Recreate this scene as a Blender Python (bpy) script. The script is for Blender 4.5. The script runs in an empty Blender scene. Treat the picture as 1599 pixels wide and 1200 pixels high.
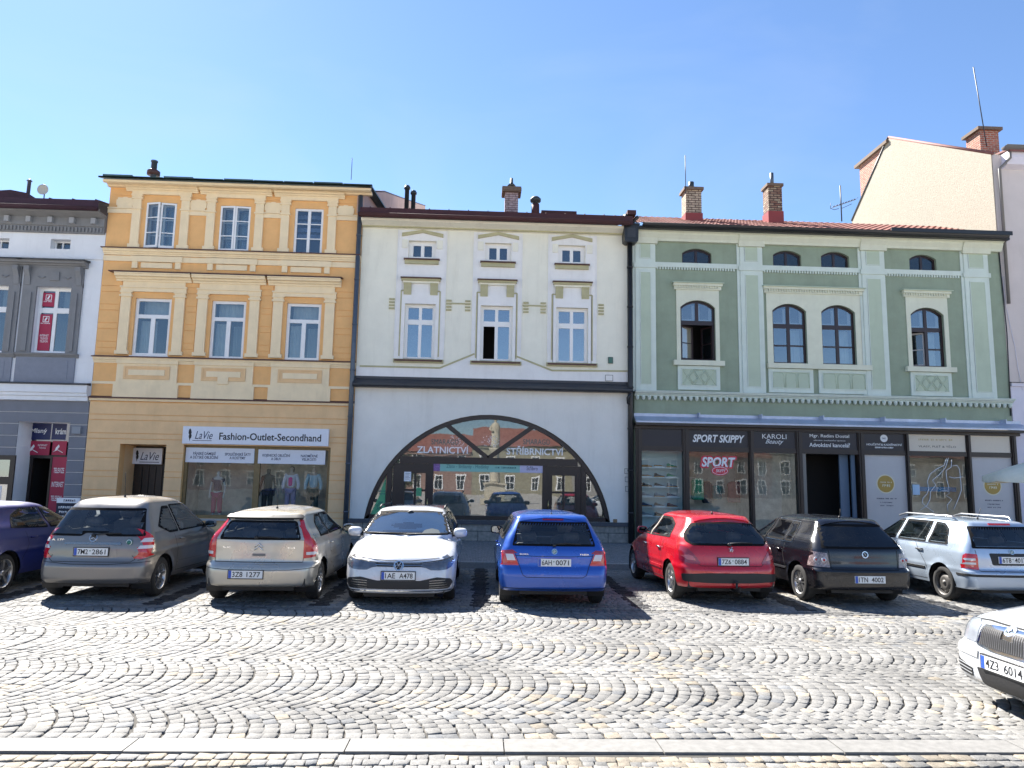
import bpy, bmesh, math, random
import numpy as np
from mathutils import Vector, Matrix
from mathutils.bvhtree import BVHTree
from mathutils.geometry import tessellate_polygon, delaunay_2d_cdt
random.seed(7); rng = np.random.default_rng(11)
S = bpy.context.scene
COL = S.collection
R = math.radians
# ---------------------------------------------------------------- camera
cam = bpy.data.cameras.new('camera'); camo = bpy.data.objects.new('camera', cam); COL.objects.link(camo)
cam.sensor_width = 36; cam.sensor_fit = 'HORIZONTAL'; cam.lens = 36*1130/1599
cam.clip_start = .1; cam.clip_end = 2000
PIT, ROL, YAW = 0.13170891, 0.01762604, -0.04317807
CM = (Matrix.Rotation(YAW, 3, 'Z') @ Matrix.Rotation(PIT, 3, 'X') @ Matrix.Rotation(R(90), 3, 'X') @ Matrix.Rotation(ROL, 3, 'Z'))
camo.matrix_world = Matrix.Translation((0, 0, 2.0)) @ CM.to_4x4()
S.camera = camo
# ---------------------------------------------------------------- light
SUN = Vector((-.58, .82, 1.0)).normalized()
world = bpy.data.worlds.new('World'); S.world = world; world.use_nodes = True
wn = world.node_tree.nodes; wl = world.node_tree.links
sky = wn.new('ShaderNodeTexSky'); sky.sky_type = 'NISHITA'; sky.sun_disc = False
sky.sun_elevation = math.asin(SUN.z); sky.sun_rotation = math.atan2(SUN.x, SUN.y)
sky.air_density = 1.0; sky.dust_density = 0.15; sky.ozone_density = 3.0; sky.altitude = 500
tn = wn.new('ShaderNodeMix'); tn.data_type = 'RGBA'; tn.blend_type = 'MULTIPLY'; tn.inputs[0].default_value = 1; tn.inputs[7].default_value = (.83, .895, .97, 1)
wl.new(sky.outputs[0], tn.inputs[6])
wtc = wn.new('ShaderNodeTexCoord'); wmp = wn.new('ShaderNodeMapping'); wmp.inputs['Scale'].default_value = (1.3, 1.3, 3.2); wns = wn.new('ShaderNodeTexNoise'); wns.inputs['Scale'].default_value = 1.9; wns.inputs['Detail'].default_value = 7; wns.inputs['Distortion'].default_value = .6
wmr = wn.new('ShaderNodeMapRange'); wmr.inputs[1].default_value = .48; wmr.inputs[2].default_value = .80; wmr.inputs[3].default_value = 0; wmr.inputs[4].default_value = .22; wmx = wn.new('ShaderNodeMix'); wmx.data_type = 'RGBA'; wmx.inputs[7].default_value = (3.4, 3.9, 4.4, 1)   # thin high haze
wl.new(wtc.outputs['Generated'], wmp.inputs[0]); wl.new(wmp.outputs[0], wns.inputs['Vector']); wl.new(wns.outputs[0], wmr.inputs[0]); wl.new(wmr.outputs[0], wmx.inputs[0]); wl.new(tn.outputs[2], wmx.inputs[6]); wl.new(wmx.outputs[2], wn['Background'].inputs[0]); wn['Background'].inputs[1].default_value = 0.066
sl = bpy.data.lights.new('sun', 'SUN'); sl.energy = 5.0; sl.angle = R(.55); sl.color = (1, .95, .88)
so = bpy.data.objects.new('sun', sl); COL.objects.link(so); so.rotation_euler = SUN.to_track_quat('Z', 'Y').to_euler()
S.view_settings.view_transform = 'Standard'; S.view_settings.look = 'None'; S.view_settings.gamma = 1
S.view_settings.exposure = 1.85
S.cycles.max_bounces = 8
D = 22.6                                            # distance of the row of facades
def at(px, py, Y=D):                                # a point of the photograph on an upright plane Y metres away
    d = CM @ Vector((px-799.5, 600-py, -1130)); t = Y/d.y
    return d.x*t, d.z*t+2.0
def atx(px, py, X):                                 # the same on an upright plane that runs away from the camera
    d = CM @ Vector((px-799.5, 600-py, -1130)); t = X/d.x
    return d.y*t, d.z*t+2.0
def rr(xl, xr, yt, yb, Y=D):
    ym = (yt+yb)/2; xm = (xl+xr)/2
    return at(xl, ym, Y)[0], at(xr, ym, Y)[0], at(xm, yb, Y)[1], at(xm, yt, Y)[1]
# ---------------------------------------------------------------- materials
def nd(nt, t, **k):
    n = nt.nodes.new(t)
    for a, b in k.items(): setattr(n, a, b)
    return n
MATS = {}
def mat(name, col, rough=.6, metal=0, spec=.5, coat=0, noise=0, nscale=8, bump=0, bscale=60, ior=None, stain=0, flake=0):
    if name in MATS: return MATS[name]
    m = bpy.data.materials.new(name); m.use_nodes = True; nt = m.node_tree; b = nt.nodes['Principled BSDF']; MATS[name] = m
    b.inputs['Base Color'].default_value = (*col, 1); b.inputs['Roughness'].default_value = rough
    b.inputs['Metallic'].default_value = metal; b.inputs['Specular IOR Level'].default_value = spec
    if coat: b.inputs['Coat Weight'].default_value = coat; b.inputs['Coat Roughness'].default_value = .04
    if ior: b.inputs['IOR'].default_value = ior
    L = nt.links; src = None
    tc = nd(nt, 'ShaderNodeTexCoord')
    if noise:
        n = nd(nt, 'ShaderNodeTexNoise'); n.inputs['Scale'].default_value = nscale; n.inputs['Detail'].default_value = 8; n.inputs['Roughness'].default_value = .65
        L.new(tc.outputs['Object'], n.inputs['Vector'])
        mr = nd(nt, 'ShaderNodeMapRange'); mr.inputs[1].default_value = .3; mr.inputs[2].default_value = .7; mr.inputs[3].default_value = 1-noise; mr.inputs[4].default_value = 1+noise*.5
        L.new(n.outputs[0], mr.inputs[0])
        mx = nd(nt, 'ShaderNodeMix', data_type='RGBA', blend_type='MULTIPLY'); mx.inputs[0].default_value = 1
        mx.inputs[6].default_value = (*col, 1); L.new(mr.outputs[0], mx.inputs[7]); src = mx.outputs[2]
        if stain:                                   # streaky grime
            mp = nd(nt, 'ShaderNodeMapping'); mp.inputs['Scale'].default_value = (1.6, 1.6, .22); L.new(tc.outputs['Object'], mp.inputs[0])
            n3 = nd(nt, 'ShaderNodeTexNoise'); n3.inputs['Scale'].default_value = 1.7; n3.inputs['Detail'].default_value = 7; n3.inputs['Roughness'].default_value = .7
            L.new(mp.outputs[0], n3.inputs['Vector'])
            m3 = nd(nt, 'ShaderNodeMapRange'); m3.inputs[1].default_value = .52; m3.inputs[2].default_value = .78; m3.inputs[3].default_value = 0; m3.inputs[4].default_value = stain
            L.new(n3.outputs[0], m3.inputs[0])
            x3 = nd(nt, 'ShaderNodeMix', data_type='RGBA'); L.new(m3.outputs[0], x3.inputs[0]); L.new(src, x3.inputs[6])
            x3.inputs[7].default_value = (col[0]*.5, col[1]*.48, col[2]*.45, 1); src = x3.outputs[2]
        L.new(src, b.inputs['Base Color'])
        m2 = nd(nt, 'ShaderNodeMapRange'); m2.inputs[3].default_value = max(.02, rough-.1); m2.inputs[4].default_value = min(1, rough+.12)
        L.new(n.outputs[0], m2.inputs[0]); L.new(m2.outputs[0], b.inputs['Roughness'])
    if bump:
        n2 = nd(nt, 'ShaderNodeTexNoise'); n2.inputs['Scale'].default_value = bscale; n2.inputs['Detail'].default_value = 4
        L.new(tc.outputs['Object'], n2.inputs['Vector'])
        bp = nd(nt, 'ShaderNodeBump'); bp.inputs['Strength'].default_value = bump; bp.inputs['Distance'].default_value = .02
        L.new(n2.outputs[0], bp.inputs['Height']); L.new(bp.outputs[0], b.inputs['Normal'])
    return m
def glass(name, tint=(.02, .03, .035), refl=.35, trans=.5, rough=.01, wav=.003, tc=(.8, .88, .88)):
    if name in MATS: return MATS[name]
    m = bpy.data.materials.new(name); m.use_nodes = True; nt = m.node_tree; MATS[name] = m; L = nt.links
    nt.nodes.remove(nt.nodes['Principled BSDF']); out = nt.nodes['Material Output']
    gl = nd(nt, 'ShaderNodeBsdfGlossy'); gl.inputs['Roughness'].default_value = rough; gl.inputs[0].default_value = (.92, .96, 1, 1)
    df = nd(nt, 'ShaderNodeBsdfDiffuse'); df.inputs[0].default_value = (*tint, 1)
    tr = nd(nt, 'ShaderNodeBsdfTransparent'); tr.inputs[0].default_value = (*tc, 1)
    a = nd(nt, 'ShaderNodeMixShader'); a.inputs[0].default_value = trans; L.new(df.outputs[0], a.inputs[1]); L.new(tr.outputs[0], a.inputs[2])
    lw = nd(nt, 'ShaderNodeLayerWeight'); lw.inputs[0].default_value = .18
    mr = nd(nt, 'ShaderNodeMapRange'); mr.inputs[3].default_value = refl; mr.inputs[4].default_value = 1; L.new(lw.outputs['Fresnel'], mr.inputs[0])
    b = nd(nt, 'ShaderNodeMixShader'); L.new(mr.outputs[0], b.inputs[0]); L.new(a.outputs[0], b.inputs[1]); L.new(gl.outputs[0], b.inputs[2])
    L.new(b.outputs[0], out.inputs[0])
    if wav:
        tc = nd(nt, 'ShaderNodeTexCoord'); n = nd(nt, 'ShaderNodeTexNoise'); n.inputs['Scale'].default_value = 1.6; n.inputs['Detail'].default_value = 1
        L.new(tc.outputs['Object'], n.inputs['Vector']); bp = nd(nt, 'ShaderNodeBump'); bp.inputs['Strength'].default_value = 1; bp.inputs['Distance'].default_value = wav
        L.new(n.outputs[0], bp.inputs['Height']); L.new(bp.outputs[0], gl.inputs['Normal'])
    return m
def brickmat(name, c1, c2, mort, w=.25, h=.075, ms=.012, axis='XZ', rough=.85, bump=.6, squash=1):
    if name in MATS: return MATS[name]
    m = bpy.data.materials.new(name); m.use_nodes = True; nt = m.node_tree; b = nt.nodes['Principled BSDF']; MATS[name] = m; L = nt.links
    b.inputs['Roughness'].default_value = rough
    tc = nd(nt, 'ShaderNodeTexCoord'); sx = nd(nt, 'ShaderNodeSeparateXYZ'); cx = nd(nt, 'ShaderNodeCombineXYZ'); L.new(tc.outputs['Object'], sx.inputs[0])
    if axis == 'XZ':
        ad = nd(nt, 'ShaderNodeMath', operation='ADD'); L.new(sx.outputs[0], ad.inputs[0]); L.new(sx.outputs[1], ad.inputs[1]); L.new(ad.outputs[0], cx.inputs[0]); L.new(sx.outputs[2], cx.inputs[1])
    else:
        L.new(sx.outputs[0], cx.inputs[0]); L.new(sx.outputs[1], cx.inputs[1])
    t = nd(nt, 'ShaderNodeTexBrick'); t.inputs['Scale'].default_value = 1; t.inputs['Brick Width'].default_value = w; t.inputs['Row Height'].default_value = h; t.inputs['Mortar Size'].default_value = ms
    t.inputs['Color1'].default_value = (*c1, 1); t.inputs['Color2'].default_value = (*c2, 1); t.inputs['Mortar'].default_value = (*mort, 1); t.inputs['Mortar Smooth'].default_value = .2
    L.new(cx.outputs[0], t.inputs['Vector'])
    n = nd(nt, 'ShaderNodeTexNoise'); n.inputs['Scale'].default_value = 9; n.inputs['Detail'].default_value = 8; L.new(tc.outputs['Object'], n.inputs['Vector'])
    mr = nd(nt, 'ShaderNodeMapRange'); mr.inputs[1].default_value = .3; mr.inputs[2].default_value = .7; mr.inputs[3].default_value = .65; mr.inputs[4].default_value = 1.15; L.new(n.outputs[0], mr.inputs[0])
    mx = nd(nt, 'ShaderNodeMix', data_type='RGBA', blend_type='MULTIPLY'); mx.inputs[0].default_value = 1; L.new(t.outputs[0], mx.inputs[6]); L.new(mr.outputs[0], mx.inputs[7]); L.new(mx.outputs[2], b.inputs['Base Color'])
    bp = nd(nt, 'ShaderNodeBump'); bp.inputs['Strength'].default_value = bump; bp.inputs['Distance'].default_value = .01; bp.invert = True; L.new(t.outputs['Fac'], bp.inputs['Height']); L.new(bp.outputs[0], b.inputs['Normal'])
    return m
# ---------------------------------------------------------------- object helpers
def tag(o, label=None, cat=None, group=None, kind=None):
    if label: o['label'] = label
    if cat: o['category'] = cat
    if group: o['group'] = group
    if kind: o['kind'] = kind
    return o
def thing(name, label, cat, loc=(0, 0, 0), rz=0, group=None):
    o = bpy.data.objects.new(name, None); COL.objects.link(o); o.empty_display_size = .3
    o.location = loc; o.rotation_euler = (0, 0, rz); return tag(o, label, cat, group)
def linkm(name, me, parent=None, local=False):
    o = bpy.data.objects.new(name, me); COL.objects.link(o)
    if parent:
        o.parent = parent
        if not local:                               # geometry given in world space
            p = parent; mw = Matrix()
            while p: mw = Matrix.LocRotScale(p.location, p.rotation_euler, p.scale) @ mw; p = p.parent
            me.transform(mw.inverted())
    return o
class MB:
    def __init__(s): s.v = []; s.f = []; s.m = []; s.sm = []; s.mats = []; s.cuts = [0]
    def cut(s):                                     # what follows is a piece of its own
        if len(s.f) > s.cuts[-1]: s.cuts.append(len(s.f))
    def mi(s, m):
        if m not in s.mats: s.mats.append(m)
        return s.mats.index(m)
    def add(s, vs, fs, m=None, smooth=False):
        b = len(s.v); s.v += [tuple(v) for v in vs]; k = s.mi(m)
        for f in fs: s.f.append([b+i for i in f]); s.m.append(k); s.sm.append(smooth)
        return s
    def box(s, x0, x1, y0, y1, z0, z1, m=None):
        vs = [(x, y, z) for z in (z0, z1) for y in (y0, y1) for x in (x0, x1)]
        return s.add(vs, [(0, 2, 3, 1), (4, 5, 7, 6), (0, 1, 5, 4), (2, 6, 7, 3), (0, 4, 6, 2), (1, 3, 7, 5)], m)
    def prism(s, pts, y0, y1, m=None):              # outline in x,z pushed along y
        n = len(pts); vs = [(x, y0, z) for x, z in pts]+[(x, y1, z) for x, z in pts]
        t = tessellate_polygon([[Vector((x, z, 0)) for x, z in pts]])
        fs = [tuple(q) for q in t]+[tuple(i+n for i in q) for q in t]+[(i, (i+1) % n, n+(i+1) % n, n+i) for i in range(n)]
        return s.add(vs, fs, m)
    def mould(s, prof, x0, x1, m=None, e0=0, e1=0):  # profile in (y,z) run along x; ends return
        n = len(prof); vs = [(x0, y, z) for y, z in prof]+[(x1, y, z) for y, z in prof]
        fs = [(i, i+1, n+i+1, n+i) for i in range(n-1)]
        t = tessellate_polygon([[Vector((y, z, 0)) for y, z in prof]])
        fs += [tuple(q) for q in t]+[tuple(i+n for i in q) for q in t]
        return s.add(vs, fs, m)
    def tube(s, pts, r, m=None, seg=8, cap=True, smooth=True):
        pts = [Vector(p) for p in pts]; rings = []; vs = []; fs = []
        for i, p in enumerate(pts):
            d = (pts[min(i+1, len(pts)-1)]-pts[max(i-1, 0)]).normalized()
            a = d.orthogonal().normalized() if i == 0 else (pa-d*pa.dot(d)).normalized()
            pa = a; b = d.cross(a); rad = r[i] if isinstance(r, (list, tuple)) else r
            for k in range(seg):
                t = 2*math.pi*k/seg; vs.append(p+(a*math.cos(t)+b*math.sin(t))*rad)
        for i in range(len(pts)-1):
            for k in range(seg): fs.append((i*seg+k, i*seg+(k+1) % seg, (i+1)*seg+(k+1) % seg, (i+1)*seg+k))
        if cap: fs += [tuple(range(seg))[::-1], tuple((len(pts)-1)*seg+k for k in range(seg))]
        return s.add(vs, fs, m, smooth)
    def lathe(s, prof, c, axis='Z', m=None, seg=20, smooth=True):   # profile (r, h)
        vs = []; fs = []
        for r, h in prof:
            for k in range(seg):
                t = 2*math.pi*k/seg; a, b = r*math.cos(t), r*math.sin(t)
                vs.append((c[0]+a, c[1]+b, c[2]+h) if axis == 'Z' else (c[0]+a, c[1]+h, c[2]+b) if axis == 'Y' else (c[0]+h, c[1]+a, c[2]+b))
        for i in range(len(prof)-1):
            for k in range(seg): fs.append((i*seg+k, i*seg+(k+1) % seg, (i+1)*seg+(k+1) % seg, (i+1)*seg+k))
        fs += [tuple(range(seg))[::-1], tuple((len(prof)-1)*seg+k for k in range(seg))]
        return s.add(vs, fs, m, smooth)
    def mesh(s, name):
        me = bpy.data.meshes.new(name); me.from_pydata(s.v, [], s.f)
        for m in s.mats:
            if m: me.materials.append(m)
        me.polygons.foreach_set('material_index', s.m); me.polygons.foreach_set('use_smooth', s.sm); me.update()
        return me
    def build(s, name, parent=None, local=False, fix=True):
        if len(s.cuts) > 1:
            c = s.cuts+[len(s.f)]; o = None
            for a, b in zip(c[:-1], c[1:]):
                if b <= a: continue
                q = MB(); q.mats = s.mats; ids = sorted({i for f in s.f[a:b] for i in f}); ix = {i: k for k, i in enumerate(ids)}
                q.v = [s.v[i] for i in ids]; q.f = [[ix[i] for i in f] for f in s.f[a:b]]; q.m = s.m[a:b]; q.sm = s.sm[a:b]; o = q.build(name, parent, local, fix)
            return o
        me = s.mesh(name)
        if fix:
            bm = bmesh.new(); bm.from_mesh(me); bmesh.ops.recalc_face_normals(bm, faces=bm.faces); bm.to_mesh(me); bm.free()
        return linkm(name, me, parent, local)
def inside(p, l):
    c = False; n = len(l)
    for i in range(n):
        (x1, y1), (x2, y2) = l[i], l[i-1]
        if (y1 > p[1]) != (y2 > p[1]) and p[0] < (x2-x1)*(p[1]-y1)/(y2-y1)+x1: c = not c
    return c
def tess(loops):                                    # a sheet with holes, as points and triangles
    pts = []; ed = []
    for l in loops: b = len(pts); pts += [Vector(p) for p in l]; ed += [(b+i, b+(i+1) % len(l)) for i in range(len(l))]
    r = delaunay_2d_cdt(pts, ed, [], 0, 1e-6); v = [tuple(p) for p in r[0]]; fs = []
    for f in r[2]:
        c = (sum(v[i][0] for i in f)/3, sum(v[i][1] for i in f)/3)
        if inside(c, loops[0]) and not any(inside(c, h) for h in loops[1:]): fs.append(tuple(f))
    return v, fs

def lettering(parent, body, org, m, width=None, height=None, size=.2, right=(1, 0, 0), up=(0, 0, 1), bold=0, shear=0, ext=.002, align='CENTER', name='lettering', local=False, extra=None):
    """flat letters of real thickness; org is the middle of the text box"""
    c = bpy.data.curves.new('t', 'FONT'); c.body = body; c.size = 1; c.extrude = 0; c.offset = bold; c.shear = shear; c.align_x = align; c.resolution_u = 3; c.space_line = .95
    o = bpy.data.objects.new('t', c); COL.objects.link(o); dg = bpy.context.evaluated_depsgraph_get()
    me = bpy.data.meshes.new_from_object(o.evaluated_get(dg)); bpy.data.objects.remove(o); bpy.data.curves.remove(c)
    n = len(me.vertices); co = np.zeros(n*3); me.vertices.foreach_get('co', co); co = co.reshape(-1, 3)
    fs = [list(p.vertices) for p in me.polygons]; bpy.data.meshes.remove(me)
    mn, mx = co.min(0), co.max(0); w, h = mx[0]-mn[0], mx[1]-mn[1]; co -= (mn+mx)/2
    sx = sy = size
    if height: sy = height/h; sx = sy
    if width: sx = width/w; sy = sx if not height else sy
    r, u = Vector(right), Vector(up); nn = r.cross(u); O = Vector(org)
    vs = [O+r*(x*sx)+u*(y*sy)+nn*ext for x, y, z in co]+[O+r*(x*sx)+u*(y*sy) for x, y, z in co]
    ed = {}
    for f in fs:
        for i in range(len(f)):
            a, b = f[i], f[(i+1) % len(f)]; k = (min(a, b), max(a, b)); ed[k] = ed.get(k, [])+[(a, b)]
    ff = fs+[(b, a, a+n, b+n) for k, l in ed.items() if len(l) == 1 for a, b in l]
    mb = extra or MB(); mb.add(vs, ff, m)
    if extra: return mb
    return mb.build(name, parent, local)

def scrawl(parent, xc, zc, w, h, y, m):             # a line of print too small to read
    mb = MB(); x = xc-w/2; r = random.Random(int(abs(xc*1000+zc*77)))
    while x < xc+w/2:
        lw = h*r.uniform(.4, .7); k = r.random()
        if k > .13:
            mb.box(x, x+h*.16, y-.002, y, zc-h/2, zc+h/2*r.uniform(.3, 1), m)
            mb.box(x, x+lw, y-.0025, y-.0003, zc+h*r.uniform(-.4, .25), zc+h*r.uniform(.28, .42), m)
            if k > .5: mb.box(x+lw-h*.15, x+lw, y-.002, y, zc-h/2, zc+h*.2, m)
        x += lw+h*.25
    return mb.build('lettering', parent)
# ---------------------------------------------------------------- ground
def stones(name, c, ang, ln, wd, h, col, m, bev=.005, tilt=.0018):
    n = len(c); sx = ln/2; sy = wd/2
    base = np.array([(-1, -1), (1, -1), (1, 1), (-1, 1)], float)
    P = base[None]*np.stack([sx, sy], 1)[:, None]
    P = P*(1+rng.normal(0, .065, P.shape))
    q = np.clip(1-bev/np.minimum(sx, sy), .5, 1)[:, None, None]
    T = P*q; ca, sa = np.cos(ang), np.sin(ang)
    def rot(A): return np.stack([A[..., 0]*ca[:, None]-A[..., 1]*sa[:, None]+c[:, 0:1], A[..., 0]*sa[:, None]+A[..., 1]*ca[:, None]+c[:, 1:2]], -1)
    b2, m2, t2 = rot(P), rot(P), rot(T)
    hz = np.broadcast_to(h[:, None], (n, 4)); tz = rng.normal(0, tilt, (n, 4))
    V = np.concatenate([np.dstack([b2, np.full((n, 4), -.02)]), np.dstack([m2, hz-.004]), np.dstack([t2, hz+tz])], 1).reshape(-1, 3)
    F0 = np.array([(8, 9, 10, 11)]+[(4+i, 4+(i+1) % 4, 8+(i+1) % 4, 8+i) for i in range(4)]+[(i, (i+1) % 4, 4+(i+1) % 4, 4+i) for i in range(4)])
    F = (F0[None]+(np.arange(n)*12)[:, None, None]).reshape(-1, 4)
    me = bpy.data.meshes.new(name); me.vertices.add(len(V)); me.vertices.foreach_set('co', V.ravel()); me.loops.add(F.size); me.loops.foreach_set('vertex_index', F.ravel())
    me.polygons.add(len(F)); me.polygons.foreach_set('loop_start', np.arange(len(F))*4); me.polygons.foreach_set('loop_total', np.full(len(F), 4)); me.update()
    a = me.color_attributes.new('stone', 'FLOAT_COLOR', 'POINT'); a.data.foreach_set('color', np.repeat(np.hstack([col, np.ones((n, 1))]), 12, 0).ravel())
    me.materials.append(m); me.validate(); return linkm(name, me)
def stonemat():
    m = mat('granite_setts', (.4, .4, .4), .75, bump=.5, bscale=140, spec=.35); nt = m.node_tree; b = nt.nodes['Principled BSDF']; L = nt.links
    a = nd(nt, 'ShaderNodeVertexColor'); a.layer_name = 'stone'; tc = nd(nt, 'ShaderNodeTexCoord')
    n = nd(nt, 'ShaderNodeTexNoise'); n.inputs['Scale'].default_value = 22; n.inputs['Detail'].default_value = 9; n.inputs['Roughness'].default_value = .8; L.new(tc.outputs['Object'], n.inputs['Vector'])
    mr = nd(nt, 'ShaderNodeMapRange'); mr.inputs[1].default_value = .3; mr.inputs[2].default_value = .7; mr.inputs[3].default_value = .6; mr.inputs[4].default_value = 1.28; L.new(n.outputs[0], mr.inputs[0])
    n2 = nd(nt, 'ShaderNodeTexNoise'); n2.inputs['Scale'].default_value = .7; n2.inputs['Detail'].default_value = 5; L.new(tc.outputs['Object'], n2.inputs['Vector'])
    m2 = nd(nt, 'ShaderNodeMapRange'); m2.inputs[1].default_value = .35; m2.inputs[2].default_value = .65; m2.inputs[3].default_value = .78; m2.inputs[4].default_value = 1.12; L.new(n2.outputs[0], m2.inputs[0])
    mu = nd(nt, 'ShaderNodeMath', operation='MULTIPLY'); L.new(mr.outputs[0], mu.inputs[0]); L.new(m2.outputs[0], mu.inputs[1])
    x = nd(nt, 'ShaderNodeMix', data_type='RGBA', blend_type='MULTIPLY'); x.inputs[0].default_value = 1; L.new(a.outputs[0], x.inputs[6]); L.new(mu.outputs[0], x.inputs[7]); L.new(x.outputs[2], b.inputs['Base Color'])
    return m
SM = stonemat()
def palette(x, y, warm=.06, dark=.05, light=.205):
    n = len(x); g = light*(1+rng.normal(0, .10, n)); col = np.stack([g*1.02, g*1.0, g*.95], 1)
    k = rng.random(n); w = warm*(1+.8*np.sin(x*1.3+np.sin(y*2.1))); sel = k < w; t = rng.random(n)[:, None]
    col = np.where(sel[:, None], np.array([.30, .262, .205])*(.8+.4*t), col)
    sel = (k > 1-dark*(1+.9*np.sin(x*.8+1.5))); col = np.where(sel[:, None], np.array([.15, .155, .16])*(.8+.5*t), col)
    return np.clip(col, .03, .8)
pav = brickmat('distant_setts', (.55, .50, .42), (.50, .46, .40), (.35, .32, .28), .13, .12, .012, 'XY', .85, .4)
g = MB(); g.add([(-300, -300, -.03), (300, -300, -.03), (300, 300, -.03), (-300, 300, -.03)], [(0, 1, 2, 3)], pav); tag(g.build('ground'), kind='structure')
joint = mat('joint_sand', (.06, .056, .05), .95, noise=.4, nscale=30)
g = MB(); g.add([(-17, 3.6, -.008), (19, 3.6, -.008), (19, 16.8, -.008), (-17, 16.8, -.008)], [(0, 1, 2, 3)], joint); tag(g.build('paving_bed'), kind='structure')
# arcs of the roadway
cs = []; an = []; ln = []; wd = []
Rr_ = 1.16; hc = .82; bands = [6.68-.82, 8.32-.82+.0, 9.96-.82, 11.6-.82]
th0 = math.asin(hc/Rr_); ns = 15
for bi, yc in enumerate(bands):
    x = -15.5+rng.random()*.1
    while x < 17:
        wob = rng.normal(0, .006); yc2 = yc+.02*math.sin(x*.9+bi)
        for k in range(ns):
            t = -th0+(k+.5)/ns*2*th0+rng.normal(0, .006)
            px_, py_ = x+wob+Rr_*(math.cos(t)-math.cos(th0)), yc2+Rr_*math.sin(t)
            if py_ < 5.94 or py_ > 11.36 or abs(px_) > py_*.80+4.2: continue
            cs.append((px_, py_)); an.append(t+math.pi/2+rng.normal(0, .07)); ln.append(2*th0*Rr_/ns*(.965+rng.normal(0, .025))); wd.append(.125*math.cos(t)*(.925+rng.normal(0, .025)))
        x += .127
cs = np.array(cs); n = len(cs)
o = stones('roadway', cs, np.array(an), np.array(ln), np.array(wd), .011+rng.normal(0, .0016, n), palette(cs[:, 0], cs[:, 1], .06, .035), SM); tag(o, kind='structure')
# rows: gutter course, parking bays with dark dividing stripes, foreground
def rows(name, x0, x1, y0, y1, s, stripes=(), warm=.05, dark=.03, light=.42, lim=None, jit=.1):
    cs = []; L = []; Wd = []; y = y0+s/2; r = 0
    while y < y1:
        x = x0+rng.random()*s
        while x < x1:
            l = s*(1+rng.normal(0, jit))
            if lim is None or abs(x) < y*lim+3: cs.append((x+l/2, y+rng.normal(0, s*.035)+.03*math.sin(x*1.1+r))); L.append(l*.93); Wd.append(s*(.93+rng.normal(0, .03)))
            x += l
        y += s; r += 1
    c = np.array(cs); col = palette(c[:, 0], c[:, 1], warm, dark, light)
    for xs in stripes:
        k = (np.abs(c[:, 0]-xs) < .14) & (c[:, 1] > 11.7); col = np.where(k[:, None], np.array([.022, .024, .028])*(1+rng.normal(0, .2, (len(c), 1))), col)
    return tag(stones(name, c, rng.normal(0, .06, len(c)), np.array(L), np.array(Wd), .009+rng.normal(0, .0014, len(c)), np.clip(col, .02, .8), SM, .006), kind='structure')
rows('gutter_course', -13, 15, 11.38, 11.62, .12, warm=.0, dark=.2, light=.14)
rows('parking_bays', -13.5, 15.5, 11.63, 16.76, .105, (-10.15, -7.55, -4.97, -2.45, .07, 2.68, 5.32, 8.0, 10.6, 13.2), light=.205)
rows('foreground_setts', -7.5, 8, 3.8, 5.63, .105, warm=.4, dark=.04, light=.215, jit=.25)
slab = mat('granite_slab', (.205, .20, .188), .75, noise=.25, nscale=14, bump=.15, bscale=200)
g = MB(); x = -9.0
while x < 9.5:
    w_ = 1.1+.5*random.random(); g.box(x+.005, x+w_-.005, 5.647+random.uniform(-.004, .004), 5.912+random.uniform(-.004, .004), -.02, .0115+random.uniform(-.002, .002), slab); x += w_
tag(g.build('slab_strip'), kind='structure')
kerbm = mat('kerb_granite', (.30, .30, .29), .8, noise=.2, nscale=25, bump=.3, bscale=120)
g = MB(); x = -40
while x < 40: g.box(x+.003, x+.997, 16.8, 16.97, -.02, .135, kerbm); x += 1
tag(g.build('kerb'), kind='structure')
mosaic = brickmat('mosaic_paving', (.33, .33, .33), (.27, .27, .28), (.10, .10, .10), .075, .07, .010, 'XY', .85, .5)
g = MB(); g.box(-40, 40, 16.973, D+.4, -.02, .13, mosaic); tag(g.build('pavement'), kind='structure')
ZP = .13
# ---------------------------------------------------------------- facade helpers
def arch(x0, x1, z0, z1, rise, n=10):
    xm = (x0+x1)/2; w = (x1-x0)/2; r = (w*w+rise*rise)/(2*rise); a = math.asin(min(1, w/r))
    return [(x0, z0), (x1, z0)]+[(xm+r*math.sin(a-2*a*i/n), z1-r+r*math.cos(a-2*a*i/n)) for i in range(n+1)]
def rect(x0, x1, z0, z1): return [(x0, z0), (x1, z0), (x1, z1), (x0, z1)]
def wall(root, X0, X1, Z0, Z1, holes, m, depth=9, rev=.28, name='wall', Y=None, revm=None):
    Y = Y or D; mb = MB(); loops = [rect(X0, X1, Z0, Z1)]+holes; tv, t = tess(loops); mb.add([(x, Y, z) for x, z in tv], t, m)
    for l in holes:
        k = len(l); v = [(x, Y, z) for x, z in l]+[(x, Y+rev, z) for x, z in l]; mb.add(v, [(i, (i+1) % k, k+(i+1) % k, k+i) for i in range(k)], revm or m)
    mb.add([(X0, Y, Z0), (X0, Y+depth, Z0), (X0, Y+depth, Z1), (X0, Y, Z1)], [(0, 1, 2, 3)], m); mb.add([(X1, Y, Z0), (X1, Y+depth, Z0), (X1, Y+depth, Z1), (X1, Y, Z1)], [(0, 1, 2, 3)], m)
    mb.add([(X0, Y+depth, Z0), (X1, Y+depth, Z0), (X1, Y+depth, Z1), (X0, Y+depth, Z1)], [(0, 1, 2, 3)], m)
    return mb.build(name, root, fix=False)
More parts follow.
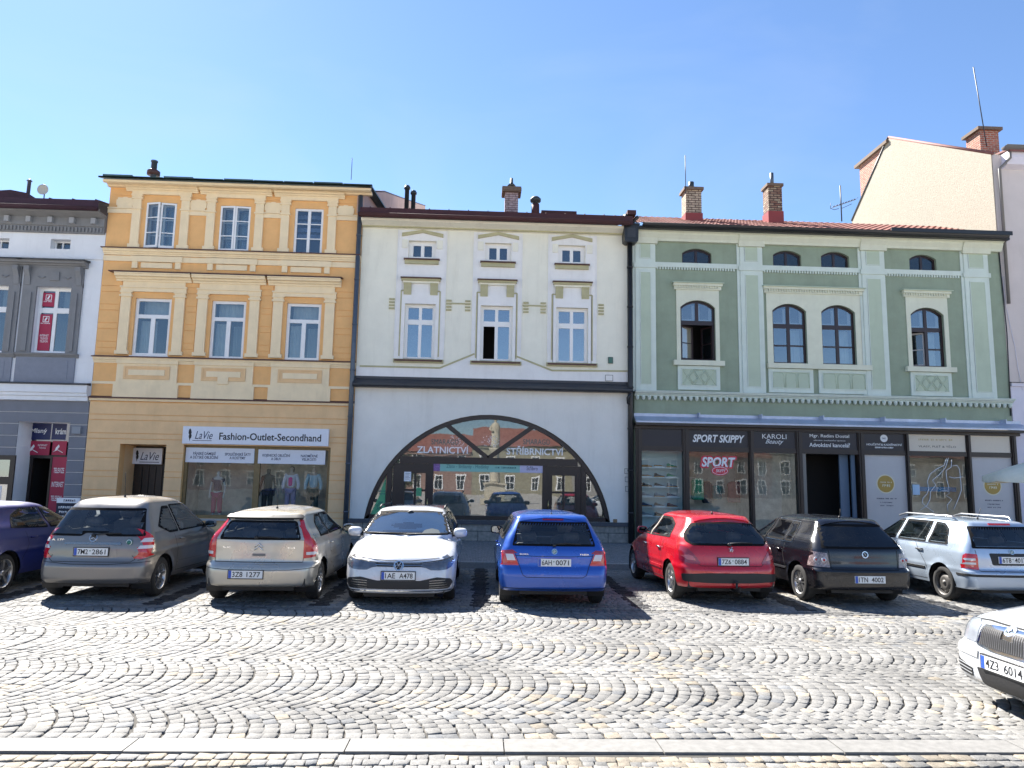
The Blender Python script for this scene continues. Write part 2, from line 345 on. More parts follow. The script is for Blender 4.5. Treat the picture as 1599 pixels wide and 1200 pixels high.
def inset(l, d):                                    # shrink a convex outline
    n = len(l); out = []
    for i in range(n):
        p, a, b = Vector(l[i]), Vector(l[i-1]), Vector(l[(i+1) % n]); e1 = (p-a).normalized(); e2 = (b-p).normalized()
        n1 = Vector((-e1.y, e1.x)); n2 = Vector((-e2.y, e2.x)); m = (n1+n2); m = m/max(.3, m.dot(n1)); out.append(tuple(p+m*d))
    return out
def ring(mb, l, d, y0, y1, m):
    a = l; b = inset(l, d); n = len(l)
    v = [(x, y0, z) for x, z in a]+[(x, y0, z) for x, z in b]+[(x, y1, z) for x, z in a]+[(x, y1, z) for x, z in b]
    f = []
    for i in range(n):
        j = (i+1) % n; f += [(i, j, n+j, n+i), (2*n+i, 2*n+j, 3*n+j, 3*n+i), (n+i, n+j, 3*n+j, 3*n+i), (i, j, 2*n+j, 2*n+i)]
    mb.add(v, f, m); return b
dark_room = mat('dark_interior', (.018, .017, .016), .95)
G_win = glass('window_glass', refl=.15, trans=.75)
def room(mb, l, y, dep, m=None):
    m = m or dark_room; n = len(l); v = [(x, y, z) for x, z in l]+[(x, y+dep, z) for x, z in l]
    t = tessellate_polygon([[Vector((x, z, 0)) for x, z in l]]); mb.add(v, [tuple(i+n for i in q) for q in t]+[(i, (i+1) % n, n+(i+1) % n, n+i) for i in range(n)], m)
def window(root, l, fm, bars=(), rec=.14, fw=.06, th=.06, gm=None, label=None, curt=None, dep=1.0, roomm=None, gl=None, rev=.28):
    """l outline in x,z; bars = boxes (x0,x1,z0,z1) as fractions of the frame; parts: window > pane, curtain, room_interior"""
    y = D+rec; mb = MB(); inn = ring(mb, l, fw, y, y+th, fm)
    xs = [p[0] for p in l]; zs = [p[1] for p in l]; x0, x1, z0, z1 = min(xs), max(xs), min(zs), max(zs); W, H = x1-x0, z1-z0
    for i, (a, b, c, d) in enumerate(bars): mb.box(x0+a*W, x0+b*W, y+.004+.002*i, y+th-.004-.001*i, z0+c*H, z0+d*H, fm)
    w = mb.build('window', root); tag(w, label)
    p = MB(); li = inset(l, fw*.5); t = tessellate_polygon([[Vector((a, b, 0)) for a, b in (gl or li)]]); p.add([(a, y+th*.5, b) for a, b in (gl or li)], t, gm or G_win); p.build('pane', w, fix=False)
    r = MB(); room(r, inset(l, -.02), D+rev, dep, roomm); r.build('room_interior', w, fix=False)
    for c in (curt or []):
        cm, a, b, e, f = c; q = MB(); n = 24; vs = []
        for i in range(n+1):
            x = x0+(a+(b-a)*i/n)*W; yy = D+rev+.12+.02*math.sin(i*1.9)+.012*math.sin(i*.7+x)
            vs += [(x, yy, z0+e*H), (x, yy, z0+f*H)]
        q.add(vs, [(2*i, 2*i+2, 2*i+3, 2*i+1) for i in range(n)], cm, True); q.build('curtain', w, fix=False)
    return w
def corn(z0, z1, t, Y=None, k=0):
    Y = Y or D; h = z1-z0
    return [(Y, z0), (Y-.28*t, z0), (Y-.32*t, z0+.22*h), (Y-.5*t, z0+.30*h), (Y-.58*t, z0+.5*h), (Y-.86*t, z0+.58*h), (Y-.9*t, z0+.82*h), (Y-t, z0+.86*h), (Y-t, z1), (Y, z1)]
def simp(z0, z1, t, Y=None):
    Y = Y or D; return [(Y, z0), (Y-t, z0), (Y-t, z1), (Y, z1)]
def grooves(mb, xr, z0, z1, m, seq=(.42, .17), t=.02, gap=.022):
    z = z1; i = 0
    for a, b in xr:
        mb.cut(); z = z1; i = 0
        while z > z0+.03:
            h = seq[i % len(seq)]; zb = max(z0, z-h); mb.box(a, b, D-t, D+.001, zb+gap, z, m); z = zb; i += 1
def Z(px, py, Y=D): return at(px, py, Y)[1]
def X(px, py, Y=D): return at(px, py, Y)[0]
def pipe(mb, x, z0, z1, y, r, m, seg=10): mb.tube([(x, y, z0), (x, y, z1)], r, m, seg)
def roof(root, X0, X1, pts, m, seams=0, sm=None, name='roof', gut=None):
    """pts: (dy, z) from the eave back; a slab with standing seams"""
    mb = MB(); th = .05; prof = [(D+a, b) for a, b in pts]+[(D+a, b-th) for a, b in pts[::-1]]; mb.mould(prof, X0, X1, m)
    if seams:
        x = X0+seams/2
        while x < X1:
            for (a, b), (c, d) in zip(pts[:-1], pts[1:]):
                mb.add([(x-.012, D+a, b+.001), (x+.012, D+a, b+.001), (x+.012, D+c, d+.001), (x-.012, D+c, d+.001), (x-.012, D+a, b+.03), (x+.012, D+a, b+.03), (x+.012, D+c, d+.03), (x-.012, D+c, d+.03)], [(4, 5, 6, 7), (0, 1, 5, 4), (0, 3, 7, 4), (1, 2, 6, 5)], sm or m)
            x += seams
    return mb.build(name, root)
def gutter(root, X0, X1, y, z, r, m, name='gutter'):
    mb = MB(); n = 10; vs = []; 
    for x in (X0, X1):
        for k in range(n+1):
            a = math.pi+math.pi*k/n; vs.append((x, y+r*math.cos(a), z+r*math.sin(a)))
    mb.add(vs, [(k, k+1, n+1+k+1, n+1+k) for k in range(n)]+[tuple(range(n+1)), tuple(range(n+1, 2*n+2))], m, True)
    mb.tube([(X0, y-r, z), (X1, y-r, z)], .012, m, 6)
    x = X0+.4
    while x < X1: mb.box(x-.012, x+.012, y-r-.014, y+r, z-.004, z+.006, m); x += .8
    return mb.build(name, root)
# ---------------------------------------------------------------- orange three-storey house
M_or = mat('apricot_plaster', (.80, .46, .19), .9, noise=.10, nscale=2.2, bump=.25, bscale=90, stain=.18)
M_or2 = mat('tan_plaster', (.80, .54, .29), .9, noise=.10, nscale=2.0, bump=.25, bscale=90, stain=.2)
M_cr = mat('cream_stucco', (.86, .70, .46), .9, noise=.08, nscale=3, bump=.2, bscale=90, stain=.2)
M_fl = mat('red_brown_flashing', (.09, .035, .03), .55, noise=.3, nscale=6)
M_wh = mat('white_window_paint', (.78, .79, .80), .45, noise=.06, nscale=5)
M_gr = mat('green_copper_sheet', (.07, .12, .115), .5, noise=.3, nscale=4, metal=.3)
M_zn = mat('blue_grey_zinc', (.10, .125, .16), .45, metal=.5, noise=.2, nscale=5)
M_cu = mat('net_curtain', (.62, .66, .68), .9, noise=.1, nscale=6)
M_cd = mat('grey_curtain', (.30, .33, .34), .9)
M_fr = mat('ochre_shop_frame', (.22, .15, .06), .5, noise=.2)
xl, xr_ = X(148, 530), X(552, 530)
XO0, XO1 = -11.93, -3.93
HO = thing('townhouse', 'orange three-storey house with cream window surrounds and a clothes shop below', 'house', ((XO0+XO1)/2, D, ZP))
zt = Z(370, 299)
W3 = [rr(227, 274, 317, 389), rr(343, 390, 322, 394), rr(459, 504, 326, 398)]
W2 = [rr(208, 265, 466, 556), rr(328, 382, 470, 561), rr(446, 500, 474, 563)]
SH = rr(283, 514, 697, 811); DR = rr(181, 254, 694, 860)
DR = (DR[0], DR[1], ZP, DR[3])
holes = [rect(*w) for w in W3+W2+[SH, DR]]
wall(HO, XO0, XO1, ZP-.1, zt, holes, M_or, rev=.3)
# ground floor courses
zg = Z(350, 630)
mb = MB(); zc = zg-.03
def split(z0, z1):
    out = [(XO0+.01, XO1-.01)]
    for a, b, c, d in (SH, DR):
        if z0 < d and z1 > c:
            nn = []
            for p, q in out:
                if a > p and b < q: nn += [(p, a), (b, q)]
                else: nn.append((p, q))
            out = nn
    return out
i = 0
while zc > ZP+.4:
    h = (.40, .17)[i % 2]; zb = zc-h; cuts = sorted({zb, zc}|{v for v in (SH[2], SH[3], DR[3]) if zb < v < zc})
    for c0, c1 in zip(cuts[:-1], cuts[1:]):
        for a, b in split(c0+.001, c1-.001): mb.box(a, b, D-.028, D+.001, c0+(.02 if c0 == zb else 0), c1, M_or2)
    zc = zb; i += 1
for a, b in split(ZP, ZP+.4): mb.box(a, b, D-.05, D+.001, ZP-.05, zc-.002, M_or2)
mb.build('rusticated_base', HO)
# ledges
mb = MB()
za = Z(350, 625); mb.mould(simp(za-.10, za-.01, .10), XO0, XO1, M_cr); mb.mould([(D, za-.012), (D-.15, za-.035), (D-.15, za-.005), (D, za+.05)], XO0-.02, XO1+.02, M_fl)
mb.cut(); za = Z(350, 562); mb.mould(corn(za-.19, za-.01, .13), XO0, XO1, M_cr); mb.mould([(D, za-.008), (D-.17, za-.02), (D-.17, za+.01), (D, za+.05)], XO0-.03, XO1, M_fl)
mb.cut(); zl2 = Z(350, 603); mb.mould(simp(zl2-.02, zl2+.06, .045), XO0, XO1, M_cr)
mb.cut(); zs = Z(350, 394); mb.mould(corn(zs-.20, zs-.01, .16), XO0, XO1, M_cr); mb.mould([(D, zs-.008), (D-.2, zs-.02), (D-.2, zs+.01), (D, zs+.05)], XO0-.04, XO1, M_fl)
mb.cut(); mb.mould(simp(zs-.40, zs-.23, .05), XO0, XO1, M_cr)
zb2 = Z(350, 432)
mb.cut(); mb.mould([(D, zb2+.01), (D-.30, zb2-.01), (D-.30, zb2+.02), (D, zb2+.06)], X(176, 428), X(536, 437), M_fl)
zq = Z(350, 338); qx = [XO0]+[v for w in W3 for v in ((w[0]+w[1])/2-(w[1]-w[0])/2-.42, (w[0]+w[1])/2+(w[1]-w[0])/2+.42)]+[XO1]
for q0, q1 in zip(qx[::2], qx[1::2]): mb.cut(); mb.mould(simp(zq-.02, zq+.12, .05), q0, q1, M_cr); mb.mould(simp(zq+.125, zq+.16, .08), q0, q1, M_cr)
mb.build('string_course', HO)
# main cornice
mb = MB(); zc1 = Z(370, 284, D-.5); mb.mould([(D, zt-.02), (D-.12, zt-.02), (D-.14, zt+.03), (D-.22, zt+.05), (D-.24, zt+.11), (D-.32, zt+.13), (D-.34, zc1-.12), (D-.42, zc1-.10), (D-.44, zc1-.04), (D, zc1-.04)], XO0-.04, XO1+.28, M_cr); mb.build('cornice', HO)
mb = MB()
# piers between windows (middle floor) with grooves
pil = []
for i, (a, b, c, d) in enumerate(W2): pil.append((a-.46, b+.46))
seg = [(XO0+.005, pil[0][0]), (pil[0][1], pil[1][0]), (pil[1][1], pil[2][0]), (pil[2][1], XO1-.005)]
grooves(mb, seg, Z(350, 560)+.06, Z(350, 432)-.02, M_or, (.40, .19))
mb.build('rusticated_pier', HO)
mc = MB()
for k, (a, b, c, d) in enumerate(W2):
    mc.cut(); xm = (a+b)/2; zcap = d+.02
    for s, e in ((a-.42, a-.12), (b+.12, b+.42)):
        mc.box(s, e, D-.07, D+.001, Z(350, 560)+.05, zcap, M_cr); mc.box(s-.05, e+.05, D-.09, D+.001, Z(350, 560)+.05, Z(350, 560)+.16, M_cr)
        mc.box(s-.04, e+.04, D-.11, D+.001, zcap, zcap+.06, M_cr); mc.box(s-.01, e+.01, D-.08, D+.001, zcap+.06, zcap+.13, M_cr)
        mc.box(s-.04, e+.04, D-.10, D+.001, zcap+.13, zcap+.17, M_cr)
    zf = zcap+.17; ztop = zb2-.02
    mc.box(a-.45, b+.45, D-.07, D+.001, zf, zf+.12, M_cr); mc.box(a-.47, b+.47, D-.10, D+.001, zf+.12, zf+.17, M_cr); mc.box(a-.40, b+.40, D-.05, D+.001, zf+.17, ztop-.24, M_cr)
    mc.mould(corn(ztop-.24, ztop, .28), a-.60, b+.60, M_cr)
    mc.cut()
    z1 = Z(350, 569); z0 = zg+.0; mc.box(a-.42, b+.42, D-.08, D+.001, z0, zl2-.02, M_cr); mc.box(a-.36, b+.36, D-.06, D+.001, zl2-.02, z1, M_cr)
    mc.box(a-.38, b+.38, D-.10, D+.001, z1-.06, z1+.06, M_cr)
    pa, pb = a-.14, b+.14; p1 = z1-.13; p0 = zl2+.14; pm = M_or2
    mc.box(pa, pb, D-.068, D-.059, p0, p1, pm); 
    for q in ((pa, pa+.05, p0, p1), (pb-.05, pb, p0, p1), (pa+.05, pb-.05, p0, p0+.05), (pa+.05, pb-.05, p1-.05, p1)): mc.box(q[0], q[1], D-.085, D-.06, q[2], q[3], pm)
    mc.box(pa+.15, pb-.15, D-.09, D-.06, p0+.12, p1-.12, M_cr)
    if k == 1: mc.box(xm-.16, xm+.16, D-.10, D-.06, p0-.1, p0+.12, M_cr)
for k, (a, b, c, d) in enumerate(W3):
    mc.cut(); zc = d+.10; hw = (b-a)/2; xm = (a+b)/2
    for s, e in ((xm-hw-.42, xm-hw-.16), (xm+hw+.16, xm+hw+.42)):
        mc.box(s, e, D-.07, D+.001, zs+.05, zc, M_cr); mc.box(s-.05, e+.05, D-.09, D+.001, zs+.05, zs+.16, M_cr)
        for j, (q, w) in enumerate(((0, .04), (.06, .02), (.1, .045))): mc.box(s-w, e+w, D-.09-.01*j, D+.001, zc-.02+q, zc+.04+q, M_cr)
        mc.box(s-.03, e+.03, D-.10, D+.001, zc-.36, zc-.31, M_cr)
    mc.box(xm-hw-.46, xm+hw+.46, D-.08, D+.001, zc+.14, zc+.24, M_cr); mc.mould(corn(zc+.24, zc+.42, .2), xm-hw-.66, xm+hw+.66, M_cr)
    mc.cut()
    mc.box(xm-.75, xm-.58, D-.07, D+.001, zs-.62, zs-.39, M_cr); mc.box(xm+.58, xm+.75, D-.07, D+.001, zs-.62, zs-.39, M_cr); mc.box(xm-.48, xm+.48, D-.05, D+.001, zs-.60, zs-.43, M_cr)
    mc.box(xm-.8, xm+.8, D-.09, D+.001, zs-.41, zs-.23, M_cr)
def plaque(x, z, w, h):
    mc.cut(); pts = []
    for sx, sz in ((1, 1), (-1, 1), (-1, -1), (1, -1)):
        q = [(sx*w, sz*h*.55), (sx*w*.86, sz*h*.6), (sx*w*.84, sz*h), (sx*w*.3, sz*h), (sx*w*.2, sz*h*1.14)]
        pts += q if sx*sz > 0 else q[::-1]
    mc.prism([(x+a, z+b) for a, b in pts], D-.035, D+.001, M_cr); mc.box(x-w-.1, x+w+.1, D-.02, D-.0005, z-h-.12, z-h-.085, M_or); mc.box(x-w-.1, x+w+.1, D-.02, D-.0005, z+h+.085, z+h+.12, M_or)
for px, py in ((196, 317), (310, 321), (427, 325), (540, 330)): x, z = at(px, py); plaque(x, z, .27, .16)
mc.build('stucco_surround', HO)
leaf = lambda fw: None
def casement(root, x0, x1, z0, z1, hinge, ang, m, nb=2, gm=None, y=None, name='casement'):
    """a side-hung leaf with nb glazing bars, swung out by ang"""
    w = x1-x0; mb = MB(); f = .055
    def bx(a, b, c, d, t0=0, t1=.045): mb.box(a, b, t0, t1, c, d, m)
    bx(0, f, 0, z1-z0); bx(w-f, w, 0, z1-z0); bx(f, w-f, 0, f+.02, .001, .044); bx(f, w-f, z1-z0-f, z1-z0, .001, .044)
    for i in range(nb): zz = (z1-z0)*(i+1)/(nb+1); bx(f, w-f, zz-.014, zz+.014, .004, .04)
    g2 = MB(); g2.add([(f*.5, .022, f*.5), (w-f*.5, .022, f*.5), (w-f*.5, .022, z1-z0-f*.5), (f*.5, .022, z1-z0-f*.5)], [(0, 1, 2, 3)], gm or G_win)
    y = y or D+.02; M4 = Matrix.Translation((x0 if hinge < 0 else x1, y, z0)) @ Matrix.Rotation(ang, 4, 'Z') @ Matrix.Translation((0 if hinge < 0 else -w, 0, 0))
    out = []
    for k, b in enumerate((mb, g2)):
        b.v = [tuple(M4 @ Vector(v)) for v in b.v]
    o = mb.build(name, root); g2.build('pane', o, fix=False); return o
blind = mat('blue_blind', (.20, .28, .50), .8)
for i, w in enumerate(W3):
    a, b, c, d = w; xm = (a+b)/2
    if i < 2:
        wn_ = window(HO, rect(*w), M_wh, [(.47, .53, 0, 1), (0, 1, .32, .345), (0, 1, .66, .685)], rec=.22, curt=[(M_cu, .06, .46, .02, .98), (M_cu, .54, .94, .02, .98)])
        casement(HO, a, xm, c+.02, d-.02, -1, R(-14 if i == 0 else -6), M_wh, name='open_casement', y=D-.01); casement(HO, xm+.005, b, c+.02, d-.02, 1, R(7 if i == 0 else 4), M_wh, name='open_casement', y=D-.01)
    else:
        window(HO, rect(*w), M_wh, [(.45, .55, 0, 1), (0, .45, .34, .36), (0, .45, .66, .68), (.55, 1, .34, .36), (.55, 1, .66, .68)], rec=.04, fw=.075, curt=[(blind, .02, .98, .72-.14*k, .80-.14*k+.13*0) for k in range(-1, 3)])
for i, w in enumerate(W2):
    window(HO, rect(*w), M_wh, [(.0, 1, .655, .72), (.44, .56, 0, .655)], rec=.07, fw=.09, curt=[(M_cu, .05, .5 if i < 1 else .46, 0, .64), (M_cu, .1, .95, .74, 1)]+([(M_cd, .56, .9, 0, .6)] if i else []))
    mb = MB(); mb.box(w[0]-.03, w[1]+.03, D-.05, D+.1, w[2]-.05, w[2]-.003, M_wh); mb.build('window_sill', HO)
# roof, parapet sheet, flue
roof(HO, XO0-.12, XO1+.3, [(-.55, zc1+.02), (-.1, zc1+.14), (4.5, zc1+.9), (9, zc1+2.0)], M_gr, 0)
mb = MB(); x = XO0
while x < XO1+.1: mb.box(x, x+.9, D-.53, D-.40, zc1+.035, zc1+.07+.02*math.sin(x*3), M_gr); x += .93
mb.build('eave_flashing', HO)
xf, zf = at(240, 268, D+3); mb = MB(); mb.lathe([(.10, 0), (.10, .75), (.12, .75), (.12, .8)], (xf, D+3, zf-.4), 'Z', M_zn, 12); mb.lathe([(.22, -.36), (.22, -.22), (.1, -.14)], (xf, D+3, zf+.22), 'Z', M_fl, 16); mb.build('flue', HO)
pk = mat('pink_render', (.60, .42, .37), .9, noise=.15, nscale=2, bump=.3, stain=.3)
mb = MB(); y1, z1 = atx(583, 291, XO1+.01); y2, z2 = atx(664, 323, XO1+.01)
prof = [(D-.02, zt-.6), (D-.02, zc1+.0)]+[(atx(*p, XO1+.01)) for p in ((600, 300), (625, 309), (645, 316), (664, 322))]+[(y2, zt-.6)]
n = len(prof); vs = [(XO1-.2, y, z) for y, z in prof]+[(XO1+.015, y, z) for y, z in prof]; t = tessellate_polygon([[Vector((y, z, 0)) for y, z in prof]])
mb.add(vs, [tuple(i+n for i in q) for q in t]+[(i, (i+1) % n, n+(i+1) % n, n+i) for i in range(n)], pk); mb.build('side_wall', HO)
mb = MB(); mb.tube([(XO1, y, z+.02) for y, z in prof[1:-1]], .035, M_fl, 6); mb.build('verge', HO)
mb = MB(); 
for px, py, hh in ((636, 292, 1.0), (646, 300, .8)):
    mb.cut(); yy, zz = 28.5, 0; x_, z_ = at(px, py, 28.5); mb.lathe([(.09, -hh), (.09, -.1), (.13, -.1), (.13, -.02), (.1, -.02), (.1, .04)], (x_, 28.5, z_), 'Z', mat('black_pipe', (.03, .04, .045), .5), 12)
mb.build('vent_pipe', HO)
# downpipe
mb = MB(); xp0, zp0 = at(563, 306, D-.12); xq, zq_ = at(541, 790, D-.12); xp = (xp0+xq)/2
mb.tube([(xp, D-.12, ZP), (xp, D-.12, zp0)], .075, M_zn, 12)
for k in range(7): z = ZP+.8+k*1.45; mb.lathe([(.085, 0), (.085, .05)], (xp, D-.12, z), 'Z', M_zn, 12); mb.box(xp-.02, xp+.02, D-.06, D+.02, z, z+.04, M_zn)
mb.build('downpipe', HO)
# clothes shop front
a, b, c, d = SH; y = D+.10; mb = MB(); ring(mb, rect(a, b, c, d), .10, y, y+.10, M_fr); xm = X(398, 755); mb.box(xm-.09, xm+.09, y+.004, y+.095, c+.1, d-.1, M_fr)
sw = mb.build('shop_window', HO); G_shop = glass('shop_glass', refl=.02, trans=.93, wav=.001)
g2 = MB(); g2.add([(a+.05, y+.05, c+.05), (b-.05, y+.05, c+.05), (b-.05, y+.05, d-.05), (a+.05, y+.05, d-.05)], [(0, 1, 2, 3)], G_shop); g2.build('pane', sw, fix=False)
shopin = mat('shop_interior', (.70, .64, .55), .9, noise=.35, nscale=3)
r = MB(); room(r, rect(a-.02, b+.02, c-.02, d+.02), D+.301, 1.2, shopin); r.box(a, b, D+.3, D+1.5, c-.3, c+.02, mat('display_floor', (.35, .33, .30), .7)); r.build('room_interior', sw, fix=False)
r = MB(); mb = r
r.box(a-.05, b+.05, D-.14, D+.08, c-.06, c-.003, mat('stone_sill', (.45, .42, .38), .7)); r.build('window_sill', HO)
# door recess
a, b, c, d = DR; mb = MB(); wood = mat('dark_wood', (.028, .018, .012), .5, noise=.4, nscale=9)
l = rect(a, b, c, d); room(mb, l, D+.301, .75, M_or2); mb.build('door_recess', HO)
x0d = X(204, 760, D+.8); mb = MB(); yb = D+1.0
mb.box(x0d-.05, b, yb, yb+.05, c, d-.02, wood)
for k in range(6): mb.box(x0d+.06+k*(b-x0d-.1)/6, x0d+.05+(k+1)*(b-x0d-.1)/6-.02, yb-.03, yb+.001, c+.1, Z(225, 728, D+.9), wood)
mb.build('door', HO)
# grooves return inside handled by plaster
M_sign = mat('white_sign_panel', (.74, .76, .82), .45, noise=.04)
ink = mat('black_ink', (.012, .012, .015), .5); ink2 = mat('navy_ink', (.02, .03, .08), .5)
def feather(mb, x, z, h, y, m):
    pts = [(0, -.5), (.03, -.3), (.10, -.22), (.13, -.05), (.09, .1), (.12, .2), (.05, .42), (-.02, .5), (-.1, .38), (-.12, .15), (-.07, .05), (-.09, -.12), (-.04, -.3)]
    mb.prism([(x+a*h, z+b*h) for a, b in pts], y-.003, y, m)
def board(name, label, cat, px0, px1, py0, py1, Y, th, m, edge=None, group=None):
    x0, x1, z0, z1 = rr(px0, px1, py0, py1, Y); t = thing(name, label, cat, ((x0+x1)/2, Y, z0), group=group)
    mb = MB(); mb.box(x0, x1, Y, Y+th, z0, z1, m); mb.build('board', t); return t, (x0, x1, z0, z1)
t, (x0, x1, z0, z1) = board('shop_sign', 'long white shop sign with black lettering over the wide clothes shop window', 'sign', 285, 513, 668, 695, D-.14, .11, M_sign)
w = x1-x0; h = z1-z0; zm = (z0+z1)/2
lettering(t, 'Fashion-Outlet-Secondhand', (x0+w*.60, D-.141, zm-.02), ink, width=w*.70, height=h*.42, bold=.018)
lettering(t, 'LaVie', (x0+w*.145, D-.141, zm), ink2, width=w*.12, height=h*.46, shear=.35)
mb = MB(); feather(mb, x0+w*.05, zm, h*.75, D-.1401, ink); mb.box(x0+w*.07, x0+w*.2, D-.144, D-.1401, zm-h*.33, zm-h*.30, ink2); mb.build('logo', t)
for j, (p0, p1, q0, q1, s1, s2, lab) in enumerate(((290, 397, 700, 723, 'PÁNSKÉ DÁMSKÉ\nA DĚTSKÉ OBLEČENÍ', 'SPOLEČENSKÉ ŠATY\nA KOSTÝMY', 'white strip sign naming menswear at the top of the left shop window pane'), (403, 508, 703, 725, 'KOJENECKÉ OBLEČENÍ\nA OBUV', 'NADMĚRNÉ\nVELIKOSTI', 'white strip sign naming babywear at the top of the right shop window pane'))):
    t, (x0, x1, z0, z1) = board('window_sign', lab, 'sign', p0, p1, q0, q1, D+.09, .02, M_sign, group='strip signs in the clothes shop window'); w = x1-x0
    lettering(t, s1, (x0+w*.27, D+.089, (z0+z1)/2), ink2, width=w*.41, height=(z1-z0)*.5, bold=.015); lettering(t, s2, (x0+w*.76, D+.089, (z0+z1)/2), ink2, width=w*(.38 if j == 0 else .25), height=(z1-z0)*.5, bold=.015)
t, (x0, x1, z0, z1) = board('door_sign', 'small white sign with a feather logo above the recessed dark shop door', 'sign', 205, 253, 700, 725, D+.85, .08, M_sign)
w = x1-x0; lettering(t, 'LaVie', (x0+w*.60, D+.849, (z0+z1)/2), ink2, width=w*.60, height=(z1-z0)*.5, shear=.35); mb = MB(); feather(mb, x0+w*.19, (z0+z1)/2, (z1-z0)*.75, D+.85, ink); mb.box(x0+w*.28, x1-w*.08, D+.846, D+.85, z0+.05, z0+.07, ink2); mb.build('logo', t)
# mannequins: one continuous body with clothing shells
def mannequin(px, py0, label, top, bottom, skin, Y=D+.42, H=1.72, pants=True, headless=False, arm=.9, hair=None, sleeves=None):
    x, zt_ = at(px, py0, Y); zb_ = zt_-H; t = thing('mannequin', label, 'mannequin', (x, Y, zb_), group='mannequins in the clothes shop window')
    s = H/1.72
    def skinmesh(name, pts, ed, rad, m, root=0):
        me = bpy.data.meshes.new(name); me.from_pydata([(x+a*s, Y+b*s, zb_+c*s) for a, b, c in pts], ed, []); o = bpy.data.objects.new(name, me); COL.objects.link(o)
        mo = o.modifiers.new('s', 'SKIN'); mo.use_smooth_shade = True
        for i, r in enumerate(rad): me.skin_vertices[0].data[i].radius = (r[0]*s, r[1]*s)
        me.skin_vertices[0].data[root].use_root = True
        o.modifiers.new('u', 'SUBSURF').levels = 1; dg = bpy.context.evaluated_depsgraph_get(); m2 = bpy.data.meshes.new_from_object(o.evaluated_get(dg)); bpy.data.objects.remove(o)
        m2.materials.clear(); m2.materials.append(m); m2.polygons.foreach_set('use_smooth', [True]*len(m2.polygons)); return linkm(name, m2, t)
    pts = [(0, 0, .95), (0, 0, 1.12), (0, 0, 1.32), (0, 0, 1.44), (0, 0, 1.50), (0, 0, 1.58), (0, .01, 1.68), (-.09, 0, .90), (-.10, 0, .48), (-.11, .02, .08), (-.12, -.10, .03), (.09, 0, .90), (.10, 0, .48), (.11, .02, .08), (.12, -.10, .03),
           (-.17, 0, 1.40), (-.24, .02, 1.12), (-.22*arm-.03, -.06, .88), (-.22*arm-.03, -.09, .78), (.17, 0, 1.40), (.24, .02, 1.12), (.22*arm+.03, -.06, .88), (.22*arm+.03, -.09, .78)]
    ed = [(0, 1), (1, 2), (2, 3), (3, 4), (4, 5), (5, 6), (0, 7), (7, 8), (8, 9), (9, 10), (0, 11), (11, 12), (12, 13), (13, 14), (3, 15), (15, 16), (16, 17), (17, 18), (3, 19), (19, 20), (20, 21), (21, 22)]
    rad = [(.14, .10), (.12, .09), (.15, .10), (.12, .08), (.05, .05), (.075, .09), (.07, .08), (.085, .085), (.055, .055), (.04, .04), (.035, .03), (.085, .085), (.055, .055), (.04, .04), (.035, .03), (.055, .055), (.04, .04), (.03, .03), (.025, .03), (.055, .055), (.04, .04), (.03, .03), (.025, .03)]
    skinmesh('body', pts, ed, rad, skin)
    k = [0, 1, 2, 3]; skinmesh('top', [pts[i] for i in k]+[(-.16, 0, 1.40), (.16, 0, 1.40)]+([(-.25, .0, 1.12), (.25, 0, 1.12), (-.24, -.05, .92), (.24, -.05, .92)] if sleeves else [(-.2, 0, 1.3), (.2, 0, 1.3)]), [(0, 1), (1, 2), (2, 3), (3, 4), (3, 5), (4, 6), (5, 7)]+([(6, 8), (7, 9)] if sleeves else []), [(.165, .13), (.14, .115), (.17, .125), (.12, .10), (.075, .075), (.075, .075), (.065, .065), (.065, .065)]+([(.055, .055)]*2 if sleeves else []), top)
    if sleeves and sleeves is not True: skinmesh('vest', [(0, -.03, 1.0), (0, -.03, 1.15), (0, -.035, 1.36)], [(0, 1), (1, 2)], [(.09, .12), (.09, .11), (.10, .115)], sleeves)
    if pants: skinmesh('trousers', [pts[0], pts[7], pts[8], (-.11, .02, .28), pts[11], pts[12], (.11, .02, .28)], [(0, 1), (1, 2), (2, 3), (0, 4), (4, 5), (5, 6)], [(.155, .12), (.11, .11), (.085, .085), (.075, .075), (.11, .11), (.085, .085), (.075, .075)], bottom)
    if hair: skinmesh('hair', [(0, .03, 1.70), (0, .06, 1.60), (0, .07, 1.45)], [(0, 1), (1, 2)], [(.085, .08), (.10, .08), (.08, .05)], hair)
sk = mat('mannequin_skin', (.48, .36, .28), .5); sw_ = mat('white_mannequin', (.62, .60, .56), .5)
mannequin(342, 734, 'pale mannequin in a sleeveless patterned top and deep pink trousers', mat('patterned_top', (.20, .18, .20), .9, noise=.6, nscale=30), mat('pink_trousers', (.42, .05, .14), .9), sw_, H=1.60)
mannequin(420, 730, 'dark mannequin in a grey dress beside the pink-topped mannequin', mat('dark_dress', (.05, .05, .045), .9), mat('dark_dress', (.05, .05, .045), .9), mat('dark_skin', (.06, .05, .04), .6), H=1.62)
mannequin(456, 727, 'mannequin in bright pink top, white cardigan and lilac trousers', mat('white_cardigan', (.70, .66, .74), .9), mat('lilac_trousers', (.42, .35, .50), .9), sk, H=1.62, sleeves=mat('pink_vest', (.85, .05, .30), .9), hair=ink)
mannequin(491, 727, 'mannequin in a light blue shirt and dark green skirt at the right end', mat('light_blue_shirt', (.42, .58, .66), .9), mat('dark_green_skirt', (.02, .045, .04), .9), sk, H=1.66, sleeves=True)
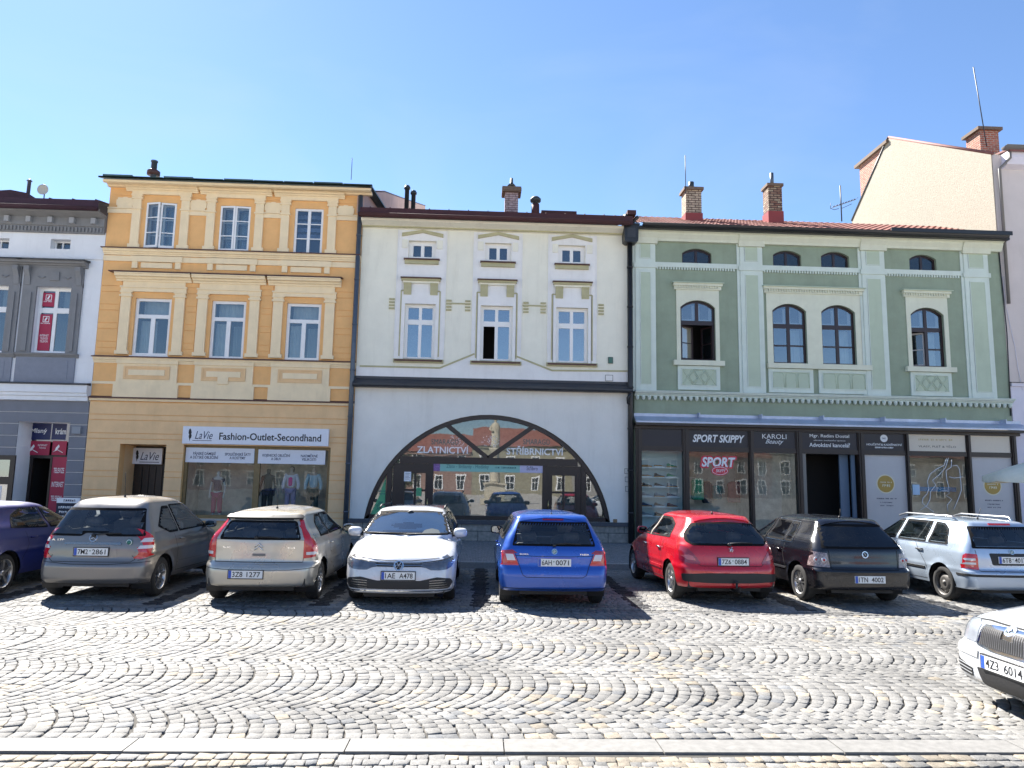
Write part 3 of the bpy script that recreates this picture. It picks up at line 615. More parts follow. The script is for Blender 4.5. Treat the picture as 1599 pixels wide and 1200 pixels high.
# ---------------------------------------------------------------- white house with the great arch
M_wy = mat('pale_yellow_plaster', (.82, .80, .68), .9, noise=.06, nscale=1.8, bump=.2, bscale=90, stain=.28)
M_ww = mat('white_plaster', (.82, .81, .79), .9, noise=.08, nscale=1.8, bump=.2, bscale=90, stain=.25)
M_wg = mat('off_white_plaster', (.78, .77, .72), .9, noise=.07, nscale=1.2, bump=.2, bscale=90, stain=.22)
M_kh = mat('khaki_stucco', (.46, .43, .26), .9, noise=.15, nscale=4)
M_sl = mat('dark_slate_sheet', (.035, .038, .045), .45, noise=.35, nscale=5)
M_ma = mat('maroon_sheet_roof', (.06, .018, .020), .75, noise=.25, nscale=4)
M_bm = mat('brown_black_frame', (.022, .014, .012), .4, noise=.3, nscale=7)
XW0, XW1 = XO1+.015, X(984, 560)
HW = thing('townhouse', 'pale cream two-storey house with a huge arched jewellery shop front', 'house', ((XW0+XW1)/2, D, ZP))
zt = Z(770, 356)
W3 = [rr(638, 681, 376.5, 404), rr(757.5, 798.5, 380, 408.5), rr(872, 914, 383.5, 412)]
W2 = [rr(631, 679, 475, 562), rr(750, 800, 478, 565), rr(868, 918, 481, 568)]
ax0, az0 = at(568, 812); ax1, _ = at(953, 818); zap = Z(762, 648); zpl = Z(760, 813)
cxm = (ax0+ax1)/2; arl = arch(ax0, ax1, zpl, zap, zap-zpl-.001, 36)
hw_, rs = (ax1-ax0)/2, zap-zpl
wall(HW, XW0, XW1, ZP-.1, zt, [rect(*w) for w in W3+W2]+[arl], M_wy, rev=.3)
# paler lower zone, framed by the sloping string
mb = MB(); zband = Z(768, 606)
mb.prism([(XW0+.002, zband), (XW1-.002, zband), (XW1-.002, Z(975, 580)), (X(862, 579), Z(862, 579)), (X(806, 556), Z(806, 556)), (X(806, 556), Z(770, 566)-.06), (X(741, 552), Z(770, 566)-.06), (X(741, 553), Z(741, 553)), (X(687, 575), Z(687, 575)), (XW0+.002, Z(561, 572))], D-.012, D+.002, M_ww)
xa, xb = XW0+.002, XW1-.002
lo = [(xa, ZP)]+[(xa, zband), (xb, zband), (xb, ZP)]
pts = arl[2:]; pts = [(ax1, zpl)]+pts+[(ax0, zpl)]
mb2 = MB(); poly = [(xa, zpl), (xa, zband), (xb, zband), (xb, zpl)]+[p for p in arl[1:]]+[arl[0]]
tv, t = tess([poly]); mb2.add([(a, D-.014, b) for a, b in tv], t, M_wg)
mb2.add([(xa, D-.014, zband), (xb, D-.014, zband), (xb, D, zband), (xa, D, zband)], [(0, 1, 2, 3)], M_wg)
n = len(arl); mb2.add([(a, D-.014, b) for a, b in arl]+[(a, D+.01, b) for a, b in arl], [(i, i+1, n+i+1, n+i) for i in range(1, n-1)], M_wg); mb2.build('ground_floor_render', HW, fix=False)
mb.build('lower_render', HW)
mb = MB()
def strip(mb, pl, w, t, m):
    for (a, b), (c, d) in zip(pl[:-1], pl[1:]):
        v = Vector((c-a, d-b)).normalized(); nx, nz = -v.y*w/2, v.x*w/2
        mb.prism([(a-nx, b-nz), (c-nx, d-nz), (c+nx, d+nz), (a+nx, b+nz)], D-t, D+.001, m)
strip(mb, [at(562, 572), at(687, 575), at(741, 553)], .05, .035, M_kh); mb.cut(); strip(mb, [at(804, 556), at(862, 579), at(980, 580)], .05, .035, M_kh)
zk = Z(770, 476)
for a, b in ((697, 735), (816, 853)): mb.cut(); mb.box(X(a, 476), X(b, 478), D-.03, D+.001, zk-.02, zk+.02, M_kh)
for k, (a, b, c, d) in enumerate(W2):
    xm = (a+b)/2; mb.cut()
    mb.box(a-.30, b+.30, D-.09, D+.001, Z(770, 570), Z(770, 567.5)+.06, M_kh)
    for s in (-1, 1):
        mb.cut()
        for q in range(4):
            e = xm+s*((b-a)/2+.42); mb.box(e-.085, e+.085, D-.05, D+.001, zk+.06-.1*q, zk+.11-.1*q, M_kh)
    mb.cut(); e0, e1 = a-.13, b+.13; zz = d+.42
    strip(mb, [(e0, c+.1), (e0, zz), (a+.10, zz)], .04, .04, M_kh); strip(mb, [(e1, c+.1), (e1, zz), (b-.10, zz)], .04, .04, M_kh)
    for s in (-1, 1):
        e = xm+s*.42; mb.mould([(D, zz-.13), (D-.06, zz-.13), (D-.10, zz+.16), (D-.14, zz+.24), (D, zz+.24)], e-.12, e+.12, M_kh)
    mb.box(xm-.58, xm+.58, D-.09, D+.001, zz+.24, zz+.31, M_wy); mb.mould(simp(zz+.31, zz+.38, .15), xm-.62, xm+.62, M_kh)
    mb.mould([(D, zz+.38), (D-.20, zz+.375), (D-.20, zz+.41), (D, zz+.45)], xm-.64, xm+.64, M_fl)
for k, (a, b, c, d) in enumerate(W3):
    mb.cut(); xm = (a+b)/2; zz = d+.15
    mb.prism([(xm-.66, zz-.03), (xm-.66, zz+.08), (xm, zz+.20), (xm+.66, zz+.08), (xm+.66, zz-.03), (xm, zz+.11)], D-.07, D+.001, M_kh)
    mb.cut(); mb.mould(simp(c-.20, c-.07, .09), xm-.54, xm+.54, M_kh); mb.mould([(D, c-.07), (D-.15, c-.075), (D-.15, c-.035), (D+.05, c-.02)], xm-.57, xm+.57, M_fl)
for a, b, c, d in W2: mb.cut(); mb.mould([(D+.1, c-.02), (D-.14, c-.07), (D-.14, c-.02), (D+.1, c+.0)], a-.26, b+.26, M_fl)
mb.build('khaki_trim', HW)
mb = MB()
for (a, b, c, d), (a2, b2, c2, d2) in zip(W2, W3):
    mb.cut(); xm = (a+b)/2; top = Z(770, 364); bot = c-.0
    # white field with raised edges, cut round both windows
    f0, f1 = xm-.78, xm+.78; Lp = rect(f0, f1, bot, top); loops = [Lp, rect(a, b, c+.0001, d), rect(a2, b2, c2, d2)]
    Lp = [(f0, bot), (a, bot), (a, d), (b, d), (b, bot), (f1, bot), (f1, top), (f0, top)]; tv, t = tess([Lp, loops[2]]); mb.add([(x, D-.016, z) for x, z in tv], t, M_ww)
    for x in (f0, f0+.16, f1-.16, f1): mb.box(x-.012, x+.012, D-.035, D+.001, bot+.3 if x in (f0, f1) else bot, top if x in (f0, f1) else top-1.6, M_ww)
    for q0, q1 in ((a-.11, a-.001), (b+.001, b+.11)): mb.box(q0, q1, D-.035, D+.001, c, d+.38, M_ww)
    mb.box(a-.001, b+.001, D-.035, D+.001, d+.001, d+.38, M_ww)
    for s in (-1, 1): e = xm+s*.56; mb.box(e-.09, e+.09, D-.04, D+.001, d2-.26, d2+.02, M_wy)
mb.build('white_window_field', HW, fix=False)
M_pv = mat('white_plastic_frame', (.82, .81, .79), .35)
for k, w in enumerate(W3):
    window(HW, rect(*w), M_pv, [(.44, .56, 0, 1), (0, 1, 0, .15), (0, 1, .78, 1), (0, .16, 0, 1), (.84, 1, 0, 1)], rec=.12, fw=.05, rev=.3)
G_blue = glass('blue_pane', refl=.30, trans=.35)
for k, w in enumerate(W2):
    bars = [(.45, .55, 0, 1), (0, 1, .64, .73)]
    gl = None
    if k == 1:                                      # lower left sash stands open
        a, b, c, d = w; m_ = a+(b-a)*.5; zz = c+(d-c)*.67; gl = [(m_, c+.05), (b-.05, c+.05), (b-.05, d-.05), (a+.05, d-.05), (a+.05, zz), (m_, zz)]
    window(HW, rect(*w), M_pv, bars, rec=.13, fw=.10, gm=G_blue, gl=gl, label='window with its lower left sash open on a dark room' if k == 1 else None, rev=.3)
    mb = MB(); mb.box(w[0]+.002, w[1]-.002, D-.05, D+.12, w[2]+.001, w[2]+.02, M_fl); mb.build('window_sill', HW)
# cornice, roof, gutter
mb = MB(); ze = Z(770, 345, D-.4)
mb.mould([(D, zt-.14), (D-.05, zt-.14), (D-.05, zt-.11), (D-.10, zt-.09)]+[(D-.16, zt-.06), (D-.36, zt+.0), (D-.38, ze-.02), (D, ze-.02)], XW0, XW1-.0, M_wy)
mb.mould(simp(zt-.125, zt-.085, .115), XW0, XW1, M_kh); mb.build('cornice', HW)
roof(HW, XW0-.02, XW1, [(-.55, ze+.02), (-.50, ze+.27), (.3, ze+.46), (5.0, ze+1.7), (9, ze+1.2)], M_ma, .62)
gutter(HW, XW0-.05, XW1-.1, D-.56, ze+.04, .10, M_ma)
wb = brickmat('white_glazed_brick', (.46, .36, .36), (.38, .30, .31), (.16, .10, .10), .24, .085, .012)
def chimney(root, px, py0, py1, w, d, Y, m, cap, capm, base=None, pot=None, extra=.6, name='chimney', potm=None, pr=.11, ph=.5):
    x, z1 = at(px, py0, Y); z0 = Z(px, py1, Y)-extra; mb = MB(); mb.box(x-w/2, x+w/2, Y, Y+d, z0, z1, m)
    mb.box(x-w/2-cap, x+w/2+cap, Y-cap, Y+d+cap, z1, z1+.10, capm)
    o = mb.build(name, root)
    if base: q = MB(); q.box(x-w/2-.03, x+w/2+.03, Y-.03, Y+d+.03, z0, Z(px, base, Y), mat('red_flashing', (.25, .035, .03), .5)); q.build('flashing', o)
    if pot: q = MB(); q.lathe([(pr, .1), (pr, .1+ph)], (x, Y+d/2, z1), 'Z', potm or mat('black_pipe', (.03, .04, .045), .5), 12); q.build('flue', o)
    return x, z1
rfW = bpy.data.objects['roof.001'] if 'roof.001' in bpy.data.objects else HW
tan = mat('concrete_cap', (.16, .115, .085), .85, noise=.3)
x, z1 = chimney(rfW, 799, 299, 330, .50, .5, D+3.6, wb, .12, tan)
mb = MB(); mb.box(x-.36, x+.36, D+3.5, D+4.2, z1-.04, z1+.16, tan); mb.lathe([(.10, .15), (.10, .3), (.16, .32), (.06, .42), (.05, .62)], (x, D+3.85, z1), 'Z', mat('black_pipe', (.03, .04, .045), .5), 12); mb.build('chimney_cap', HW)
xv, zv = at(836, 332, D+2.6); mb = MB(); mb.lathe([(.15, -.2), (.14, .30)], (xv, D+2.6, zv), 'Z', M_ma, 14); mb.lathe([(.08, .28), (.08, .38), (.19, .40), (.20, .50), (.12, .58), (.02, .60)], (xv, D+2.6, zv), 'Z', mat('black_pipe', (.03, .04, .045), .5), 16); mb.build('roof_vent', HW)
mb = MB(); x0, z0 = at(845, 330, D+2.9); x1, z1 = at(900, 330, D+2.9); mb.box(x0, x1, D+2.8, D+3.2, z0-.6, z0+.0, M_ma); mb.build('roof_hatch', HW)
# slate ledge
mb = MB(); zl_ = Z(768, 607, D-.3); zu = Z(768, 595, D-.02)
mb.mould([(D, zl_-.02), (D-.28, zl_-.02), (D-.32, zl_+.03), (D-.32, zl_+.07), (D-.28, zl_+.09), (D-.03, zu-.02), (D-.03, zu+.06), (D, zu+.06)], XW0-.03, XW1+.03, M_sl)
x = XW0+.5
while x < XW1: mb.box(x, x+.015, D-.30, D-.02, zl_+.09, zl_+.105, M_sl); x += 1.1
mb.build('slate_ledge', HW)
# plinth
gr = brickmat('granite_block', (.30, .28, .255), (.25, .235, .215), (.09, .085, .08), 1.0, .30, .012, rough=.8)
mb = MB(); mb.box(XW0-.03, XW1+.05, D-.10, D+.05, ZP-.05, zpl-.12, gr); mb.build('granite_plinth', HW)
mb = MB(); mb.box(XW0-.03, XW1+.05, D-.15, D+.3, zpl-.119, zpl-.001, mat('dark_stone_ledge', (.06, .065, .08), .6, noise=.2)); mb.build('plinth_ledge', HW)
# arch front
y = D+.12; mb = MB(); inn = ring(mb, arl, .13, y-.08, y+.10, M_bm); ztr0, ztr1 = Z(762, 724), Z(762, 715)
def xarch(z): return hw_*math.sqrt(max(0, 1-((z-zpl)/rs)**2)) if False else None
Rc = (hw_**2+rs**2)/(2*rs); zc0 = zap-Rc
def ah(z, r=0): return math.sqrt(max(0, (Rc-r)**2-(z-zc0)**2))
mb.box(cxm-ah(ztr1, .1), cxm+ah(ztr1, .1), y-.05, y+.08, ztr0-.04, ztr1, M_bm)
vx = X(762, 714)
for px, py in ((697, 663), (832, 667)):
    x, z = at(px, py); v = Vector((x-vx, z-ztr1)); L_ = v.length; v.normalize(); nx, nz = -v.y*.07, v.x*.07
    mb.prism([(vx-nx, ztr1-nz-.02), (x-nx, z-nz), (x+nx, z+nz), (vx+nx, ztr1+nz-.02)], y-.045, y+.07, M_bm)
for px in (672, 851): x = X(px, 765); mb.box(x-.07, x+.07, y-.052, y+.085, zpl, ztr0-.03, M_bm)
for px in (606, 912): x = X(px, 780); mb.box(x-.08, x+.08, y-.052, y+.085, zpl, zc0+math.sqrt((Rc-.08)**2-(x-cxm)**2) if abs(x-cxm) < Rc-.08 else zpl+1, M_bm)
AF = mb.build('arched_frame', HW)
G_arch = glass('arch_glass', refl=.15, trans=.75, wav=.001)
li = inset(arl, .06); t = tessellate_polygon([[Vector((a, b, 0)) for a, b in li]]); q = MB(); q.add([(a, y+.03, b) for a, b in li], t, G_arch); q.build('pane', AF, fix=False)
q = MB(); room(q, arl, D+.301, 1.3, mat('shop_interior2', (.62, .62, .58), .9, noise=.3)); q.build('room_interior', AF, fix=False)
for k, (p0, p1) in enumerate(((612, 670), (853, 908))):     # timber doors
    x0, x1 = X(p0, 770), X(p1, 770); mb = MB(); z1 = ztr0-.045; mb2 = MB()
    gx0, gx1 = (x0+.34, x1-.10) if k == 0 else (x0+.16, x1-.16); gz0, gz1 = ZP+.95, z1-.26
    Lp = rect(x0, x1, zpl, z1); l2 = rect(gx0, gx1, gz0, gz1); tv, tt = tess([Lp, l2]); mb.add([(a, y-.02, b) for a, b in tv], tt, M_bm)
    mb.box(x0, x1, y-.019, y+.01, zpl+.0, gz0, M_bm); xm = (gx0+gx1)/2; zm = (gz0+gz1)/2; mb.box(xm-.03, xm+.03, y-.03, y+.0, gz0, gz1, M_bm); mb.box(gx0, gx1, y-.032, y-.001, zm-.03, zm+.03, M_bm)
    ring(mb, l2, .03, y-.035, y-.015, M_bm)
    dd = mb.build('door', AF, fix=False); q = MB(); q.add([(gx0, y-.008, gz0), (gx1, y-.008, gz0), (gx1, y-.008, gz1), (gx0, y-.008, gz1)], [(0, 1, 2, 3)], G_win); q.build('pane', dd, fix=False) if False else None
    h = MB(); hx = x1-.05 if k == 0 else x0+.07; h.tube([(hx, y-.08, ZP+.95), (hx, y-.08, ZP+1.25)], .018, mat('brass', (.5, .38, .18), .35, metal=1)); h.tube([(hx, y-.08, ZP+1.1), (hx, y-.02, ZP+1.1)], .012, MATS['brass']); h.build('handle', AF)
mint = mat('mint_vinyl', (.25, .52, .46), .5, noise=.05); mint2 = mat('green_poster', (.10, .42, .20), .5, noise=.08); lil = mat('lilac_vinyl', (.52, .50, .68), .5); teal = mat('teal_lettering', (.04, .16, .16), .5); wht = mat('white_lettering', (.78, .80, .82), .5)
t, (x0, x1, z0, z1) = board('window_banner', 'mint and lilac banner across the top of the jewellery display window', 'banner', 676, 850, 723, 737.5, y-.03, .012, mint)
q = MB(); q.box(x1-(x1-x0)*.22, x1+.001, y-.032, y-.0305, z0, z1, lil); q.cut(); q.box(x0-.001, x0+.22, y-.032, y-.0305, z0, z1, mat('purple_flower_print', (.30, .16, .42), .6, noise=.6, nscale=25)); q.build('colour_field', t)
w = x1-x0; lettering(t, 'Zlato - Brilianty - Hodinky', (x0+w*.31, y-.031, (z0+z1)/2), teal, width=w*.38, height=(z1-z0)*.5); scrawl(t, x0+w*.66, (z0+z1)/2, w*.21, (z1-z0)*.22, y-.031, teal); lettering(t, 'Stříbro', (x0+w*.89, y-.033, (z0+z1)/2), ink2, width=w*.10, height=(z1-z0)*.45)
for nm, lab, s, p0, p1, q0, q1 in (('window_lettering', 'white lettering on the left fanlight pane of the arch', 'ZLATNICTVÍ', 651, 732, 695, 708.5), ('window_lettering', 'white lettering on the right fanlight pane of the arch', 'STŘÍBRNICTVÍ', 791, 880, 697, 711)):
    x0, x1, z0, z1 = rr(p0, p1, q0, q1, y+.02); t = thing(nm, lab, 'sign', ((x0+x1)/2, y+.02, z0)); lettering(t, s, ((x0+x1)/2, y+.02, (z0+z1)/2), wht, width=x1-x0, height=z1-z0, ext=.004, bold=.02)
    xx, zz = at((675+715)/2 if s[0] == 'Z' else 838, 690.5, y+.02); lettering(t, 'SMARAGD', (xx, y+.02, zz), teal, width=.85, height=.17)
    m_ = MB()
    for i in range(40): a = random.random()*6.3; r_ = .28*random.random()**.6; m_.box(*(lambda cx, cz: (cx-.012, cx+.012, y+.018, y+.022, cz-.012, cz+.012))((X(714, 686) if s[0] == 'Z' else X(766, 690))+r_*math.cos(a), Z(720, 688)+r_*math.sin(a)*.7), wht)
    m_.build('dot_pattern', t)
xx0, zz0 = at(575, 805, y); xx1, zz1 = at(603, 741, y)
t = thing('poster', 'green poster behind glass in the left corner of the great arch', 'poster', (xx0, y, zz0)); q = MB(); q.prism([(xx0+.05, zz0), (xx1, zz0), (xx1, zz1-.05), (xx0+.32, zz0+.62)], y-.01, y, mint2); q.build('sheet', t)
scrawl(t, (xx0+xx1)/2+.12, zz0+.74, .26, .05, y-.011, teal); scrawl(t, (xx0+xx1)/2+.12, zz0+.66, .26, .05, y-.011, teal); q = MB()
for i in range(7): a = i*.9; q.tube([((xx0+xx1)/2+.05+.07*math.cos(a+k*.5)+.02*k, y-.012, zz0+.30+.12*math.sin(a*1.7+k*.4)) for k in range(5)], .008, teal, 4)
q.build('drawing', t)
for lab, p0, p1, q0, q1, mm in (('white paper notice on the upper pane of the left arch door', 631, 642, 737, 752, wht), ('green paper note on the lower pane of the left arch door', 650, 658, 762, 775, mint2)):
    x0, x1, z0, z1 = rr(p0, p1, q0, q1, y-.04); t = thing('paper_notice', lab, 'notice', (x0, y-.04, z0)); q = MB(); q.box(x0, x1, y-.042, y-.04, z0, z1, mm); q.build('sheet', t)
    q = MB()
    for i in range(5): q.box(x0+.03, x1-.03-.02*(i % 3), y-.0435, y-.0421, z1-.06-i*(z1-z0-.08)/5, z1-.05-i*(z1-z0-.08)/5, ink2)
    q.build('text_lines', t)
# jewellery display shelves
sh = mat('shelf_glass', (.42, .45, .44), .4); t = thing('display_case', 'pale stepped shelves inside the jewellery shop window', 'display', (cxm, D+.9, zpl)); x0, x1 = X(680, 770), X(846, 770)
q = MB(); q.box(x0, x1, D+.5, D+1.3, zpl-.02, zpl+.05, mat('pale_linen', (.75, .73, .68), .9)); q.build('plinth', t)
for k in range(3): q = MB(); q.box(x0, x1, D+.7+.1*k, D+1.2, zpl+.5+.42*k, zpl+.515+.42*k, sh); q.build('shelf', t)
for k in range(5): q = MB(); xx = x0+(x1-x0)*k/4; q.box(xx-.01, xx+.01, D+.9, D+.92, zpl, zpl+1.5, sh); q.build('post', t)
jb = mat('jewellery_bust', (.55, .5, .46), .8, noise=.3)
for k in range(9):
    xx = x0+.3+k*(x1-x0-.6)/8; zz = zpl+.05+(.465 if k % 2 else 0); t = thing('jewellery_bust', 'small pale display bust on the shelves of the jewellery window', 'display bust', (xx, D+.8, zz), group='display busts in the jewellery window'); q = MB(); q.lathe([(.06, 0), (.08, .03), (.09, .12), (.12, .18), (.10, .22), (.035, .26), (.03, .32)], (xx, D+.8, zz), 'Z', jb, 12); q.build('bust', t)
# downpipe between the white and the green house, with hopper
mb = MB(); bk = mat('black_downpipe', (.016, .017, .02), .4, noise=.2); xp = X(984, 560, D-.14)
mb.tube([(xp, D-.16, ZP), (xp, D-.16, Z(983, 380, D-.2))], .085, bk, 12)
for k in range(7): z = ZP+.9+k*1.3; mb.lathe([(.10, 0), (.10, .05)], (xp, D-.16, z), 'Z', bk, 12)
zz0, zz1 = Z(983, 379, D-.25), Z(983, 354, D-.25); mb.prism([(xp-.22, zz0+.02), (xp-.15, zz0-.03), (xp+.15, zz0-.03), (xp+.22, zz0+.02), (xp+.24, zz1), (xp-.24, zz1)], D-.42, D-.02, bk); mb.box(xp-.27, xp+.27, D-.45, D-.0, zz1, zz1+.05, bk)
mb.box(xp-.13, xp+.13, D-.43, D-.419, zz0+.12, zz1-.1, M_sl)
mb.tube([(xp-.05, D-.25, zz1+.03), (xp-.05, D-.25, zz1+.2), (xp-.2, D-.4, zz1+.32)], .07, bk, 8); mb.tube([(xp+.1, D-.25, zz1+.03), (xp+.1, D-.25, zz1+.18), (xp+.22, D-.4, zz1+.28)], .06, bk, 8)
mb.box(xp-.14, xp+.14, D-.5, D-.15, zz1+.32, zz1+.46, M_ma)
mb.tube([(xp-.02, D-.30, zl_-.05), (xp-.12, D-.30, zl_-.2), (xp-.10, D-.26, zl_-.36), (xp-.02, D-.18, zl_-.38)], .04, bk, 8)
mb.build('downpipe', HW)
def plate(name, lab, cat, p0, p1, q0, q1, m, rim=None, th=.02, grp=None, Y=None):
    Y = Y or D-.015; x0, x1, z0, z1 = rr(p0, p1, q0, q1, Y); t = thing(name, lab, cat, ((x0+x1)/2, Y, z0), group=grp); q = MB(); q.box(x0, x1, Y-th, Y+.02, z0, z1, m); q.build('panel', t)
    if rim: q = MB(); ring(q, rect(x0, x1, z0, z1), .012, Y-th-.006, Y-th+.001, rim); q.build('rim', t)
    return t, (x0, x1, z0, z1)
plate('wall_plaque', 'small green metal plaque near the right edge of the cream house', 'plaque', 949.5, 957, 558, 568, mat('green_enamel', (.06, .17, .13), .5, noise=.2), M_sl)
plate('meter_box', 'small white service cover above the slate ledge of the cream house', 'service cover', 945, 957, 586, 595.5, M_ww, M_sl)
for k, (q0, q1) in enumerate(((732, 740), (745, 753), (759.5, 768))): plate('wall_socket', ('top', 'middle', 'bottom')[k]+' one of three little white cover plates beside the black downpipe', 'cover plate', 975+.6*k, 981+.6*k, q0, q1, M_wg, mat('dark_joint', (.1, .1, .1), .8), grp='cover plates beside the black downpipe')
plate('meter_box', 'tiny brown box low at the right foot of the great arch', 'service box', 957.5, 963.5, 811, 817, mat('brown_box', (.25, .16, .08), .6), None)
# ---------------------------------------------------------------- green house
M_g = mat('sage_green_plaster', (.275, .335, .25), .9, noise=.15, nscale=1.4, bump=.2, bscale=90, stain=.25)
M_gl = mat('pale_green_plaster', (.46, .54, .42), .9, noise=.08, nscale=1.8, bump=.2, bscale=90, stain=.15)
M_gm = mat('mint_white_stucco', (.60, .68, .62), .9, noise=.08, nscale=2.5, bump=.15, bscale=90, stain=.2)
M_gc = mat('cream_green_stucco', (.66, .68, .55), .9, noise=.08, nscale=2.5, bump=.15, bscale=90, stain=.2)
M_bw = mat('brown_window_paint', (.026, .012, .014), .35, noise=.2)
M_sh = mat('shopfront_brown', (.020, .012, .010), .4, noise=.35, nscale=5)
XG0, XG1 = XW1+.13, X(1573, 560)
HG = thing('townhouse', 'sage green two-storey house with arched brown windows and a row of dark shop fronts', 'house', ((XG0+XG1)/2, D, ZP))
zt = Z(1275, 372); zcan = Z(1275, 660); 
T = [rr(1065, 1111, 388.5, 416), rr(1207, 1251, 391.5, 419), rr(1282, 1326, 393.5, 421), rr(1420, 1462, 398, 425)]
Wm = [rr(1062.5, 1117, 469.5, 564), rr(1206.5, 1259.5, 475, 568.5), rr(1283, 1336, 477, 570.5), rr(1423, 1475, 481, 574)]
PX = [(1001, 1066), (1075, 1170), (1176, 1244), (1252, 1341), (1349, 1415), (1419, 1511), (1516, 1581)]
xs = [(X(a, 765, D+.05), X(b, 768, D+.05)) for a, b in PX]; zf0, zf1 = Z(1270, 707), Z(1270, 673)
shop = rect(xs[0][0]-.12, xs[-1][1]+.12, ZP, zcan-.02)
wall(HG, XG0, XG1, ZP-.1, zt, [arch(a, b, c, d, .16) for a, b, c, d in T]+[arch(a, b, c, d, .24) for a, b, c, d in Wm]+[shop], M_g, rev=.25)
mb = MB()
PL = [(992, 1023.5), (1157, 1192), (1348, 1384), (1509, 1547)]     # pilasters, measured half way up
zlo = Z(1275, 618); zmid1, zmid0 = Z(1275, 420), Z(1275, 427)
pil = []
for a, b in PL:
    mb.cut(); x0, x1 = X(a, 500), X(b, 500); pil.append((x0, x1)); z1_ = zt+.04
    mb.box(x0, x1, D-.06, D+.001, zlo, zmid0, M_gm); mb.box(x0, x1, D-.06, D+.001, zmid1, z1_, M_gm); mb.box(x0-.05, x1+.05, D-.09, D+.001, zmid0, zmid1, M_gm); mb.box(x0-.10, x0-.002, D-.03, D+.001, zlo, z1_, M_gm)
    for q0, q1 in ((zlo+.22, zmid0-.14), (zmid1+.16, z1_-.16)): mb.box(x0+.15, x1-.15, D-.068, D-.055, q0, q1, M_gl); ring(mb, rect(x0+.15, x1-.15, q0, q1), .02, D-.075, D-.055, M_gm)
mb.build('pilaster', HG)
mb = MB()
for (a, b), (c, d) in zip(pil[:-1], pil[1:]):
    mb.cut(); mb.box(b, c-.1, D-.05, D+.001, zmid0+.05, zmid1+.05, M_gm); x = b+.05
    while x < c-.14: mb.box(x, x+.045, D-.045, D+.001, zmid0-.03, zmid0+.05, M_gm); x += .09
mb.build('dentil_band', HG)
mb = MB(); mb.mould(corn(zlo-.14, zlo+.02, .22), XG0, XG1+.02, M_gm); x = XG0+.08
while x < XG1-.05: mb.lathe([(.001, 0), (.045, .03), (.06, .09), (.06, .14)], (x, D-.07, zlo-.28), 'Z', M_gm, 8); x += .19
mb.build('lower_cornice', HG)
ze = Z(1275, 361, D-.4); mb = MB(); mb.mould([(D, zt-.30), (D-.10, zt-.30), (D-.12, zt-.22), (D-.2, zt-.10), (D-.2, zt-.04), (D-.36, zt+.03), (D-.38, ze-.04), (D, ze-.04)], XG0, XG1, M_gc)
for x0, x1 in pil: mb.mould([(D, zt-.40), (D-.13, zt-.40), (D-.16, zt-.22), (D-.24, zt-.10), (D-.24, zt-.04), (D, zt-.04)], x0-.06, x1+.06, M_gc)
mb.build('cornice', HG)
orn = M_gl
def hood(x0, x1, z0, z1):
    mb.mould(simp(z0+.10, z1, .13), x0, x1, M_gc); mb.mould([(D, z1), (D-.18, z1-.01), (D-.18, z1+.02), (D, z1+.04)], x0-.04, x1+.04, M_gl); x = x0+.08
    mb.box(x0+.03, x1-.03, D-.07, D+.001, z0-.02, z0+.1, M_gc)
    while x < x1-.1: mb.box(x, x+.04, D-.11, D-.0005, z0+.02, z0+.1, M_gc); x += .085
def surround(x0, x1, z0, z1, ops):
    # a field with the arched openings left free
    vs = []; loops = []
    out = [(x0, z0)]
    for l in ops: out += [(l[0][0], z0)]+l[2:][::-1]+[(l[1][0], z0)]
    out += [(x1, z0), (x1, z1), (x0, z1)]
    t = tessellate_polygon([[Vector((a, b, 0)) for a, b in out]]); n = len(out); mb.add([(a, D-.03, b) for a, b in out]+[(a, D+.001, b) for a, b in out], [tuple(q) for q in t]+[(i, (i+1) % n, n+(i+1) % n, n+i) for i in range(n)], M_gc)
def lattice(x0, x1, z0, z1, kind):
    mb.cut()
    mb.box(x0-.12, x1+.12, D-.05, D+.001, z0-.14, z1+.10, M_gm); mb.box(x0, x1, D-.056, D-.045, z0, z1, M_gl); ring(mb, rect(x0-.01, x1+.01, z0-.01, z1+.01), .02, D-.075, D-.05, M_gm)
    w = x1-x0; h = z1-z0
    def st(pl, r=.022): mb.tube([(x0+a*w, D-.056, z0+b*h) for a, b in pl], r, M_gl, 5)
    if kind:
        for i in range(-1, 4):
            o = i*.333
            for s in (1, -1):
                pl = [(o+.333*t_, .5+s*(.5-abs(t_-.0)*1.0)) for t_ in (0, .25, .5, .75, 1)]
                pl = [(max(0, min(1, a)), max(0, min(1, b))) for a, b in pl if -.01 <= a <= 1.01]
                if len(pl) > 1: st(pl)
        for cx in (.333, .666): st([(cx+.11*math.cos(k*math.pi/4)*(1 if k % 2 == 0 else .75), .5+.33*math.sin(k*math.pi/4)*(1 if k % 2 == 0 else .75)) for k in range(9)])
        for cx in (0, .5, 1): 
            for zb_ in (.06, .94): st([(max(0, cx-.12), zb_), (min(1, cx+.12), zb_)], .018)
    else:
        for i in range(3):
            a = i/3+.02; b = (i+1)/3-.02; st([(a, .05), (a, .78), (a+.04, .95), (b-.04, .95), (b, .78), (b, .55), (b-.03, .5), (b, .45), (b, .05)], .016)
mb = MB(); ar = [arch(a, b, c, d, .24) for a, b, c, d in Wm]
zs0, zs1 = Z(1275, 580), Z(1275, 571)
for k in (0, 3):
    mb.cut(); a, b, c, d = Wm[k]; xm = (a+b)/2; hw2 = .70; surround(xm-hw2, xm+hw2, c, d+.36, [ar[k]]); hood(xm-.80, xm+.80, d+.36, d+.55)
    mb.mould(simp(c-.16, c-.0, .14), xm-.82, xm+.82, M_gc); lattice(xm-.56, xm+.56, c-.80, c-.27, 1)
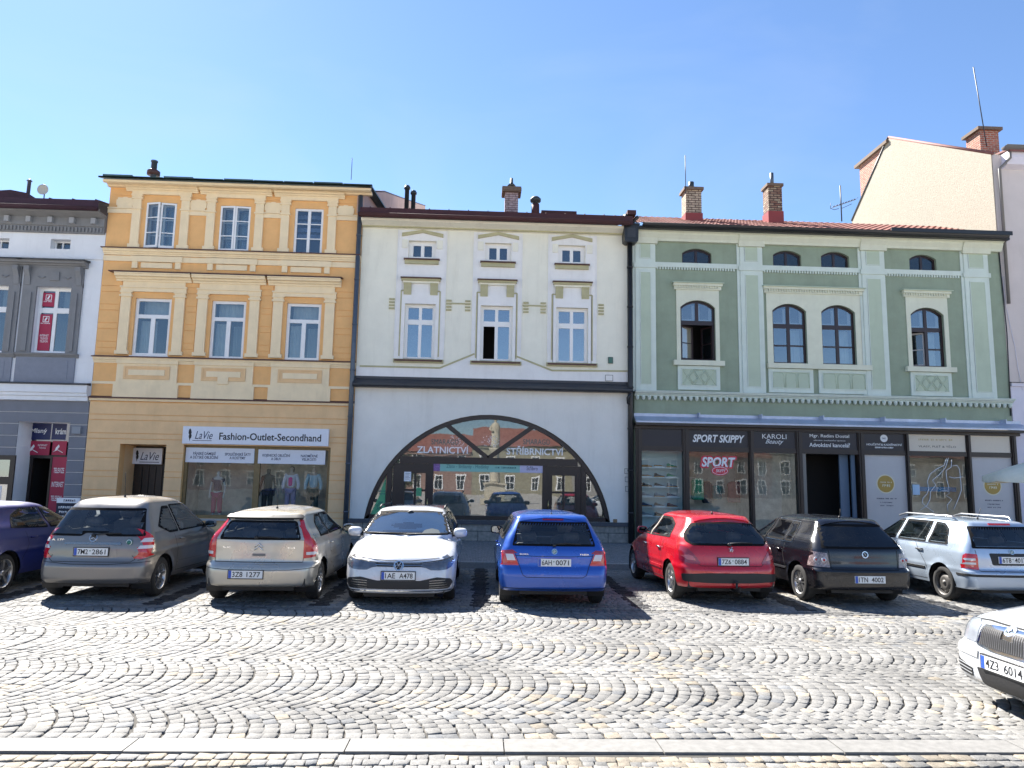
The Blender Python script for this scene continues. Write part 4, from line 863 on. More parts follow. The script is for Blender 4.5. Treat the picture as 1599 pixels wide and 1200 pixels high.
mb.cut(); a, b = Wm[1][0]-.19, Wm[2][1]+.19; c = min(Wm[1][2], Wm[2][2]); d = Wm[1][3]
surround(a, b, c, d+.36, [ar[1], ar[2]]); hood(a-.1, b+.1, d+.36, d+.55); mb.mould(simp(c-.16, c-.0, .14), a-.03, b+.25, M_gc)
xm = (Wm[1][1]+Wm[2][0])/2; lattice(a+.12, xm-.22, c-.80, c-.27, 0); lattice(xm+.20, b+.05, c-.80, c-.27, 0)
mb.build('stucco_surround', HG)
G_grn = glass('arched_pane', refl=.20, trans=.6)
M_wi = mat('white_inner_frame', (.55, .56, .58), .5)
for k, (a, b, c, d) in enumerate(T):
    window(HG, arch(a, b, c, d, .16), M_bw, [(.46, .54, 0, .97)], rec=.10, fw=.06, rev=.25, gm=glass('dark_attic_pane', refl=.06, trans=.7))
for k, (a, b, c, d) in enumerate(Wm):
    W_, H_ = b-a, d-c; gl = None; bars = [(.455, .545, 0, .97), (0, 1, .60, .67)]
    if k in (1, 2): bars += [(.06, .455, .295, .32), (.545, .94, .295, .32)]; 
    if k == 0: gl = [(p[0], p[1]) for p in inset(ar[k], .03)]; gl = [(a+.03, c+.62*H_), (b-.03, c+.62*H_)]+gl[2:]
    if k == 3: g_ = inset(ar[k], .03); gl = [(a+.5*W_, c+.03), (b-.03, c+.03)]+g_[2:-1]+[(a+.03, d-.24), (a+.03, c+.62*H_), (a+.5*W_, c+.62*H_)]; bars += [(.545, .94, .295, .32)]; bars[0] = (.455, .545, 0, .97)
    if k == 0: bars[0] = (.455, .545, .6, .97)
    w = window(HG, ar[k], M_bw, bars, rec=.09, fw=.065, rev=.25, gm=G_grn, gl=gl, curt=([(M_cu, .62, .95, 0, .6)] if k in (1, 2) else [(M_cu, .68, .9, .0, .6)] if k == 3 else None), label='arched window with both lower sashes swung open' if k == 0 else 'arched window with its lower left sash open' if k == 3 else None)
    q = MB()                                        # white inner frame seen through the upper lights
    for e0, e1 in ((.07, .10), (.37, .45), (.55, .60), (.86, .93)): q.box(a+e0*W_, a+e1*W_, D+.17, D+.20, c+.67*H_, c+.93*H_, M_wi)
    q.box(a+.07*W_, a+.45*W_, D+.171, D+.199, c+.67*H_, c+.70*H_, M_wi); q.box(a+.55*W_, a+.93*W_, D+.171, D+.199, c+.67*H_, c+.70*H_, M_wi); q.build('inner_frame', w)
a, b, c, d = Wm[0]; H_ = d-c
casement(HG, a+.06, (a+b)/2, c+.06, c+.60*H_, -1, R(26), M_bw, 1, gm=glass('dusty_pane', (.30, .27, .20), .22, .25), y=D+.16, name='open_casement'); casement(HG, (a+b)/2, b-.06, c+.06, c+.60*H_, 1, R(-62), M_bw, 1, y=D+.16, name='open_casement')
a, b, c, d = Wm[3]; casement(HG, a+.06, (a+b)/2, c+.06, c+.60*H_, 1, R(-38), M_wi, 1, y=D+.2, name='open_casement')
# canopy flashing and shop front
mb = MB(); zc_ = Z(1275, 668, D-.35); zcu = Z(1275, 656); xg1 = XG1+.28
mb.mould([(D, zcu-.1), (D-.36, zc_+.05), (D-.36, zc_+.10), (D-.02, zcu), (D-.02, zcu+.09), (D, zcu+.09)], XG0-.02, xg1, mat('zinc_flashing', (.46, .52, .64), .4, metal=.3, noise=.2, nscale=3))
x = XG0+2.0
while x < XG1: mb.prism([(x-.012, zcu-.02), (x+.012, zcu-.02), (x+.012, zcu+.12), (x-.012, zcu+.12)], D-.3, D-.015, MATS['zinc_flashing']); x += 1.98
mb.build('canopy_flashing', HG)
mb = MB(); mb.box(XG0-.03, xg1-.03, D-.34, D+.0, zc_-.03, zc_+.045, M_sh); mb.box(XG0-.02, XG1+.15, D-.12, D+.001, zc_-.12, zc_-.031, M_sh); mb.build('canopy', HG)
y = D-.03
mb = MB(); edges = [xs[0][0]-.14]+[x for p in xs for x in p]+[xs[-1][1]+.14]
for i in range(0, len(edges), 2): mb.box(edges[i], edges[i+1], y-.06, y+.14, ZP, zc_-.12, M_sh); mb.box((edges[i]+edges[i+1])/2-.03, (edges[i]+edges[i+1])/2+.03, y-.085, y-.055, ZP, zc_-.12, M_sh)
mb.box(XG0+.02, edges[0], y-.03, y+.1, ZP, zc_-.12, M_sh)
for a, b in xs: mb.box(a, b, y-.03, y+.12, zf0-.04, zf0+.08, M_sh); mb.box(a, b, y-.035, y+.11, zf1-.02, zc_-.12, M_sh)
for i, (a, b) in enumerate(xs):
    if i != 3: mb.box(a, b, y-.03, y+.14, ZP, ZP+.42, M_sh); mb.box(a, b, y-.05, y-.03, ZP+.40, ZP+.46, M_sh)
SFR = mb.build('shop_front', HG)
navy = mat('navy_fascia', (.007, .007, .016), .4, noise=.05); beige = mat('beige_panel', (.66, .60, .50), .55, noise=.03); grey = mat('grey_window_film', (.52, .51, .51), .5, noise=.06, nscale=1.5)
gold = mat('gold_vinyl', (.42, .27, .05), .45, noise=.1); 
FL = ['blank navy fascia panel over the shoe window', 'navy fascia sign with slanted white capitals over the red-lettered window', 'navy fascia sign with thin white serif and script lettering', 'navy fascia sign with two white lines over the open doorway', 'navy fascia sign with a round white badge and small lettering', 'beige fascia sign with dark capitals over the hair salon window', 'blank beige fascia panel at the right end']
fas = []
for i, (a, b) in enumerate(xs):
    t = thing('fascia_sign', FL[i], 'sign', ((a+b)/2, y, zf0+.08), group='fascia panels over the shop fronts'); q = MB(); q.box(a+.03, b-.03, y+.0, y+.06, zf0+.11, zf1-.05, navy if i < 5 else beige); q.build('panel', t); q = MB(); ring(q, rect(a, b, zf0+.08, zf1-.02), .03, y-.025, y+.05, M_sh); q.build('frame', t); fas.append((t, a, b))
zm = (zf0+zf1)/2+.03; h = zf1-zf0-.16; yl = y-.001
t, a, b = fas[1]; w = b-a; lettering(t, 'SPORT SKIPPY', ((a+b)/2, yl, zm), wht, width=w*.86, height=h*.46, bold=.03, shear=.25)
t, a, b = fas[2]; w = b-a; lettering(t, 'KAROLI', ((a+b)/2, yl, zm+h*.2), wht, width=w*.56, height=h*.28); lettering(t, 'Beauty', ((a+b)/2, yl, zm-h*.14), wht, width=w*.42, height=h*.34, shear=.5)
t, a, b = fas[3]; w = b-a; lettering(t, 'Mgr. Radim Dostal', ((a+b)/2, yl, zm+h*.27), wht, width=w*.70, height=h*.24, bold=.01); lettering(t, 'advokát, insolvenční správce', ((a+b)/2, yl, zm+.01), wht, width=w*.56, height=h*.10); lettering(t, 'Advokátní kancelář', ((a+b)/2, yl, zm-h*.24), wht, width=w*.72, height=h*.26, bold=.01)
t, a, b = fas[4]; w = b-a; lettering(t, 'HOLIČSTVÍ & KADEŘNICTVÍ', ((a+b)/2, yl, zm-h*.14), wht, width=w*.84, height=h*.15, bold=.015); scrawl(t, (a+b)/2, zm-h*.33, w*.44, h*.10, yl, wht)
q = MB(); q.lathe([(.12, 0), (.12, -.006)], ((a+b)/2, y, zm+h*.22), 'Y', wht, 20, False); q.build('badge', t); lettering(t, 'S&K', ((a+b)/2, y-.008, zm+h*.22), ink2, width=.13, height=.05)
t, a, b = fas[5]; w = b-a; lettering(t, 'VLASY, PLEŤ & TĚLO', ((a+b)/2, yl, zm-h*.2), ink, width=w*.64, height=h*.17); scrawl(t, (a+b)/2-.05, zm+h*.2, w*.58, h*.14, yl, mat('pale_gold', (.50, .42, .24), .5))
zb = ZP+.45; zt_ = zf0-.04; dep = 1.1
G_s2 = glass('shop_glass_right', refl=.04, trans=.9, wav=.001)
roomc = [mat('shoe_room', (.62, .72, .74), .9), shopin, mat('pale_room', (.75, .70, .62), .9, noise=.35, nscale=4), dark_room, None, shopin, None]
for i, (a, b) in enumerate(xs):
    if i in (4, 6): continue
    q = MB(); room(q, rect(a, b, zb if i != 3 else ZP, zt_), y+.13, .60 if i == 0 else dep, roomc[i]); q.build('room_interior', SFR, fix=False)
    if i == 3: continue
    q = MB(); q.add([(a, y+.04, zb), (b, y+.04, zb), (b, y+.04, zt_), (a, y+.04, zt_)], [(0, 1, 2, 3)], G_s2 if i else glass('shoe_window_glass', tint=(.2, .22, .22), refl=.02, trans=.95, wav=.001)); q.build('pane', SFR, fix=False)
for i in (4, 6):
    a, b = xs[i]; xm = (a+b)/2; t = thing('window_film', ('tall grey frosted panel with a gold roundel beside the open doorway', 'tall grey frosted panel with a gold roundel behind the parasol')[i == 6], 'window panel', (xm, y, zb), group='frosted panels with gold roundels')
    q = MB(); q.box(a+.005, b-.005, y+.03, y+.05, zb, zt_, grey); q.build('film', t); zr = Z(1382 if i == 4 else 1549, 756 if i == 4 else 759)
    q = MB(); q.lathe([(.30, .001), (.30, -.004)], (xm, y+.03, zr), 'Y', mat('cream_vinyl', (.7, .66, .5), .5), 28, False); q.lathe([(.265, -.003), (.265, -.008)], (xm, y+.03, zr), 'Y', gold, 28, False); q.build('roundel', t)
    scrawl(t, xm, zr+.05, .36, .05, y+.021, MATS['cream_vinyl']); scrawl(t, xm, zr-.05, .22, .09, y+.021, MATS['cream_vinyl'])
    scrawl(t, xm, zr-.46, .62, .045, y+.029, ink2); scrawl(t, xm, zr-.58, .40, .04, y+.029, ink2); scrawl(t, xm, zr-.68, .42, .04, y+.029, ink2)
# shoe wall
a, b = xs[0]; shl = mat('white_shelf', (.8, .85, .86), .6); soles = [mat('tan_sole', (.45, .22, .06), .6), wht]; ups = [mat('tan_shoe', (.42, .2, .05), .6), mat('black_shoe', (.02, .02, .025), .6), mat('green_shoe', (.05, .30, .14), .6), mat('grey_shoe', (.25, .28, .32), .6), mat('navy_shoe', (.03, .05, .12), .6), mat('maroon_shoe', (.14, .03, .04), .6)]
SHZ = [Z(1030, q, D+.4) for q in (730, 745.5, 760.5, 776, 791.5, 806)]
tags_ = [['tan', 'tan', 'pale green'], ['tan', 'black', 'green'], ['black', 'black', 'grey'], ['grey', 'lilac', 'navy'], ['navy', 'black', 'maroon'], ['white', 'black', 'grey']]
um = {'tan': 0, 'pale green': 2, 'black': 1, 'green': 2, 'grey': 3, 'lilac': 3, 'navy': 4, 'maroon': 5, 'white': 3}
rown = ['top', 'second', 'third', 'fourth', 'fifth', 'lowest']; coln = ['left', 'middle', 'right']
for r_, z in enumerate(SHZ):
    t = thing('wall_shelf', 'thin white shelf holding the %s row of shoes in the shoe window' % rown[r_], 'shelf', ((a+b)/2, D+.4, z), group='shelves in the shoe window'); q = MB(); q.box(a+.02, b-.02, D+.33, D+.6, z-.03, z-.001, shl); q.build('board', t)
    for c_ in range(3):
        col = tags_[r_][c_]; x = a+.26+c_*(b-a-.5)/2; s = thing('shoe', '%s shoe at the %s of the %s shelf in the shoe window' % (col, coln[c_], rown[r_]), 'shoe', (x, D+.42, z), group='shoes on display'); q = MB()
        flat = r_ == 0 and c_ < 2 or r_ == 1 and c_ == 0
        pr = [(-.15, .025), (-.16, .06), (-.15, .12 if not flat else .07), (-.10, .13 if not flat else .075), (-.05, .10 if not flat else .07), (.03, .075), (.10, .055), (.15, .045), (.165, .025)]
        vs = []; fs = []; n = len(pr)
        for k_, w_ in enumerate((.045, .03, -.03, -.045)):
            for px_, pz_ in pr: vs.append((x+px_, D+.42+w_, z+(pz_ if k_ in (1, 2) else .022+(pz_-.022)*.55)))
        for k_ in range(3): fs += [(k_*n+i, k_*n+i+1, (k_+1)*n+i+1, (k_+1)*n+i) for i in range(n-1)]
        fs += [tuple(range(n)), tuple(range(3*n, 4*n)), tuple(k_*n for k_ in range(4)), tuple(k_*n+n-1 for k_ in range(4))]
        q.add(vs, fs, ups[um[col]], True); q.build('upper', s); q = MB(); q.prism([(x-.165, z), (x+.16, z), (x+.175, z+.02), (x+.14, z+.03), (x-.16, z+.03)], D+.37, D+.47, soles[(r_+c_) % 2]); q.build('sole', s)
# sport window
a, b = xs[1]; t = thing('window_sticker', 'white and red SPORT lettering with a red oval stuck on the sports shop window', 'sticker', ((a+b)/2, y+.03, Z(1122, 722)), )
red = mat('red_vinyl', (.62, .03, .06), .45); xm_, zm_ = at(1122, 722, y+.03)
lettering(t, 'SPORT', (xm_, y+.036, zm_), red, width=1.20, height=.40, bold=.09, shear=.2, name='lettering_outline'); lettering(t, 'SPORT', (xm_, y+.030, zm_), wht, width=1.08, height=.31, bold=.035, shear=.2)
xo, zo = at(1124, 735.5, y+.03); q = MB(); n = 28; q.prism([(xo+.28*math.cos(k*2*math.pi/n), zo+.15*math.sin(k*2*math.pi/n)) for k in range(n)], y+.022, y+.027, red); q.build('oval', t); q = MB()
q.prism([(xo+.25*math.cos(k*2*math.pi/n), zo+.125*math.sin(k*2*math.pi/n)) for k in range(n)], y+.020, y+.0215, wht); q.prism([(xo+.235*math.cos(k*2*math.pi/n), zo+.11*math.sin(k*2*math.pi/n)) for k in range(n)], y+.018, y+.0195, red); q.build('oval_line', t)
lettering(t, 'SKIPPY', (xo+.03, y+.0175, zo), wht, width=.32, height=.10, shear=.3)
def garment(px, py0, py1, w, lab, m, Y):
    x, z1 = at(px, py0, Y); z0 = Z(px, py1, Y); h = z1-z0; t = thing('hanging_vest', lab, 'clothes', (x, Y, z0), group='clothes hanging in the sports shop window'); n = 20; q = MB(); vs = []
    prof = [(0, .42), (.1, .5), (.5, .46), (.72, .46), (.82, .5), (.93, .42), (1, .2)]
    for f, ww in prof:
        for k in range(n): an_ = 2*math.pi*k/n; vs.append((x+w*ww*math.cos(an_)*(1+.05*math.sin(5*an_)), Y+.09*math.sin(an_)*(1+.3*math.sin(7*an_+f*5)), z0+f*h))
    q.add(vs, [(r*n+k, r*n+(k+1) % n, (r+1)*n+(k+1) % n, (r+1)*n+k) for r in range(len(prof)-1) for k in range(n)]+[tuple(range(n)), tuple((len(prof)-1)*n+k for k in range(n))], m, True); q.build('fabric', t)
    q = MB(); q.tube([(x, Y, z1-.02), (x, Y, z1+.08), (x+.03, Y, z1+.11)], .006, M_zn, 5); q.box(x-w*.2, x+w*.2, Y-.01, Y+.01, z1-.03, z1-.015, M_zn); q.build('hanger', t)
garment(1089, 747, 781, .42, 'bright green sleeveless vest hanging in the sports shop window', mat('green_vest', (.02, .33, .17), .85), D+.45)
garment(1081, 734, 745, .22, 'small beige top hanging above the green vest', mat('beige_top', (.4, .34, .24), .85), D+.6)
garment(1104, 752, 786, .34, 'dark jacket hanging right of the green vest', mat('dark_jacket', (.03, .035, .05), .85), D+.7)
garment(1119, 758, 780, .36, 'teal striped top hanging in the sports shop window', mat('teal_top', (.06, .22, .22), .85, noise=.4), D+.8)
garment(1147, 752, 785, .5, 'pink checked shirt hanging at the right of the sports shop window', mat('pink_shirt', (.42, .16, .15), .85, noise=.3, nscale=12), D+.9)
# open doorway with blue leaf
a, b = xs[3]; q = MB(); q.box(X(1319, 770), X(1333, 770), y+.3, y+.36, ZP, zt_, mat('blue_grey_door', (.10, .16, .24), .5)); q.box(b-.18, b-.06, y+.13, y+.2, ZP, zt_, MATS['blue_grey_door']); q.build('door', SFR); q = MB(); q.box(a+.01, a+.13, y+.0, y+.12, ZP, zt_, mat('grey_jamb', (.22, .21, .19), .6)); q.build('door_jamb', SFR)
# hair salon window drawing and card
a, b = xs[5]; t = thing('window_drawing', 'white line drawing of a flowing-haired figure on the salon window', 'window drawing', ((a+b)/2, y+.03, zb)); q = MB()
for pl in ([(1478, 716), (1474, 727), (1462, 733), (1452, 741), (1448, 752), (1450, 764), (1447, 772), (1441, 778), (1440, 786), (1447, 792), (1458, 800)], [(1481, 715), (1476, 731), (1466, 742), (1456, 750), (1461, 758), (1453, 768), (1452, 780), (1447, 790), (1437, 797)], [(1486, 718), (1485, 730), (1477, 735), (1478, 748), (1481, 760), (1480, 768)], [(1487, 728), (1494, 727), (1498, 733), (1499, 742), (1500, 752), (1501, 766), (1496, 780), (1489, 796)], [(1482, 745), (1490, 747), (1502, 745)], [(1470, 767), (1478, 767), (1483, 770), (1477, 774), (1486, 780), (1479, 789), (1480, 799)]):
    q.tube([(*(lambda p: (p[0], y+.025, p[1]))(at(px, py, y+.03)),) for px, py in pl], .012, wht, 5)
q.build('line', t)
x0, x1, z0, z1 = rr(1425, 1436, 757, 773, y+.03); t = thing('window_card', 'small pale blue card low on the left of the salon window', 'notice', (x0, y+.03, z0)); q = MB(); q.box(x0, x1, y+.02, y+.03, z0, z1, mat('pale_blue_card', (.42, .60, .80), .5)); q.build('card', t)
x0, x1, z0, z1 = rr(1436, 1506, 761, 768, D+.6); t = thing('blue_shelf', 'bright blue strip shelf inside the salon window', 'shelf', (x0, D+.6, z0)); q = MB(); q.box(x0, x1, D+.6, D+.75, z0, z1, mat('bright_blue', (.02, .28, .62), .5)); q.build('board', t)
x0, x1, z0, z1 = rr(1490, 1510, 722, 800, D+1.2); t = thing('poster', 'red and skin-toned photograph poster deep inside the salon window', 'poster', (x0, D+1.2, z0)); q = MB(); q.box(x0, x1, D+1.2, D+1.22, z0, z1, mat('red_poster', (.42, .14, .12), .6, noise=.8, nscale=3)); q.build('sheet', t)
# tiled roof
mb = MB(); tile = mat('red_roof_tile', (.25, .09, .065), .75, noise=.35, nscale=6)
def tiled(root, X0, X1, pts, m):
    mb = MB(); nx = int((X1-X0)/.055); vs = []; P2 = []
    for (a, b), (c, d) in zip(pts[:-1], pts[1:]):
        L_ = math.hypot(c-a, d-b); k = max(1, int(L_/.33))
        for i in range(k): P2 += [(a+(c-a)*i/k, b+(d-b)*i/k), (a+(c-a)*(i+.97)/k, b+(d-b)*(i+.97)/k-.03)]
    for i in range(nx+1):
        x = X0+(X1-X0)*i/nx; wv = .022*math.cos(x/.23*2*math.pi)
        for a, b in P2: vs.append((x, D+a, b+wv))
    n = len(P2); mb.add(vs, [(i*n+j, (i+1)*n+j, (i+1)*n+j+1, i*n+j+1) for i in range(nx) for j in range(n-1)], m, False); return mb.build('roof', root, fix=False)
xr1 = XG1-.1
RG = tiled(HG, XG0-.1, xr1, [(-.45, ze+.08), (3.3, ze+1.72)], tile)
gutter(HG, XG0+.2, XG1-.05, D-.48, ze+.03, .11, bk); mb = MB(); mb.mould(simp(ze-.10, ze-.02, .44), XG0, XG1+.05, bk); mb.build('fascia_board', HG)
mb = MB(); q0 = X(1390, 372, D-.5); mb.box(q0, XG1+.02, D-.62, D-.58, ze+.0, ze+.13, bk); mb.build('gutter_board', HG)
for k in range(14):                                 # snow hooks
    pass
cb = brickmat('cream_brick', (.50, .41, .30), (.40, .33, .25), (.09, .05, .04), .25, .085, .014)
cb2 = brickmat('worn_cream_brick', (.42, .36, .25), (.20, .09, .06), (.07, .04, .035), .25, .085, .016)
chimney(RG, 1083, 297, 343, .56, .55, D+1.7, cb, .07, tan, base=333, pot=1, pr=.10, ph=.30, extra=.3)
chimney(RG, 1210, 291, 345, .50, .50, D+1.9, cb2, .05, tan, base=330, pot=1, pr=.065, ph=.50, extra=.3, potm=M_zn)
def antenna(px, py0, py1, Y, r, lab, name='antenna_mast', lean=0):
    x, z1 = at(px, py0, Y); z0 = Z(px, py1, Y); t = thing(name, lab, 'antenna', (x, Y, z0)); q = MB(); q.tube([(x+lean, Y, z0), (x, Y, z1)], r, mat('dark_mast', (.03, .035, .05), .5), 6); q.build('mast', t); return t, x, z0, z1
antenna(1070, 243, 303, D+1.6, .014, 'thin rod aerial standing beside the left cream brick chimney')
antenna(550, 247, 281, D+2, .012, 'very thin rod aerial on the roof of the orange house')
# ---------------------------------------------------------------- tall house on the right
M_r = mat('lilac_grey_plaster', (.60, .54, .52), .9, noise=.08, nscale=.8, bump=.2, bscale=90, stain=.22)
M_r2 = mat('lilac_white_plaster', (.66, .64, .72), .9, noise=.06, nscale=1, bump=.15)
M_st = mat('cream_roughcast', (.34, .31, .25), .95, noise=.16, nscale=14, bump=1.0, bscale=45)
XR0 = XG1+.01; XR1 = XR0+9; Yr = D+.02
HR = thing('townhouse', 'tall lilac grey house at the right edge with a cream roughcast gable', 'house', (XR0+4, D, ZP))
Ygf, zgf = atx(1530, 238, XR0); zte = Z(1580, 243)
zmid = Z(1585, 601)
mb = MB(); mb.box(XR0, XR1, Yr, Yr+.3, zmid, zte, M_r); mb.box(XR0+.02, XR1, Yr-.03, Yr+.3, ZP-.1, zmid-.001, M_r2); mb.mould(simp(zmid-.06, zmid+.05, .10, Yr), XR0+.02, XR1, M_r2); mb.mould([(Yr, zmid+.05), (Yr-.13, zmid+.05), (Yr, zmid+.09)], XR0+.02, XR1, M_sl); mb.build('wall', HR)
mb = MB(); mb.mould([(Yr, zte-.5), (Yr-.25, zte-.42), (Yr-.32, zte-.2), (Yr-.32, zte), (Yr, zte)], XR0+.3, XR1, M_r2); mb.build('cornice', HR)
gp = [atx(*p, XR0) for p in ((1536, 240), (1388, 216), (1331, 345))]; gp = [(Yr+.02, zte+.02)]+[(max(gp[1][0], D+3), gp[1][1]), (gp[2][0], gp[2][1])]+[(gp[2][0], ZP), (Yr+.02, ZP)]
mb = MB(); n = len(gp); t = tessellate_polygon([[Vector((a, b, 0)) for a, b in gp]]); mb.add([(XR0-.03, a, b) for a, b in gp]+[(XR0+.3, a, b) for a, b in gp], [tuple(q) for q in t]+[tuple(i+n for i in q) for q in t]+[(i, (i+1) % n, n+(i+1) % n, n+i) for i in range(n)], M_st); mb.build('gable_wall', HR)
mb = MB(); r2 = mat('pink_red_roof', (.22, .09, .08), .7, noise=.3, nscale=5)
(ya, za_), (yb_, zb_), (yc, zc2) = gp[0], gp[1], gp[2]
mb.box(XR0+.3, XR1, ya-.45, ya-.40, za_-.06, za_+.10, r2); mb.add([(XR0+.3, ya-.45, za_+.06), (XR1, ya-.45, za_+.06), (XR1, ya+6, za_+.9), (XR0+.3, ya+6, za_+.9), (XR0+.3, ya-.45, za_), (XR1, ya-.45, za_), (XR1, ya+6, za_+.84), (XR0+.3, ya+6, za_+.84)], [(0, 1, 2, 3), (4, 5, 6, 7), (0, 1, 5, 4), (0, 3, 7, 4)], r2)
mb.tube([(XR0+.0, ya-.05, za_+.02), (XR0+.0, yb_, zb_+.04)], .055, r2, 6); mb.tube([(XR0-.02, yb_, zb_+.04), (XR0-.02, yc, zc2)], .06, M_sl, 6); RR_ = mb.build('roof', HR)
rb = brickmat('red_brick', (.42, .13, .075), (.30, .09, .055), (.40, .34, .28), .25, .085, .014)
yc0, zc0_ = atx(1385, 228, XR0-.05); yc1, zc1_ = atx(1341, 262, XR0-.05)
mb = MB(); mb.box(XR0-.02, XR0+.65, yc0+.1, yc1, zc2-1.0, zc0_+.1, rb); ch = mb.build('chimney', RR_); mb = MB(); mb.box(XR0-.14, XR0+.75, yc0-.1, yc1+.25, zc0_+.1, zc0_+.24, tan); mb.build('chimney_cap', ch)
rbd = rb; x, z1 = at(1544, 204, D+3.5); mb = MB(); mb.box(x-.38, x+.38, D+3.5, D+4.3, z1-1.2, z1, rbd); ch = mb.build('chimney', RR_); mb = MB(); mb.box(x-.50, x+.50, D+3.4, D+4.4, z1, z1+.12, tan); mb.build('chimney_cap', ch)
mb = MB(); gm_ = mat('grey_gutter', (.16, .15, .14), .5); gutter(HR, XR0+.15, XR1, D-.35, zte+.14, .14, gm_)
mb.tube([(XR0+.35, D-.33, zte+.05), (XR0+.35, D-.33, zte-.25), (XR0+.12, D-.1, zte-.55), (XR0+.12, D-.08, zte-5.2)], .05, gm_, 8); mb.build('downpipe', HR)
mb = MB(); cx = X(1561, 450, D-.02); pc = [at(*p, D-.02) for p in ((1558, 375), (1563, 430), (1572, 520), (1575, 580), (1578, 650))]; mb.tube([(a, D-.03, b) for a, b in pc], .018, bk, 6)
pc = [at(*p, D-.02) for p in ((1566, 432), (1570, 470), (1578, 510), (1585, 540), (1590, 575), (1597, 610))]; mb.tube([(a, D-.01, b) for a, b in pc], .010, M_r2, 5); mb.build('wall_cable', HR)
antenna(1520, 105, 228, D+2.5, .02, 'tall thin mast aerial beside the dark brick chimney at the right', lean=.30)
t, x, z0, z1 = antenna(1312, 290, 346, D+5, .025, 'comb-shaped television aerial over the red tiled roof', name='television_antenna')
q = MB(); zz = z0+(z1-z0)*.42; q.tube([(x-.35, D+5, zz-.05), (x+.62, D+5, zz+.32)], .014, MATS['dark_mast'], 6)
for k in range(9): f = k/8; xx = x-.35+.97*f; q.tube([(xx, D+4.8, zz-.05+.37*f), (xx, D+5.2, zz-.05+.37*f)], .008, MATS['dark_mast'], 5)
q.tube([(x-.42, D+5, zz+.12), (x-.45, D+5, zz-.1), (x-.3, D+5, zz-.16), (x-.1, D+5, zz-.1)], .012, MATS['dark_mast'], 5); q.tube([(x, D+5, zz-.1), (x+.45, D+5, zz+.12)], .010, MATS['dark_mast'], 5); q.build('boom', t)
# ---------------------------------------------------------------- grey house on the left
M_gw = mat('bluish_white_plaster', (.74, .76, .79), .9, noise=.07, nscale=1.4, bump=.2, stain=.2)
M_gg = mat('mid_grey_stucco', (.21, .215, .225), .9, noise=.12, nscale=3, bump=.2, stain=.2)
M_gb = mat('blue_grey_plaster', (.19, .20, .23), .9, noise=.10, nscale=2, bump=.2, stain=.2)
XL1 = XO0-.012; XL0 = XL1-7.5
HL = thing('townhouse', 'grey and white house at the left edge with dark grey window surrounds', 'house', ((XL0+XL1)/2, D, ZP))
zt = Z(90, 362); A_ = [rr(79, 110, 374, 389), rr(-20, 14, 372, 388)]; W2 = [rr(53.5, 108, 449, 552), rr(-44, 10, 446, 551)]
DR = rr(19, 101, 659, 860); DR = (DR[0], DR[1], ZP, DR[3])
wall(HL, XL0, XL1, ZP-.1, zt, [rect(*w) for w in A_+W2+[DR]], M_gw, rev=.35)
mb = MB(); zbt, zbb = Z(80, 600), Z(80, 626)
mb.mould([(D, zbb), (D-.12, zbb), (D-.12, zbb+.12), (D-.17, zbb+.14), (D-.17, zbb+.22), (D-.22, zbb+.24), (D-.22, zbt-.04), (D, zbt-.04)], XL0, XL1-.02, M_gw); mb.mould([(D, zbt-.04), (D-.26, zbt-.04), (D-.26, zbt), (D, zbt+.05)], XL0, XL1-.02, M_sl); mb.cut(); mb.mould(simp(Z(80, 404), Z(80, 400), .04), XL0, XL1, M_gw); mb.build('string_course', HL)
zg = zbb; mb = MB(); z = zg-.01; i = 0
while z > ZP+.1:
    zb = z-.36
    for a, b in ([(XL0, XL1-.003)] if zb > DR[3] else [(XL0, DR[0]), (DR[1], XL1-.003)]):
        if zb > DR[3] or z <= DR[3]: mb.box(a, b, D-.03, D+.001, max(ZP, zb)+.02, z, M_gb)
        else:
            mb.box(a, b, D-.03, D+.001, max(ZP, zb)+.02, z, M_gb)
            if a == XL0: mb.box(DR[0], DR[1], D-.03, D+.001, DR[3], z, M_gb)
    z = zb
mb.build('rusticated_base', HL)
mb = MB()
for a, b, c, d in W2:
    mb.cut(); xm = (a+b)/2
    for s, e in ((a-.42, a-.002), (b+.002, b+.34)): mb.box(s, e, D-.06, D+.001, c, d+.12, M_gg); mb.box(s+.12, e-.12, D-.10, D-.05, c+.05, d-.2, M_gg)
    mb.box(a-.42, b+.34, D-.061, D+.001, d+.001, d+.62, M_gg); 
    for s in (a-.36, b+.14): mb.mould([(D, d+.05), (D-.08, d+.05), (D-.12, d+.3), (D-.22, d+.5), (D-.22, d+.62), (D, d+.62)], s, s+.16, M_gg)
    mb.mould(corn(d+.62, d+.80, .30), a-.50, b+.44, M_gg); mb.mould([(D, d+.80), (D-.34, d+.79), (D-.34, d+.82), (D, d+.87)], a-.54, b+.48, M_sl)
    mb.box(xm-.14, xm+.14, D-.10, D-.05, d+.2, d+.46, M_gg)
    for s in (-.5, .28): mb.tube([(xm+s, D-.065, d+.32), (xm+s+.1, D-.07, d+.26), (xm+s+.22, D-.065, d+.32)], .02, M_gg, 5)
    mb.mould(corn(c-.14, c-.01, .14), a-.46, b+.40, M_gg); mb.box(a-.40, b+.32, D-.05, D+.001, zbt+.04, c-.14, mat('blue_grey_panel', (.22, .24, .29), .9, noise=.1)); mb.box(a-.2, b+.12, D-.058, D-.045, zbt+.14, c-.24, MATS['blue_grey_panel'])
mb.build('stucco_surround', HL)
ze = Z(80, 322, D-.5); mb = MB(); mb.mould([(D, zt-.06), (D-.08, zt-.06), (D-.08, zt+.15), (D-.12, zt+.17), (D-.12, zt+.42), (D-.4, zt+.52), (D-.46, zt+.62), (D-.46, ze-.1), (D, ze-.1)], XL0, XL1-.02, M_gg)
x = XL1-.3
